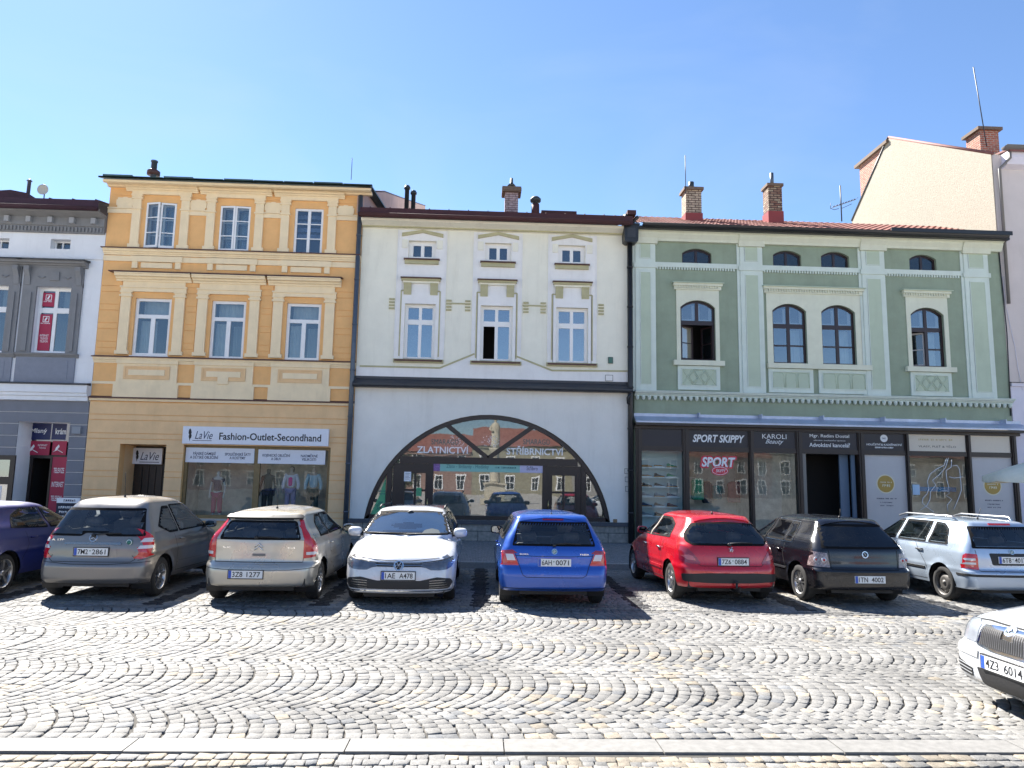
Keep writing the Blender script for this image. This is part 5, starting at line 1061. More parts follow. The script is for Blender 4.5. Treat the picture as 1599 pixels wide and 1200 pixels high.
while x > XL0: mb.box(x-.08, x+.06, D-.24, D-.115, zt+.22, zt+.40, mat('pale_grey_bracket', (.32, .33, .35), .9)); x -= .66
x = XL1-.1
while x > XL0: mb.box(x-.03, x+.03, D-.115, D-.07, zt-.02, zt+.12, M_gg); x -= .11
mb.build('cornice', HL)
purp = mat('dark_purple_sheet', (.050, .020, .032), .78, noise=.3, nscale=4)
roof(HL, XL0, XL1-.03, [(-.55, ze-.06), (-.50, ze+.24), (.3, ze+.40), (6, ze+1.2)], purp, .7); gutter(HL, XL0, XL1-.05, D-.56, ze-.03, .10, purp)
for w in A_: window(HL, rect(*w), M_gw, [(.35, .42, 0, 1)], rec=.25, fw=.04, rev=.35)
G_lf = glass('office_pane', refl=.18, trans=.6)
for k, w in enumerate(W2):
    a, b, c, d = w; window(HL, rect(*w), M_wh, [(.44, .54, 0, 1), (0, 1, .62, .70)], rec=.15, fw=.09, rev=.35, gm=G_lf, curt=[(M_cu, .55, .95, .7, 1)])
magenta = mat('crimson_vinyl', (.36, .015, .06), .5, noise=.05)
a, b, c, d = W2[0]; W_ = b-a; H_ = d-c
for k, (e0, e1, f0, f1, lab) in enumerate(((.10, .44, .72, .93, 'square crimson poster with a bird logo in the upper pane of the grey window'), (.08, .43, .05, .60, 'tall crimson poster with logo and white words in the lower pane of the grey window'))):
    x0, x1, z0, z1 = a+e0*W_, a+e1*W_, c+f0*H_, c+f1*H_; Y_ = D+.14; t = thing('window_poster', lab, 'poster', (x0, Y_, z0)); q = MB(); q.box(x0, x1, Y_, Y_+.01, z0, z1, magenta); q.build('sheet', t)
    s = x1-x0; cz = z1-s*.42; cx = (x0+x1)/2; q = MB(); ring(q, rect(cx-s*.26, cx+s*.26, cz-s*.26, cz+s*.26), .018, Y_-.003, Y_, wht); q.prism([(cx-s*.14, cz-s*.12), (cx-s*.02, cz-s*.16), (cx+s*.12, cz+s*.1), (cx+s*.06, cz+s*.2), (cx-s*.08, cz+s*.02)], Y_-.004, Y_, wht); q.box(cx-s*.2, cx+s*.22, Y_-.004, Y_, cz-s*.24, cz-s*.20, wht); q.build('logo', t)
    scrawl(t, cx, cz-s*.36, s*.8, s*.1, Y_-.001, wht)
    if k: lettering(t, 'INTERNET\nTELEVIZE\nTELEFON', (cx, Y_-.001, z0+(z1-z0)*.33), wht, width=s*.7, height=(z1-z0)*.22)
# recessed corner shop entrance
a, b, c, d = DR; mb = MB(); l = rect(a, b, c, d); mb.add([(a, D+.35, c), (a, D+.78, c), (a, D+.78, d), (a, D+.35, d)], [(0, 1, 2, 3)], M_gw); mb.add([(b, D+.35, c), (b, D+.78, c), (b, D+.78, d), (b, D+.35, d)], [(0, 1, 2, 3)], M_gb); mb.add([(a, D+.35, d), (b, D+.35, d), (b, D+.78, d), (a, D+.78, d)], [(0, 1, 2, 3)], M_gw); mb.build('door_recess', HL, fix=False)
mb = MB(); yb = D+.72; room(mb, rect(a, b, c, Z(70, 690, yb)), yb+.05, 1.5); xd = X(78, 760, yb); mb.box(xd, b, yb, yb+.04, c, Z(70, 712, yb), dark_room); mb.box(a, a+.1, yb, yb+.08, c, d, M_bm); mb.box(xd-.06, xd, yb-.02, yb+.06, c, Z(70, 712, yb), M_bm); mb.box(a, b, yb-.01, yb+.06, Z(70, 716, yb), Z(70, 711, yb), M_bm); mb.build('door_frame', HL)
nb = mat('dark_blue_sign', (.010, .02, .10), .45); Y_ = D+.71
for k, (p0, p1, q0, q1, s, m, lab) in enumerate(((43, 80, 661, 687, 'Mlsný', nb, 'dark blue sign with white word over the left half of the recessed entrance'), (82, 104, 661, 687, 'krám', nb, 'dark blue sign with the second white word over the recessed entrance'), (43, 78, 689, 711, None, magenta, 'crimson sign with a white bird emblem above the open dark doorway'), (82, 104, 689, 711, None, magenta, 'crimson sign with half a bird emblem at the right of the recessed entrance'), (79, 102, 714, 800, 'TELEVIZE\n\nINTERNET\n\nTELEFON', magenta, 'tall crimson window panel with white words beside the dark doorway'))):
    x0, x1, z0, z1 = rr(p0, p1, q0, q1, Y_); t = thing('entrance_sign', lab, 'sign', (x0, Y_, z0), group='signs in the recessed entrance'); q = MB(); q.box(x0, x1, Y_-.02, Y_-.001, z0, z1, m); q.build('panel', t); w = x1-x0; h = z1-z0
    if s and k < 4: lettering(t, s, (x0+w*(.5 if k == 0 else .62), Y_-.021, (z0+z1)/2), wht, width=w*(.68 if k == 0 else .75), height=h*.36, bold=.02)
    elif k == 4: lettering(t, s, (x0+w*.5, Y_-.021, z0+h*.5), wht, width=w*.8, height=h*.6, bold=.01)
    else:
        q = MB(); cx, cz = x0+w*(.25 if k == 2 else .4), (z0+z1)/2; s_ = .11; q.prism([(cx-s_*.8, cz-s_*.9), (cx-.2*s_, cz-s_*.6), (cx+s_*.5, cz+s_*.4), (cx+.2*s_, cz+s_), (cx-s_*.5, cz+.1*s_)], Y_-.024, Y_-.02, wht); q.tube([(cx-s_*1.2, Y_-.022, cz-s_*1.1), (cx, Y_-.022, cz-s_*.5), (cx+s_*1.5, Y_-.022, cz-s_*1.3)], .012, wht, 5); q.build('logo', t)
        if k == 2: lettering(t, 'INTERNET\nTelevize', (x0+w*.68, Y_-.021, cz+.05), wht, width=w*.42, height=h*.3)
mb = MB(); xh, zz1 = at(36, 712, D+.3); zz0 = ZP+.05
mb.box(xh-.72, xh, D-.06, D-.01, zz0, zz1, M_bm); dl = mb.build('door', HL); mb = MB()
for f0, f1 in ((.72, .94), (.38, .62), (.06, .28)): mb.box(xh-.58, xh-.14, D-.066, D-.0605, zz0+f0*(zz1-zz0), zz0+f1*(zz1-zz0), glass('door_pane', (.10, .12, .13), .3, .1))
mb.build('pane', dl); t = thing('paper_notice', 'white paper notice on the open glazed door leaf of the grey house', 'notice', (xh-.4, D-.08, zz0+1)); q = MB(); q.box(xh-.55, xh-.30, D-.072, D-.068, zz0+.42*(zz1-zz0), zz0+.60*(zz1-zz0), wht); q.build('sheet', t)
plate('wall_box', 'small grey utility box on the blue-grey wall beside the orange house', 'utility box', 115, 128, 667, 678, mat('grey_box', (.25, .27, .30), .6), None, th=.10)
# dish and pipe on the roof of the grey house
x, z = at(68, 297, D+2.2); t = thing('satellite_dish', 'round cream satellite dish on the roof of the grey house', 'satellite dish', (x, D+2.2, z-.4)); q = MB(); q.lathe([(.001, .05), (.10, .03), (.17, -.01), (.19, -.05), (.185, -.06), (.10, .01), (.001, .03)], (x, D+2.2, z), 'Y', mat('cream_dish', (.55, .53, .45), .5), 20); q.build('reflector', t); q = MB(); q.tube([(x, D+2.27, z-.7), (x, D+2.27, z)], .02, M_zn, 6); q.build('mast', t)
x, z = at(46, 284, D+3); mb = MB(); mb.lathe([(.06, -.9), (.06, 0), (.1, .02), (.02, .1)], (x, D+3, z), 'Z', M_zn, 10); x, z = at(30, 297, D+2.6); mb.prism([(x-.5, z-.7), (x+.55, z-.7), (x+.3, z-.1), (x-.3, z), (x-.8, z-.05)], D+2.6, D+3.4, purp); mb.build('roof_vent', HL)
# menu board
x0, x1, z0, z1 = rr(86, 122, 778, 840, D-1.2); t = thing('chalkboard', 'dark menu board with a white top strip standing on the pavement', 'menu board', ((x0+x1)/2, D-1.2, ZP)); q = MB(); q.box(x0, x1, D-1.2, D-1.15, ZP+.02, z1-.14, mat('chalk_black', (.012, .016, .035), .7)); q.box(x0, x1, D-1.205, D-1.15, z1-.14, z1, wht); q.box(x0, x1, D-.75, D-.72, ZP+.02, ZP+.3, MATS['chalk_black']); q.build('board', t)
scrawl(t, (x0+x1)/2, z1-.07, (x1-x0)*.6, .07, D-1.206, ink2)
for i in range(3): scrawl(t, (x0+x1)/2, z1-.26-.13*i, (x1-x0)*(.8-.1*i), .07, D-1.201, wht)
q = MB()
for sx in (x0+.03, x1-.03): q.tube([(sx, D-1.17, ZP), (sx, D-1.17, z1-.2)], .02, M_bm, 6)
q.build('leg', t)
# ---------------------------------------------------------------- cars
def pchip(xk, yk, x):
    xk = np.array(xk, float); yk = np.array(yk, float); h = np.diff(xk); dl = np.diff(yk)/h; n = len(xk); d = np.zeros(n)
    for i in range(1, n-1):
        if dl[i-1]*dl[i] > 0: w1 = 2*h[i]+h[i-1]; w2 = h[i]+2*h[i-1]; d[i] = (w1+w2)/(w1/dl[i-1]+w2/dl[i])
    d[0], d[-1] = dl[0], dl[-1]; x = np.clip(x, xk[0], xk[-1]); i = np.clip(np.searchsorted(xk, x)-1, 0, n-2); t = (x-xk[i])/h[i]
    return yk[i]*(1+2*t)*(1-t)**2+h[i]*d[i]*t*(1-t)**2+yk[i+1]*t*t*(3-2*t)+h[i]*d[i+1]*t*t*(t-1)
M_tyre = mat('tyre_rubber', (.018, .018, .018), .85, noise=.3, nscale=30); M_blk = mat('black_plastic', (.014, .014, .015), .55); M_rub = mat('window_rubber', (.006, .006, .007), .85, spec=.15)
M_alu = mat('alloy_rim', (.50, .50, .50), .3, metal=.9); M_steel = mat('dull_steel_rim', (.10, .095, .09), .5, metal=.5); M_chr = mat('chrome', (.75, .76, .78), .12, metal=1)
M_gl = None; M_cg = glass('car_glass', tint=(.010, .016, .022), refl=.07, trans=.88, wav=.0, tc=(.93, .97, .97)); M_cg2 = glass('car_side_glass', tint=(.012, .018, .018), refl=.05, trans=.88, wav=.0, tc=(.93, .97, .95))
M_red = mat('red_lamp', (.50, .006, .012), .12, coat=1); M_redd = mat('dark_red_lamp', (.28, .01, .02), .15, coat=1); M_clr = mat('clear_lamp', (.60, .58, .60), .15, coat=1); M_amb = mat('amber_lamp', (.6, .25, .05), .2, coat=1)
M_hl = mat('headlamp_glass', (.42, .45, .49), .10, metal=.4, coat=1, noise=.2, nscale=9); M_pl = mat('plate_white', (.72, .73, .72), .4); M_eu = mat('plate_blue', (.02, .08, .42), .4); M_gap = mat('panel_gap', (.008, .008, .008), .8)
def paint(name, c, metal=.5, rough=.32, coat=1):
    m = mat(name, c, rough, metal=metal, coat=coat, spec=.5); nt = m.node_tree; L = nt.links; out = nt.nodes['Material Output']; b = nt.nodes['Principled BSDF']
    tc = nd(nt, 'ShaderNodeTexCoord'); n = nd(nt, 'ShaderNodeTexNoise'); n.inputs['Scale'].default_value = 2.2; n.inputs['Detail'].default_value = 6; L.new(tc.outputs['Object'], n.inputs['Vector'])
    mr = nd(nt, 'ShaderNodeMapRange'); mr.inputs[1].default_value = .35; mr.inputs[2].default_value = .75; mr.inputs[3].default_value = rough-.06; mr.inputs[4].default_value = rough+.14; L.new(n.outputs[0], mr.inputs[0]); L.new(mr.outputs[0], b.inputs['Roughness'])
    sx = nd(nt, 'ShaderNodeSeparateXYZ'); L.new(tc.outputs['Object'], sx.inputs[0])           # road dust along the sills
    m1 = nd(nt, 'ShaderNodeMapRange'); m1.inputs[1].default_value = .18; m1.inputs[2].default_value = .55; m1.inputs[3].default_value = .26; m1.inputs[4].default_value = 0; L.new(sx.outputs[2], m1.inputs[0])
    mu = nd(nt, 'ShaderNodeMath', operation='MULTIPLY'); L.new(m1.outputs[0], mu.inputs[0]); L.new(n.outputs[0], mu.inputs[1])
    mx = nd(nt, 'ShaderNodeMix', data_type='RGBA'); L.new(mu.outputs[0], mx.inputs[0]); mx.inputs[6].default_value = (*c, 1); mx.inputs[7].default_value = (.16, .14, .12, 1); L.new(mx.outputs[2], b.inputs['Base Color'])
    g = nd(nt, 'ShaderNodeNewGeometry'); df = nd(nt, 'ShaderNodeBsdfDiffuse'); df.inputs[0].default_value = (.12, .12, .12, 1); ms = nd(nt, 'ShaderNodeMixShader')   # the inside of the shell is trimmed in dark cloth
    L.new(g.outputs['Backfacing'], ms.inputs[0]); L.new(b.outputs[0], ms.inputs[1]); L.new(df.outputs[0], ms.inputs[2]); L.new(ms.outputs[0], out.inputs[0]); return m
GLZ = []
class Car:
    def __init__(s, name, label, cat, X_, Y_, rz, sp, pm, lab_body=None):
        s.sp = sp; s.pm = pm; s.root = thing(name, label, cat, (X_, Y_, 0.012), rz, group='cars parked in the row' if Y_ > 9 else None)
        rear, front, W = sp['rear'], sp['front'], sp['w']; zb = rear[0][1]; zt = rear[-1][1]; zr = sp['rail']; belt = sp['belt']
        zs = np.concatenate([np.linspace(zb, belt, 30)[:-1], np.linspace(belt, zr, 20)[:-1], zr+(zt-zr)*np.sin(np.linspace(0, math.pi/2, 14))])
        xr = pchip([z for x, z in rear], [x for x, z in rear], zs); xf = pchip([z for x, z in front], [x for x, z in front], zs)
        wz = pchip([z for z, w in W], [w for z, w in W], np.minimum(zs, zr)); t = np.clip((zs-zr)/(zt-zr), 0, 1); wz = wz*np.sqrt(np.clip(1-t**2.2, .0004, 1))
        def ip(k, z, de): q = sp.get(k, de); return np.interp(z, [a for a, b in q], [b for a, b in q])
        rcR = ip('rcR', zs, [(0, .22)]); rcF = ip('rcF', zs, [(0, .35)]); bR = ip('bR', zs, [(0, .10)]); bF = ip('bF', zs, [(0, .16)])
        NR, NC, NS = 12, 8, 78; rows_ = []
        for i, z in enumerate(zs):
            w, a, b = wz[i], xr[i], xf[i]; L = b-a; k = min(1, L/1.6); rc = min(rcR[i]*k, w*.7); rf = min(rcF[i]*k, w*.7); br, bf = bR[i]*k, bF[i]*k
            P = [(a+br*(((w-rc)*j/NR)/w)**2, (w-rc)*j/NR) for j in range(NR)]
            xa = a+br*((w-rc)/w)**2; P += [(xa+rc*1.15*(1-math.cos(t_)), w-rc+rc*math.sin(t_)) for t_ in [math.pi/2*j/NC for j in range(NC)]]
            xs0 = xa+rc*1.15; xe = b-bf*((w-rf)/w)**2; xs1 = xe-rf*1.3; xs1 = max(xs1, xs0+.01)
            P += [(xs0+(xs1-xs0)*j/NS, w-.0+0*j) for j in range(NS)]
            P += [(xs1+rf*1.3*math.sin(t_), w-rf+rf*math.cos(t_)) for t_ in [math.pi/2*j/NC for j in range(NC)]]
            P += [(b-bf*(((w-rf)*(NR-j)/NR)/w)**2, (w-rf)*(NR-j)/NR) for j in range(NR+1)]
            # plan barrel and greenhouse taper
            P = [(x, y*(1-sp.get('taper', .03)*((x-sp['L']/2)/(sp['L']/2))**2)) for x, y in P]
            rows_.append(P+[(x, -y) for x, y in P[-2:0:-1]])
        n = len(rows_[0]); V = [(x, y, z) for P, z in zip(rows_, zs) for x, y in P]; F = [(i*n+j, i*n+(j+1) % n, (i+1)*n+(j+1) % n, (i+1)*n+j) for i in range(len(zs)-1) for j in range(n)]
        F.append(tuple((len(zs)-1)*n+j for j in range(n))); V = np.array(V)
        # shoulder line and flared arches
        s.ax = (sp['ax'], sp['ax']+sp['wb']); s.r = sp['r']; Ra = sp.get('Ra', s.r+.055)
        for ax in s.ax:
            d = np.hypot(V[:, 0]-ax, V[:, 2]-s.r); m = np.clip(1-(d-Ra)/.09, 0, 1)*(V[:, 2] > .15); V[:, 1] += np.sign(V[:, 1])*.016*m*(m < 1.01)*(np.abs(V[:, 1]) > .5)
        cr = sp.get('crease', .66); m = np.exp(-((V[:, 2]-cr)/.035)**2)*(np.abs(V[:, 1]) > .6); V[:, 1] += np.sign(V[:, 1])*.010*m
        s.bvh = BVHTree.FromPolygons([Vector(v) for v in V], F)
        keep = []; hole = set()
        for f in F:
            if len(f) == 4:
                c = V[list(f)].mean(0)
                if abs(c[1]) > .5 and any(math.hypot(c[0]-ax, c[2]-s.r) < Ra for ax in s.ax) and c[2] < belt: hole |= set(f); continue
            keep.append(f)
        used = set(i for f in keep for i in f); sn = hole & used
        for i in sn:
            v = V[i]; ax = min(s.ax, key=lambda a: abs(a-v[0])); dx, dz = v[0]-ax, v[2]-s.r; q = math.hypot(dx, dz)
            if q > .05 and v[2] > zb+.005: V[i, 0] = ax+dx/q*Ra; V[i, 2] = s.r+dz/q*Ra
        s.V, s.keep, s.wins = V, keep, []; s.xmid = sp['L']/2
        # cabin
        zb2 = min(belt, 1.0); trim = mat('cabin_trim', (.07, .07, .072), .85); seat = mat('seat_cloth', (.12, .12, .125), .9, noise=.2, nscale=20); xfS = s.ax[1]-1.12; xrS = s.ax[0]+.28; hr = zt-1.45
        mb = MB(); mb.box(.35, s.ax[1]-.3, -.62, .62, .50, .56, trim); mb.box(s.ax[1]-.62, s.ax[1]-.28, -.66, .66, .6, zb2-.05, trim); mb.box(.30, xrS-.02, -.60, .60, zb2-.14, zb2-.12, trim); mb.build('cabin_floor', s.root, True)
        for xs_, ys_, zt2 in ((xfS, .37, 1.0), (xfS, -.37, 1.0), (xrS, .36, .93), (xrS, -.36, .93)):
            mb = MB(); zt2 += hr; wv = .25 if xs_ == xfS else .30
            for (x0_, z0_, w0), (x1_, z1_, w1) in (((0, .5, wv), (-.12, zt2-.06, wv*.92)), ((-.12, zt2-.06, wv*.92), (-.14, zt2, wv*.55))):
                vs = [(xs_+a, ys_+b*w, z) for a0, z, w in ((x0_, z0_, w0), (x1_, z1_, w1)) for a, b in ((a0-.06, -1), (a0+.06, -1), (a0+.06, 1), (a0-.06, 1))]; mb.add(vs, [(0, 1, 5, 4), (1, 2, 6, 5), (2, 3, 7, 6), (3, 0, 4, 7), (4, 5, 6, 7)], seat)
            mb.box(xs_, xs_+.48, ys_-wv, ys_+wv, .5, .62, seat); hz = zt2+(.045 if xs_ == xfS else .02)
            mb.tube([(xs_-.15, ys_-.13, hz+.07), (xs_-.15, ys_-.10, hz+.075), (xs_-.15, ys_+.10, hz+.075), (xs_-.15, ys_+.13, hz+.07)], [.04, .085, .085, .04], seat, 8); mb.tube([(xs_-.14, ys_, zt2-.02), (xs_-.15, ys_, hz+.02)], .012, trim, 5); mb.build('seat', s.root, True)
        mb = MB(); c0 = Vector((s.ax[1]-.72, .37, .90+hr)); mb.tube([c0+Vector((.06*math.sin(a)*0+.07*math.sin(a), .17*math.cos(a), .16*math.sin(a))) for a in [k*math.pi/9 for k in range(19)]], .014, trim, 5); mb.build('steering_wheel', s.root, True)
        # underside and wheel housings
        mb = MB(); wm = max(w for z, w in W)
        mb.box(.22, sp['L']-.25, -wm*.62, wm*.62, zb-.07, .52, M_blk); mb.box(s.ax[0]+Ra, s.ax[1]-Ra, -wm*.93, wm*.93, zb-.005, .34, M_blk); mb.box(.12, s.ax[0]-Ra, -wm*.84, wm*.84, zb+.0, .4, M_blk); mb.box(s.ax[1]+Ra, sp['L']-.16, -wm*.80, wm*.80, zb+.0, .4, M_blk)
        for ax in s.ax:
            for sd in (1, -1):
                v = []; k = 18
                for j in range(k+1):
                    a = R(-25)+R(230)*j/k
                    for yy in (wm*.965, wm*.60): v.append((ax+(Ra-.004)*math.cos(a), sd*yy, s.r+(Ra-.004)*math.sin(a)))
                mb.add(v, [(2*j, 2*j+2, 2*j+3, 2*j+1) for j in range(k)], M_blk)
        mb.build('underbody', s.root, True, fix=False)
        for ax in s.ax:
            for sd in (1, -1): s.wheel(ax, sd)
    def wheel(s, ax, sd):
        sp = s.sp; r = s.r; yo = sp.get('tr', max(w for z, w in sp['w'])-.03); tw = .19; y0 = sd*yo; mb = MB()
        rr_ = r*sp.get('rimf', .66)
        prof = [(rr_, 0), (rr_+.02, .004), (r-.03, .0), (r-.008, -.022), (r, -.05), (r, -tw+.05), (r-.008, -tw+.02), (r-.03, -tw), (rr_, -tw)]
        mb.lathe([(a, sd*b) for a, b in prof], (ax, y0, r), 'Y', M_tyre, 36)
        mb.f.pop(); mb.f.pop(); mb.m = mb.m[:-2]; mb.sm = mb.sm[:-2]
        for k in range(3): mb.lathe([(r+.0005, -sd*(.055+.035*k)), (r+.0005, -sd*(.062+.035*k))], (ax, y0, r), 'Y', M_blk, 24)
        w = mb.build('wheel', s.root, True); q = MB(); rm = sp.get('rimm', M_alu)
        q.lathe([(rr_, -sd*.002), (rr_-.012, -sd*.006), (rr_-.02, -sd*.03), (rr_-.03, -sd*.06)], (ax, y0, r), 'Y', rm, 32); q.f.pop(); q.f.pop(); q.m = q.m[:-2]; q.sm = q.sm[:-2]
        q.lathe([(rr_-.01, -sd*.075), (.01, -sd*.075)], (ax, y0, r), 'Y', M_blk if sp.get('spokes', 5) else rm, 24)
        ns = sp.get('spokes', 5)
        if ns:
            q.lathe([(.055, -sd*.03), (.05, -sd*.012), (.02, -sd*.010), (.001, -sd*.010)], (ax, y0, r), 'Y', rm, 16)
            for k in range(ns):
                a = 2*math.pi*k/ns+.3; c_, s_ = math.cos(a), math.sin(a); wd0, wd1 = sp.get('spw', (.030, .045)); offs = (-.5, .5) if sp.get('twin') else (0,)
                for of in offs:
                    P = [(.035, -wd0+of*.03), (.035, wd0*0+wd0+of*.03), (rr_-.012, wd1*.5+of*.10), (rr_-.012, -wd1*.5+of*.10)] if not sp.get('twin') else [(.035, -.012+of*.03), (.035, .012+of*.03), (rr_-.012, .012+of*.10), (rr_-.012, -.012+of*.10)]
                    v = [(ax+u*c_-t*s_, y0-sd*(.020 if i in (0, 1) else .012), r+u*s_+t*c_) for i, (u, t) in enumerate(P)]+[(ax+u*c_-t*s_, y0-sd*.055, r+u*s_+t*c_) for u, t in P]
                    q.add(v, [(0, 1, 2, 3), (4, 5, 6, 7), (0, 1, 5, 4), (1, 2, 6, 5), (2, 3, 7, 6), (3, 0, 4, 7)], rm)
        else:                                       # pressed steel wheel
            q.lathe([(rr_-.025, -sd*.06), (rr_*.62, -sd*.045), (rr_*.5, -sd*.02), (rr_*.35, -sd*.025), (.035, -sd*.03), (.03, -sd*.005), (.001, -sd*.005)], (ax, y0, r), 'Y', rm, 28)
            for k in range(8): a = k*math.pi/4; q.lathe([(.018, -sd*.046), (.001, -sd*.044)], (ax+rr_*.74*math.cos(a), y0+sd*.006, r+rr_*.74*math.sin(a)), 'Y', M_blk, 8)
        q.build('rim', w, True)
    def proj(s, p, view):
        if view == 'L': o, d = Vector((p[0], 3, p[1])), Vector((0, -1, 0))
        elif view == 'R': o, d = Vector((p[0], -3, p[1])), Vector((0, 1, 0))
        elif view == 'B': o, d = Vector((-3, p[0], p[1])), Vector((1, 0, 0))
        elif view == 'F': o, d = Vector((9, p[0], p[1])), Vector((-1, 0, 0))
        else: o, d = Vector((p[0], p[1], 4)), Vector((0, 0, -1))
        loc, nrm, i, ds = s.bvh.ray_cast(o, d)
        if loc is None: return None, None
        if nrm.dot(d) > 0: nrm = -nrm
        return loc, nrm
    def patch(s, name, poly, view, m, off=.006, step=.045, mb=None, parent=None, mirror=False, skirt=.014, rnd=0):
        if rnd: poly = roundp(poly, rnd)
        pts = []; n = len(poly)
        for i in range(n):
            a, b = Vector(poly[i]), Vector(poly[(i+1) % n]); k = max(1, int((b-a).length/step)); pts += [a+(b-a)*j/k for j in range(k)]
        nb = len(pts); xs_ = [p.x for p in pts]; ys_ = [p.y for p in pts]
        x = min(xs_)+step*.7
        while x < max(xs_)-step*.3:
            y = min(ys_)+step*.7
            while y < max(ys_)-step*.3: pts.append(Vector((x, y))); y += step
            x += step
        r = delaunay_2d_cdt(pts, [], [list(range(nb))], 1, 1e-5); v2, _, f2 = r[0], r[1], r[2]
        P = []; 
        for p in v2:
            l, nn = s.proj(p, view); ok = l is not None and abs(nn.y if view in 'LR' else nn.x if view in 'BF' else nn.z) > .24; P.append((l+nn*off, nn) if ok else None)
        idx = {}; V = []; F = []
        for f in f2:
            if any(P[i] is None for i in f): continue
            mx = max((P[f[i]][0]-P[f[i-1]][0]).length for i in range(len(f)))
            if mx > step*7: continue
            for i in f:
                if i not in idx: idx[i] = len(V); V.append(P[i][0])
            F.append([idx[i] for i in f])
        ed = {}
        for f in F:
            for i in range(len(f)): a, b = f[i], f[(i+1) % len(f)]; k = (min(a, b), max(a, b)); ed[k] = ed.get(k, 0)+1
        inv = {b: a for a, b in idx.items()}; low = {}; SK = []
        for (a, b), c in ed.items():
            if c == 1:
                for i in (a, b):
                    if i not in low: low[i] = len(V); V.append(P[inv[i]][0]-P[inv[i]][1]*skirt)
                SK.append((a, b, low[b], low[a]))
        own = mb is None; mb = mb or MB()
        if m in GLZ:
            s.wins.append((view, inset(poly, .03) if inside(inset(poly, .03)[0], poly) else [tuple(Vector(p)*.97+Vector((sum(q[0] for q in poly), sum(q[1] for q in poly)))/len(poly)*.03) for p in poly]))
            def bd(q): return min(((Vector(q)-(a+(b-a)*max(0, min(1, (Vector(q)-a).dot(b-a)/max(1e-9, (b-a).length_squared))))).length) for a, b in [(Vector(poly[i-1]), Vector(poly[i])) for i in range(len(poly))])
            rub, gls = [], []
            inv0 = {b: a for a, b in idx.items()}
            for f_ in F:
                c2 = sum((Vector(v2[inv0[i]]) for i in f_), Vector((0, 0)))/len(f_); (rub if bd(c2) < .034 else gls).append(f_)
            mb.add(V, rub, M_rub, True); mb.add(V, gls, m, True); mb.add(V, SK, M_rub)
        else: mb.add(V, F, m, True); mb.add(V, SK, m)
        if own:
            o = mb.build(name, parent or s.root, True); return o
    def finish(s):
        out = []
        for f in s.keep:
            c = s.V[list(f)].mean(0); hit = False
            if len(f) == 4 and c[2] > .85:
                for view, poly in s.wins:
                    if view == 'L' and c[1] > .3 or view == 'R' and c[1] < -.3: q = (c[0], c[2])
                    elif view == 'B' and c[0] < s.xmid or view == 'F' and c[0] > s.xmid: q = (c[1], c[2])
                    else: continue
                    n = Vector(s.V[f[1]]-s.V[f[0]]).cross(Vector(s.V[f[3]]-s.V[f[0]])).normalized()
                    if abs(n.y if view in 'LR' else n.x) > .46 and inside(q, poly): hit = True; break
            if not hit: out.append(tuple(f)[::-1])
        mb = MB(); mb.add(s.V.tolist(), out, s.pm, True); s.body = mb.build('body', s.root, True, fix=False)
    def both(s, name, poly, m, views=('L', 'R'), **k):
        out = []
        for v in views: out.append(s.patch(name, poly, v, m, **k))
        return out
    def sym(s, name, poly, view, m, **k):
        s.patch(name, poly, view, m, **k); return s.patch(name, [(-a, b) for a, b in poly][::-1], view, m, **k)
    def seam(s, mb, pl, view, w=.008, m=None, off=.0035):
        pts = []
        for a, b in zip(pl[:-1], pl[1:]):
            a, b = Vector(a), Vector(b); k = max(1, int((b-a).length/.03)); pts += [a+(b-a)*j/k for j in range(k)]
        pts.append(Vector(pl[-1])); V = []
        for i, p in enumerate(pts):
            d = (pts[min(i+1, len(pts)-1)]-pts[max(0, i-1)]).normalized(); q = Vector((-d.y, d.x))*w/2
            for e in (p-q, p+q):
                l, nn = s.proj(e, view)
                V.append(None if l is None else l+nn*off)
        for i in range(len(pts)-1):
            f = [V[2*i], V[2*i+2], V[2*i+3], V[2*i+1]]
            if all(x is not None for x in f) and max((f[0]-f[1]).length, (f[2]-f[3]).length) < .15: mb.add(f, [(0, 1, 2, 3)], m or M_gap)
    def seams(s, lst, name='panel_gap', m=None, w=.008):
        mb = MB()
        for view, pl in lst:
            for v in (('L', 'R') if view == 'S' else (view,)): s.seam(mb, pl, v, w, m)
        return mb.build(name, s.root, True, fix=False)
    def plate(s, text, view, yc, zc, tilt=0, w=.52, h=.115, gap='', frame=True):
        d = -1 if view == 'B' else 1; l, nn = s.proj((yc, zc), view); x = l.x+d*.012
        l2, _ = s.proj((yc+.24, zc), view); l3, _ = s.proj((yc-.24, zc), view)
        x = (min if view == 'B' else max)(l.x, l2.x, l3.x)+d*.010
        rt = Vector((0, -1, 0)) if view == 'B' else Vector((0, 1, 0)); up = Vector((0, 0, 1)); O = Vector((x, yc, zc)); nn = rt.cross(up)
        def bx(mb, a, b, c, e, t0, t1, m):
            vs = [O+rt*p+up*q+nn*t for t in (t0, t1) for p, q in ((a, c), (b, c), (b, e), (a, e))]; mb.add(vs, [(0, 1, 2, 3), (4, 5, 6, 7), (0, 1, 5, 4), (1, 2, 6, 5), (2, 3, 7, 6), (3, 0, 4, 7)], m)
        mb = MB(); bx(mb, -w/2-.012, w/2+.012, -h/2-.014, h/2+.012, -.03, .003, M_blk) if frame else None
        bx(mb, -w/2, w/2, -h/2, h/2, -.02, .006, M_pl); bx(mb, -w/2+.002, -w/2+.045, -h/2+.002, h/2-.002, .004, .0072, M_eu); P = mb.build('license_plate', s.root, True)
        tb = None; a, b = text
        q = MB(); lettering(P, a, O+rt*(-w*.235)+nn*.0062, ink, width=w*.30, height=h*.68, right=rt, up=up, bold=.01, extra=q); lettering(P, b, O+rt*(w*.235)+nn*.0062, ink, width=w*.40, height=h*.68, right=rt, up=up, bold=.01, extra=q)
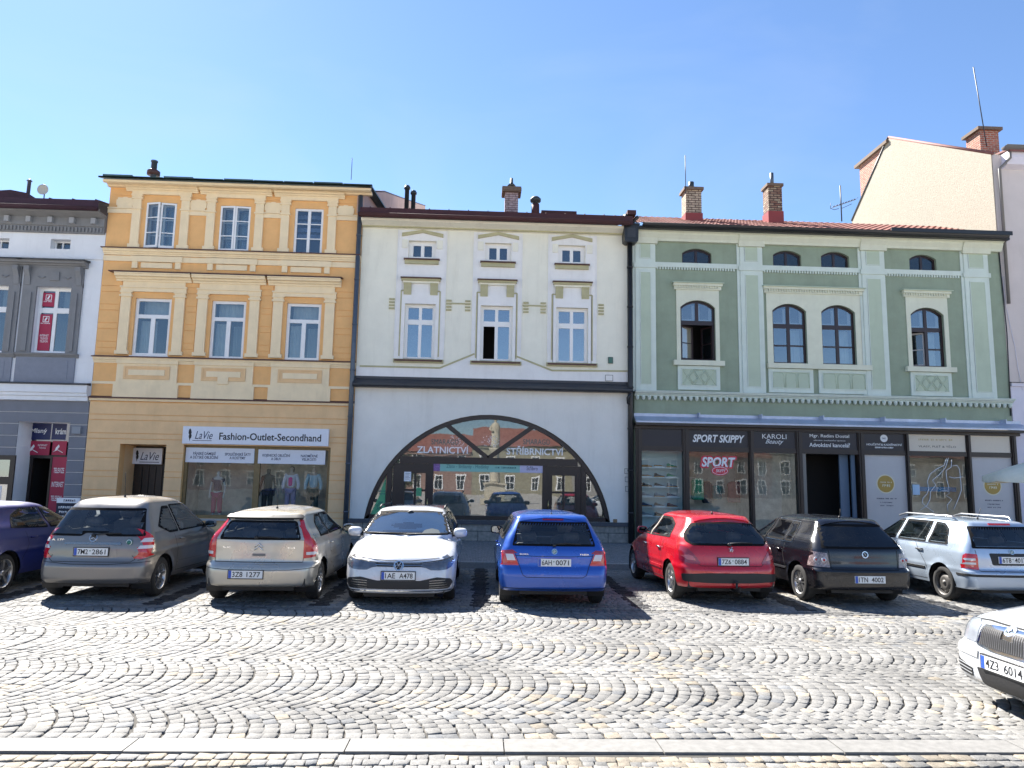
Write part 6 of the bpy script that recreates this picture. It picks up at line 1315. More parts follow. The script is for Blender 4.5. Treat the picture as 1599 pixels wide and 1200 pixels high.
        q.build('lettering', P, True)
        if gap: q = MB(); bx(q, -w*.045, -w*.005, .005, h*.22, .005, .0075, mat('sticker_green', (.2, .3, .22), .5)); q.build('stickers', P, True)
        return O, rt, up, nn
    def emblem(s, view, y, z, r, kind, m=None):
        l, nn = s.proj((y, z), view); rt = Vector((0, -1, 0)) if view == 'B' else Vector((0, 1, 0)); up = (Vector((0, 0, 1))-nn*nn.z).normalized(); rt = up.cross(nn); O = l+nn*.004; mb = MB(); m = m or M_chr
        def disc(r0, r1, m, t=.010):
            k = 24; vs = [O+(rt*math.cos(a)+up*math.sin(a))*q+nn*t for q in (r0, r1) for a in [2*math.pi*i/k for i in range(k)]]+[O+(rt*math.cos(a)+up*math.sin(a))*r1 for a in [2*math.pi*i/k for i in range(k)]]
            mb.add(vs, [(i, (i+1) % k, k+(i+1) % k, k+i) for i in range(k)]+[(k+i, k+(i+1) % k, 2*k+(i+1) % k, 2*k+i) for i in range(k)]+([tuple(range(k))] if r0 > 0 and m is not M_chr else []), m)
        def st(pl, w, t=.012):
            mb.tube([O+rt*a*r+up*b*r+nn*t for a, b in pl], w*r, m, 5)
        if kind == 'ring_v': disc(.001, r*.9, M_blk, .006); disc(r*.82, r, m); st([(-.45, .68), (-.0, -.0), (.45, .68)], .09); st([(-.82, .35), (-.36, -.75), (0, .02), (.36, -.75), (.82, .35)], .09)
        elif kind == 'arrow': disc(.001, r*.92, mat('badge_green', (.25, .33, .30), .3, metal=.5), .006); disc(r*.84, r, m); st([(-.5, -.45), (-.05, .1), (.5, .1)], .10); st([(-.05, .1), (.2, .5)], .12); st([(-.1, .1), (-.1, -.5)], .08)
        elif kind == 'chevrons': st([(-1, -.15), (0, .8), (1, -.15)], .14); st([(-1, -.85), (0, .1), (1, -.85)], .14)
        elif kind == 'star': disc(r*.88, r, m); [st([(0, 0), (.9*math.sin(a), .9*math.cos(a))], .08) for a in (0, 2.094, 4.189)]
        elif kind == 'beast': st([(-.6, -.7), (-.3, 0), (.1, .3), (.0, .8), (.5, .7)], .16); st([(-.2, .1), (-.8, .5)], .12); st([(.0, .1), (.6, .1), (.5, -.3)], .12); st([(-.1, -.1), (.2, -.4), (.1, -.8)], .14)
        mb.build('badge', s.root, True)
    def mirror(s, x, z, m, sz=1, both=True):
        for sd in (1, -1):
            l, nn = s.proj((x, z), 'L' if sd > 0 else 'R'); y = abs(l.y); mb = MB()
            c = Vector((x+.02, sd*(y+.13), z+.03)); k = 10; V = []; prof = [(-.075, .78), (-.06, 1.0), (-.01, 1.0), (.04, .80), (.07, .35)]
            for dx, f in prof:
                for i in range(k*2): a = math.pi*i/k; V.append(c+Vector((dx, .105*sz*f*math.copysign(abs(math.cos(a))**.7, math.cos(a)), .072*sz*f*math.copysign(abs(math.sin(a))**.7, math.sin(a)))))
            n = 2*k; mb.add(V, [(r_*n+i, r_*n+(i+1) % n, (r_+1)*n+(i+1) % n, (r_+1)*n+i) for r_ in range(4) for i in range(n)]+[tuple(4*n+i for i in range(n))], m, True)
            mb.tube([(x+.02, sd*(y-.02), z-.02), (x+.02, sd*(y+.07), z+.0)], .025, M_blk, 6); o = mb.build('wing_mirror', s.root, True)
            q = MB(); q.add(V[:n], [tuple(range(n))], mat('mirror_glass', (.16, .18, .2), .06, metal=1)); q.build('mirror_glass', o, True, fix=False)
    def wiper(s, view, y0, z0, y1, z1):
        a, na = s.proj((y0, z0), view); b, nb_ = s.proj((y1, z1), view); c, nc_ = s.proj(((y0+y1)/2, (z0+z1)/2+.01), view); mb = MB(); mb.tube([a+na*.03, c+nc_*.03, b+nb_*.02], .011, M_blk, 6); mb.lathe([(.03, 0), (.03, -.03)], (a.x-.01, a.y, a.z), 'X', M_blk, 10); mb.build('wiper', s.root, True)
    def handles(s, spots, m=None):
        for x, z in spots:
            for v, sd in (('L', 1), ('R', -1)):
                l, nn = s.proj((x, z), v); mb = MB(); mb.tube([l+Vector((-.09, 0, 0)), l+Vector((-.07, sd*.03, 0)), l+Vector((.07, sd*.03, 0)), l+Vector((.09, 0, 0))], .014, m or s.pm, 6); mb.build('door_handle', s.root, True)
    def aerial(s, x, y, h=.4, lean=-.25):
        l, nn = s.proj((x, y), 'T'); mb = MB(); mb.lathe([(.022, -.01), (.018, .02), (.006, .04)], tuple(l), 'Z', M_blk, 8); mb.tube([l, l+Vector((lean*h, 0, h))], .005, M_blk, 5); mb.build('aerial', s.root, True)
def roundp(poly, r, n=4):
    out = []; N = len(poly)
    for i in range(N):
        a, p, b = Vector(poly[i-1]), Vector(poly[i]), Vector(poly[(i+1) % N]); d1 = a-p; d2 = b-p; q = min(r, d1.length*.45, d2.length*.45); s0 = p+d1.normalized()*q; s1 = p+d2.normalized()*q
        out += [tuple((1-t)**2*s0+2*t*(1-t)*p+t*t*s1) for t in [k/n for k in range(n+1)]]
    return out
def glaze(c, side, rearw=None, wind=None, rim=.022, gm=None, tint_rear=None):
    for i, p in enumerate(side):
        for v in ('L', 'R'):
            c.patch('side_window', p, v, (tint_rear if tint_rear and i else gm) or M_cg2, rnd=.03, off=.007)

M_ws = glass('windscreen_glass', tint=(.010, .016, .022), refl=.24, trans=.8, wav=.0)
GLZ += [M_cg, M_cg2, M_ws]
NP = math.pi/2
def body_w(wm, belt, rail, wr, sill=.90):
    return [(.15, wm*sill), (.26, wm*.955), (.45, wm*.995), (.62, wm), (belt-.10, wm*.975), (belt, wm*.94), (belt+.08, wm*.905), ((belt+rail)/2, (wm*.90+wr)/2+.02), (rail, wr)]
# --- grey-brown three-door hatchback (plate 7M2 2861)
sp = dict(L=3.84, ax=.66, wb=2.57, r=.315, belt=.98, rail=1.49, ax_=0, rimm=M_alu, spokes=7, twin=0, spw=(.018, .03), crease=.74,
 rear=[(.05, .27), (.0, .34), (0, .52), (.03, .60), (.05, .66), (.06, .80), (.10, .98), (.20, 1.20), (.36, 1.44), (.50, 1.53), (.85, 1.575), (1.6, 1.60)],
 front=[(3.80, .20), (3.84, .36), (3.83, .55), (3.78, .70), (3.60, .85), (3.30, .98), (3.05, 1.08), (2.75, 1.25), (2.35, 1.45), (2.1, 1.53), (1.9, 1.575), (1.6, 1.60)],
 w=body_w(.88, .98, 1.49, .60), rcR=[(.2, .22), (.6, .26), (1.0, .24), (1.4, .20)], bR=[(.2, .10), (1.0, .10), (1.4, .10)], rcF=[(.2, .35), (1, .5)], bF=[(.2, .15), (1, .3)])
P_A = paint('taupe_car_paint', (.19, .18, .17), .55, .34)
c = Car('hatchback', 'grey-brown three-door hatchback seen from behind, second car from the left', 'car', -6.05, 12.5-.66, NP, sp, P_A)
c.patch('rear_window', [(-.74, .99), (-.20, .99), (-.14, 1.04), (.14, 1.04), (.20, .99), (.74, .99), (.60, 1.42), (-.60, 1.42)], 'B', M_cg, rnd=.03)
c.sym('tail_light', [(.62, .66), (.70, .72), (.80, .98), (.83, 1.14), (.875, 1.10), (.885, .86), (.86, .70), (.74, .64)], 'B', M_red, rnd=.02, step=.03)
c.both('tail_light', [(.09, .72), (.14, 1.12), (.24, 1.10), (.36, .98), (.33, .84), (.22, .70)], M_red, rnd=.03)
mb = MB(); [c.patch('x', [(sg*a, b) for a, b in [(.69, .90), (.86, .90), (.865, .96), (.73, .96)]], 'B', M_clr, off=.010, step=.03, mb=mb.cut() or mb) or c.patch('x', [(sg*a, b) for a, b in [(.67, .80), (.86, .80), (.86, .85), (.70, .85)]], 'B', M_clr, off=.010, step=.03, mb=mb.cut() or mb) for sg in (1, -1)]; mb.build('reversing_lamp', c.root, True, fix=False)
c.patch('plate_recess', [(-.40, .67), (-.36, .86), (.36, .86), (.40, .67)], 'B', P_A, off=.003, rnd=.03); c.patch('tailgate_grip', [(-.44, .86), (-.42, .895), (.42, .895), (.44, .86)], 'B', M_chr if 0 else mat('dim_chrome', (.25, .25, .25), .25, metal=.9), off=.02, rnd=.01)
c.plate(('7M2', '2861'), 'B', 0, .755, gap=1); c.emblem('B', 0, .965, .06, 'star'); mb = MB(); mb.box
c.seams([('B', [(-.66, .64), (-.60, .60), (.60, .60), (.66, .64)]), ('B', [(.66, .64), (.61, .70)]), ('B', [(-.66, .64), (-.61, .70)]), ('B', [(-.84, .60), (-.3, .565), (.3, .565), (.84, .60)]), ('S', [(1.18, .36), (1.20, .70), (1.12, .98)]), ('S', [(2.62, .34), (2.66, .6), (2.60, 1.0)]), ('S', [(1.18, .36), (2.62, .34)]), ('S', [(.08, .62), (.36, .68)])])
glaze(c, [[(.62, 1.12), (.98, 1.0), (1.30, 1.0), (1.22, 1.44), (1.0, 1.44)], [(1.36, 1.0), (2.62, 1.02), (2.66, 1.10), (2.10, 1.46), (1.28, 1.46)]])
c.patch('windscreen', [(-.68, 1.10), (.68, 1.10), (.54, 1.48), (-.54, 1.48)], 'F', M_cg, rnd=.04); c.both('side_moulding', [(1.22, .47), (2.58, .45), (2.58, .49), (1.22, .51)], P_A, off=.014)
c.patch('exhaust_notch', [(.40, .19), (.58, .19), (.56, .27), (.42, .27)], 'B', M_blk, rnd=.03); c.mirror(2.55, 1.03, P_A); c.wiper('B', .0, 1.01, -.40, 1.03); c.handles([(1.38, .88)]); c.aerial(1.0, .0, .42, -.12)
l, nn = c.proj((-.54, .90), 'B'); mb = MB(); mb.lathe([(.055, .0), (.055, -.006)], (l.x-.0, l.y, l.z), 'X', mat('dark_green_sticker', (.03, .16, .13), .4), 18); mb.lathe([(.045, -.006), (.045, -.0075)], (l.x, l.y, l.z), 'X', M_pl, 18); mb.lathe([(.034, -.007), (.034, -.009)], (l.x, l.y, l.z), 'X', MATS['dark_green_sticker'], 18); mb.build('round_sticker', c.root, True)
q = MB(); l, nn = c.proj((.56, .93), 'B'); lettering(c.root, 'A 170', l+Vector((-.012, 0, 0)), M_chr, width=.19, height=.03, right=(0, -1, 0), name='model_lettering', local=True)
c.finish()
# --- beige-silver coupe hatch (3Z8 1277)
sp = dict(L=4.27, ax=.72, wb=2.61, r=.315, belt=.98, rail=1.34, crease=.60, spokes=9, spw=(.014, .024),
 rear=[(.07, .27), (.01, .30), (0, .50), (.03, .60), (.10, .63), (.12, .75), (.14, .97), (.17, 1.08), (.24, 1.22), (.34, 1.32), (.55, 1.385), (1.1, 1.44), (2.0, 1.465)],
 front=[(4.22, .20), (4.27, .35), (4.25, .52), (4.15, .68), (3.90, .82), (3.45, .95), (3.15, 1.05), (2.85, 1.20), (2.55, 1.345), (2.4, 1.41), (2.25, 1.445), (2.0, 1.465)],
 w=body_w(.885, .96, 1.34, .60), rcR=[(.2, .26), (.6, .30), (.9, .16), (1.3, .13)], bR=[(.2, .14), (.6, .14), (1.0, .07), (1.3, .10)], bF=[(.2, .2), (1, .3)], rcF=[(.2, .4), (1, .5)])
P_C = paint('beige_silver_car_paint', (.46, .43, .37), .6, .30)
c = Car('hatchback', 'silver-beige coupe hatchback with tall red tail lights, third car from the left', 'car', -3.42, 12.35-.72, NP, sp, P_C)
c.patch('rear_window', [(-.64, .985), (.64, .985), (.53, 1.27), (-.53, 1.27)], 'B', M_cg, rnd=.05); c.patch('rear_spoiler', [(-.60, 1.285), (.60, 1.285), (.56, 1.33), (-.56, 1.33)], 'B', M_blk, off=.05, rnd=.02, skirt=.06)
c.patch('spoiler_lip', [(.35, -.55), (.35, .55), (.52, .53), (.52, -.53)], 'T', P_C, off=.022, rnd=.04, skirt=.03)
c.sym('tail_light', [(.68, .70), (.68, 1.0), (.555, 1.28), (.60, 1.29), (.70, 1.10), (.76, .97), (.85, .86), (.86, .72)], 'B', M_red, rnd=.01, step=.03)
c.both('tail_light', [(.14, .74), (.18, .98), (.34, 1.30), (.37, 1.28), (.27, 1.02), (.42, .90), (.42, .80), (.30, .74)], M_red, rnd=.02, step=.03)
mb = MB(); [c.patch('x', [(sg*a, b) for a, b in [(.72, .755), (.86, .755), (.87, .80), (.72, .80)]], 'B', M_clr, off=.010, step=.03, mb=mb.cut() or mb) for sg in (1, -1)]; mb.build('reversing_lamp', c.root, True, fix=False)
c.plate(('3Z8', '1277'), 'B', .14, .47); c.emblem('B', 0, .88, .065, 'chevrons'); c.patch('tailgate_handle', [(-.11, .735), (.09, .735), (.09, .775), (-.11, .775)], 'B', mat('grey_trim', (.16, .15, .14), .4), off=.012, rnd=.02)
mb = MB(); c.seams([('B', [(-.70, .98), (-.68, .645), (.68, .645), (.70, .98)]), ('B', [(-.70, .985), (.70, .985)]), ('B', [(-.86, .56), (-.5, .535), (.5, .535), (.86, .56)]), ('S', [(1.32, .30), (1.34, .98)]), ('S', [(2.72, .30), (2.78, 1.0)]), ('S', [(1.32, .30), (2.72, .30)])])
c.patch('bumper_insert', [(-.62, .20), (-.60, .275), (.60, .275), (.62, .20)], 'B', M_blk, off=.004, rnd=.02); c.sym('reflector', [(.62, .235), (.80, .245), (.80, .30), (.64, .29)], 'B', M_redd, rnd=.01)
glaze(c, [[(.78, 1.0), (1.42, 1.0), (1.40, 1.345), (1.15, 1.34), (.92, 1.24)], [(1.47, 1.0), (2.72, 1.02), (2.78, 1.08), (2.30, 1.35), (1.45, 1.355)]]); c.patch('windscreen', [(-.70, 1.07), (.70, 1.07), (.55, 1.36), (-.55, 1.36)], 'F', M_cg, rnd=.04)
c.mirror(2.7, 1.0, P_C); c.wiper('B', .05, 1.02, -.32, 1.01); c.handles([(1.46, .86)]); c.aerial(1.05, 0, .34, -.06)
for y_, s_ in ((.5, 'SX'), (-.5, 'C4')):
    l, nn = c.proj((y_, .865), 'B'); lettering(c.root, s_, l+Vector((-.012, 0, 0)), M_chr, width=.12, height=.028, right=(0, -1, 0), name='model_lettering', local=True)
c.finish()
# --- white estate facing the camera (1AE A478)
sp = dict(L=4.63, ax=1.09, wb=2.67, r=.33, belt=.98, rail=1.385, crease=.68, spokes=5,
 rear=[(.06, .19), (0, .40), (.03, .66), (.10, .95), (.30, 1.22), (.50, 1.40), (.9, 1.45), (1.9, 1.475)],
 front=[(4.50, .18), (4.62, .22), (4.63, .34), (4.615, .50), (4.58, .64), (4.52, .72), (4.36, .80), (4.05, .885), (3.72, .955), (3.58, 1.00), (3.40, 1.09), (3.05, 1.27), (2.78, 1.39), (2.6, 1.44), (2.3, 1.468), (1.9, 1.475)],
 w=[(.15, .80), (.26, .86), (.45, .89), (.66, .895), (.80, .885), (.90, .865), (.98, .83), (1.06, .80), (1.22, .715), (1.385, .60)], rcF=[(.15, .30), (.66, .30), (.74, .34), (.95, .55), (1.05, .16), (1.4, .14)], bF=[(.15, .16), (.6, .18), (.72, .24), (.85, .38), (.95, .42), (1.0, .16), (1.4, .16)], rcR=[(0, .2)], taper=.04)
P_W = paint('white_car_paint', (.62, .63, .65), .05, .25)
c = Car('estate_car', 'white estate car parked facing the camera', 'car', -1.22, 12.5-.87+4.63, -NP, sp, P_W)
c.patch('windscreen', [(-.735, 1.02), (.735, 1.02), (.60, 1.375), (.3, 1.40), (-.3, 1.40), (-.60, 1.375)], 'F', M_ws, rnd=.04); c.patch('dashboard_reflection', [(.25, 1.03), (.58, 1.03), (.54, 1.09), (.42, 1.115), (.30, 1.09)], 'F', mat('dash_reflection_grey', (.14, .15, .14), .25), off=.009, rnd=.02)  # small grey patch paints the dashboard's reflection onto the windscreen
q = [(.34, .605), (.42, .59), (.50, .555), (.62, .55), (.74, .56), (.82, .60), (.87, .73), (.70, .695), (.50, .665), (.34, .655)]
for sg in (1, -1):
    c.patch('headlight', [(sg*a, b) for a, b in q], 'F', mat('led_headlight', (.15, .16, .18), .12, metal=.5, coat=1, noise=.3, nscale=14), rnd=.01, step=.03)
mb = MB(); [c.patch('x', [(sg*a, b) for a, b in [(.33, .66), (.50, .672), (.70, .70), (.87, .74), (.86, .75), (.70, .712), (.50, .682), (.33, .668)]], 'F', M_blk, off=.009, step=.03, mb=mb) for sg in (1, -1)]; mb.build('headlight_lid', c.root, True, fix=False)
c.both('headlight', [(4.30, .66), (4.40, .60), (4.48, .60), (4.47, .69), (4.36, .74), (4.22, .77)], MATS['led_headlight'], rnd=.01, step=.03)
c.patch('upper_grille', [(-.34, .605), (.34, .605), (.36, .655), (-.36, .655)], 'F', M_blk, off=.007); mb = MB(); c.seam(mb, [(-.36, .63), (.36, .63)], 'F', .006, M_chr, .012); c.seam(mb, [(-.36, .662), (.36, .662)], 'F', .008, M_gap, .012); mb.build('grille_bar', c.root, True, fix=False)
c.emblem('F', 0, .625, .078, 'ring_v'); c.plate(('1AE', 'A478'), 'F', 0, .475)
c.patch('lower_grille', [(-.84, .36), (-.80, .42), (-.60, .45), (-.34, .40), (.34, .40), (.60, .45), (.80, .42), (.84, .36), (.78, .27), (-.78, .27)], 'F', M_blk, off=.006, rnd=.02)
mb = MB(); 
for k_, zz in enumerate((.30, .335, .37, .405)):
    for sg in (1, -1): c.seam(mb, [(sg*(.78-.02*k_), zz), (sg*.48, zz-.012)], 'F', .008, MATS['dim_chrome'], .014)
c.seam(mb, [(-.80, .245), (.80, .245)], 'F', .018, M_chr, .012); mb.build('grille_slat', c.root, True, fix=False)
c.seams([('F', [(-.62, .73), (-.2, .695), (.2, .695), (.62, .73)]), ('S', [(3.52, .35), (3.50, .98)]), ('S', [(2.45, .35), (2.43, .98)]), ('S', [(1.35, .5), (1.48, .98)]), ('S', [(1.6, .33), (3.5, .33)])])
mb = MB(); [c.seam(mb, [(3.66, sg*.62), (4.25, sg*.44)], 'T', .012, mat('white_shade', (.45, .46, .48), .4), .003) for sg in (1, -1)]; mb.build('bonnet_crease_shading', c.root, True, fix=False)  # flat strips in a darker white paint the shade along the bonnet folds
glaze(c, [[(2.45, 1.03), (3.36, 1.03), (3.28, 1.10), (2.85, 1.33), (2.43, 1.36)], [(1.50, 1.03), (2.38, 1.03), (2.36, 1.36), (1.52, 1.35)], [(.72, 1.04), (1.44, 1.03), (1.46, 1.34), (.95, 1.30)]])
c.mirror(3.24, 1.02, P_W, 1.15); c.handles([(2.60, .88), (1.66, .88)]); c.patch('rear_window', [(-.6, 1.0), (.6, 1.0), (.5, 1.3), (-.5, 1.3)], 'B', M_cg, rnd=.04)
for sg in (1, -1): mb = MB(); mb.tube([(.9, sg*.56, 1.42), (1.0, sg*.58, 1.475), (2.3, sg*.60, 1.475), (2.5, sg*.60, 1.43)], .018, M_blk, 6); mb.build('roof_rail', c.root, True)
l, nn = c.proj((0, 1.36), 'F'); mb = MB(); mb.lathe([(.07, 0), (.06, .02)], (l.x-.02, 0, l.z-.02), 'X', M_blk, 12); mb.build('mirror_mount', c.root, True)
mb = MB(); mb.tube([tuple(c.proj((.70, 1.03), 'F')[0]+Vector((.03, 0, .01))), tuple(c.proj((.0, 1.03), 'F')[0]+Vector((.03, 0, .01)))], .009, M_blk, 6); mb.tube([tuple(c.proj((-.05, 1.03), 'F')[0]+Vector((.03, 0, .01))), tuple(c.proj((-.65, 1.04), 'F')[0]+Vector((.03, 0, .01)))], .009, M_blk, 6); mb.build('wiper', c.root, True)
c.finish()
# --- blue hatchback (6AH 0071)
sp = dict(L=3.99, ax=.70, wb=2.47, r=.305, belt=.96, rail=1.37, crease=.62, spokes=5,
 rear=[(.07, .27), (.01, .32), (0, .50), (.02, .60), (.05, .66), (.06, .78), (.085, .90), (.13, .98), (.24, 1.18), (.36, 1.34), (.42, 1.40), (.9, 1.44), (1.6, 1.467)],
 front=[(3.93, .20), (3.99, .35), (3.97, .60), (3.85, .75), (3.45, .90), (3.10, .99), (2.75, 1.20), (2.45, 1.37), (2.2, 1.43), (1.95, 1.46), (1.6, 1.467)],
 w=body_w(.866, .96, 1.37, .60, .92), rcR=[(.2, .14), (.6, .15), (.9, .14), (1.3, .12)], bR=[(.2, .07), (.6, .08), (1.0, .07), (1.3, .07)], taper=.02)
P_B = paint('bright_blue_car_paint', (.010, .085, .42), .35, .30)
c = Car('hatchback', 'bright blue hatchback seen squarely from behind in the middle of the row', 'car', 1.22, 12.25-.70, NP, sp, P_B)
c.patch('rear_window', [(-.665, .955), (.665, .955), (.56, 1.32), (-.56, 1.32)], 'B', M_cg, rnd=.03); c.patch('rear_spoiler', [(.39, -.55), (.39, .55), (.60, .53), (.60, -.53)], 'T', P_B, off=.018, rnd=.03, skirt=.05)
c.patch('brake_light', [(-.17, 1.345), (.17, 1.345), (.17, 1.36), (-.17, 1.36)], 'B', M_redd, off=.02)
q = [(.56, .66), (.62, .80), (.66, .895), (.82, .875), (.862, .80), (.862, .66)]
c.sym('tail_light', q, 'B', M_red, rnd=.015, step=.03, off=.007); mb = MB()
for sg in (1, -1):
    c.patch('x', [(sg*a, b) for a, b in [(.61, .735), (.74, .735), (.765, .83), (.65, .83)]], 'B', M_clr, off=.011, step=.03, mb=mb.cut() or mb); c.patch('x', [(sg*a, b) for a, b in [(.58, .845), (.66, .895), (.80, .88), (.855, .815), (.855, .84)]], 'B', M_redd, off=.010, step=.03, mb=mb.cut() or mb)
mb.build('lamp_segment', c.root, True, fix=False); c.both('tail_light', [(.05, .68), (.08, .86), (.22, .85), (.18, .70)], M_red, rnd=.02, step=.03)
c.plate(('6AH', '0071'), 'B', -.0, .71, gap=1, frame=False); c.emblem('B', 0, .875, .045, 'arrow'); c.patch('plate_recess', [(-.42, .64), (-.36, .79), (.36, .79), (.42, .64)], 'B', P_B, off=.003, rnd=.02)
c.seams([('B', [(-.62, .84), (-.50, .52), (-.44, .485), (.44, .485), (.50, .52), (.62, .84)]), ('B', [(-.62, .81), (-.25, .80), (.25, .80), (.62, .81)]), ('B', [(-.85, .32), (0, .30), (.85, .32)]), ('S', [(1.10, .45), (1.22, .95)]), ('S', [(2.02, .32), (2.0, .96)]), ('S', [(2.95, .34), (2.95, .96)])])
glaze(c, [[(.62, 1.02), (1.16, .99), (1.16, 1.35), (.9, 1.34)], [(1.21, .99), (1.96, .99), (1.94, 1.37), (1.21, 1.36)], [(2.02, .99), (2.95, 1.0), (2.9, 1.07), (2.4, 1.35), (2.0, 1.37)]]); c.patch('windscreen', [(-.70, 1.0), (.70, 1.0), (.55, 1.36), (-.55, 1.36)], 'F', M_cg, rnd=.04)
c.mirror(2.85, 1.0, M_blk, 1.1); c.wiper('B', .0, .975, -.42, .98); c.handles([(1.35, .86), (2.15, .86)]); c.aerial(.62, 0, .16, -.2)
c.patch('lower_bumper', [(-.60, .22), (-.55, .27), (.55, .27), (.60, .22)], 'B', M_blk, off=.004)
for y_, s_ in ((.48, 'ŠKODA'), (-.48, 'FABIA')):
    l, nn = c.proj((y_, .835), 'B'); lettering(c.root, s_, l+Vector((-.012, 0, 0)), M_chr, width=.14, height=.024, right=(0, -1, 0), name='model_lettering', local=True)
c.finish()
# --- red hatchback (7Z6 0884)
sp = dict(L=4.03, ax=.75, wb=2.54, r=.31, belt=.98, rail=1.37, crease=.60, spokes=5, spw=(.025, .05),
 rear=[(.06, .27), (.01, .28), (0, .42), (.005, .55), (.05, .66), (.07, .80), (.11, .93), (.16, 1.0), (.28, 1.18), (.42, 1.33), (.52, 1.395), (.95, 1.445), (1.75, 1.472)],
 front=[(3.97, .18), (4.03, .33), (4.02, .50), (3.92, .66), (3.55, .84), (3.15, .98), (2.80, 1.18), (2.48, 1.37), (2.3, 1.425), (2.1, 1.46), (1.75, 1.472)],
 w=body_w(.874, .98, 1.37, .57, .92), rcR=[(.2, .24), (.6, .28), (1.0, .30), (1.3, .24)], bR=[(.2, .14), (.6, .14), (1.0, .14), (1.3, .12)], bF=[(.2, .2), (1, .3)], rcF=[(.2, .4), (1, .5)])
P_R = paint('red_car_paint', (.50, .004, .014), .15, .28)
c = Car('hatchback', 'bright red five-door hatchback with a tow bar', 'car', 4.25, 12.85-.75, NP+R(2.5), sp, P_R)
c.patch('rear_window', [(-.62, .95), (-.72, 1.02), (-.70, 1.12), (-.55, 1.30), (0, 1.335), (.55, 1.30), (.70, 1.12), (.72, 1.02), (.62, .95)], 'B', M_cg, rnd=.04); c.patch('rear_spoiler', [(.49, -.50), (.49, .50), (.68, .48), (.68, -.48)], 'T', P_R, off=.018, rnd=.05, skirt=.04)
q = [(.52, .66), (.60, .78), (.72, .92), (.82, .94), (.872, .86), (.872, .76), (.78, .69), (.64, .645)]
c.sym('tail_light', q, 'B', M_redd, rnd=.02, step=.03, off=.007); c.both('tail_light', [(.12, .76), (.14, .88), (.26, .94), (.40, .96), (.34, .84), (.22, .76)], M_red, rnd=.02, step=.03)
mb = MB(); [c.patch('x', [(sg*a, b) for a, b in [(.60, .71), (.72, .72), (.80, .78), (.70, .80), (.64, .78)]], 'B', mat('pink_lamp', (.55, .12, .12), .15, coat=1), off=.011, step=.03, mb=mb.cut() or mb) for sg in (1, -1)]; mb.build('lamp_segment', c.root, True, fix=False)
c.patch('bumper_insert', [(-.80, .37), (-.82, .49), (-.4, .515), (.4, .515), (.82, .49), (.80, .37), (.4, .355), (-.4, .355)], 'B', M_blk, off=.005, rnd=.03)
c.plate(('7Z6', '0884'), 'B', -.02, .70, gap=1); c.emblem('B', 0, .885, .05, 'beast'); c.wiper('B', .02, .97, -.40, .985)
c.seams([('B', [(-.70, .93), (-.62, .72), (-.52, .625), (.52, .625), (.62, .72), (.70, .93)]), ('S', [(1.10, .45), (1.22, .70), (1.18, .98)]), ('S', [(2.06, .32), (2.04, .98)]), ('S', [(2.96, .34), (2.98, .96)]), ('S', [(1.1, .32), (2.96, .30)])]); c.both('side_moulding', [(1.2, .46), (2.94, .45), (2.94, .50), (1.2, .51)], P_R, off=.016)
glaze(c, [[(.88, 1.03), (1.98, 1.0), (1.94, 1.36), (1.42, 1.36), (1.05, 1.26)], [(2.06, 1.0), (3.0, 1.01), (3.03, 1.05), (2.45, 1.34), (2.02, 1.37)]]); c.patch('windscreen', [(-.70, 1.0), (.70, 1.0), (.52, 1.36), (-.52, 1.36)], 'F', M_cg, rnd=.04)
mb = MB(); [c.seam(mb, [(2.015, 1.0), (1.985, 1.36)], v, .045, mat('greige_pillar', (.30, .26, .22), .5), .009) for v in 'LR']; mb.build('door_pillar', c.root, True, fix=False)
c.mirror(2.92, 1.0, P_R); c.handles([(1.36, .83), (2.24, .83)], M_chr); c.aerial(.95, 0, .06, -.3)
mb = MB(); mb.tube([(.15, -.02, .24), (.0, -.02, .25), (-.07, -.02, .28), (-.07, -.02, .36)], .02, M_blk, 8); mb.lathe([(.001, -.03), (.025, -.015), (.03, 0), (.025, .02), (.001, .03)], (-.07, -.02, .38), 'Z', M_blk, 10); mb.box(-.05, -.02, -.09, -.07, .22, .30, M_blk); mb.build('tow_bar', c.root, True)
c.finish()
# --- black hatchback (1TN 4002)
sp = dict(L=4.15, ax=.76, wb=2.51, r=.31, belt=.95, rail=1.34, crease=.58, spokes=5, twin=1,
 rear=[(.06, .27), (.01, .30), (0, .46), (.0, .58), (.06, .62), (.08, .75), (.10, .90), (.14, .97), (.30, 1.16), (.46, 1.34), (.52, 1.385), (.95, 1.42), (1.75, 1.442)],
 front=[(4.10, .20), (4.15, .35), (4.14, .55), (4.05, .70), (3.60, .84), (3.15, .95), (2.80, 1.14), (2.45, 1.34), (2.25, 1.40), (2.1, 1.43), (1.75, 1.442)],
 w=body_w(.868, .95, 1.34, .57, .93), rcR=[(.2, .16), (.6, .20), (1.0, .20), (1.3, .16)], bR=[(.2, .09), (.6, .10), (1.0, .09), (1.3, .09)])
P_K = paint('black_car_paint', (.004, .004, .007), .0, .22, .55)
c = Car('hatchback', 'black five-door hatchback with tinted rear windows', 'car', 6.50, 12.8-.76, NP+R(2), sp, P_K)
tint = glass('tinted_car_glass', tint=(.003, .003, .004), refl=.06, trans=.12, wav=0); GLZ.append(tint)
c.patch('rear_window', [(-.70, .935), (.70, .935), (.57, 1.325), (-.57, 1.325)], 'B', tint, rnd=.03); c.patch('rear_spoiler', [(.49, -.54), (.49, .54), (.66, .52), (.66, -.52)], 'T', P_K, off=.018, rnd=.03, skirt=.05)
led = mat('smoked_lamp', (.26, .20, .20), .2, coat=1, noise=.8, nscale=30)
c.sym('tail_light', [(.60, .63), (.63, .86), (.82, .88), (.865, .80), (.865, .64)], 'B', led, rnd=.01, step=.03); c.both('tail_light', [(.10, .64), (.13, .86), (.20, .86), (.34, .80), (.40, .64)], led, rnd=.01, step=.03)
mb = MB()
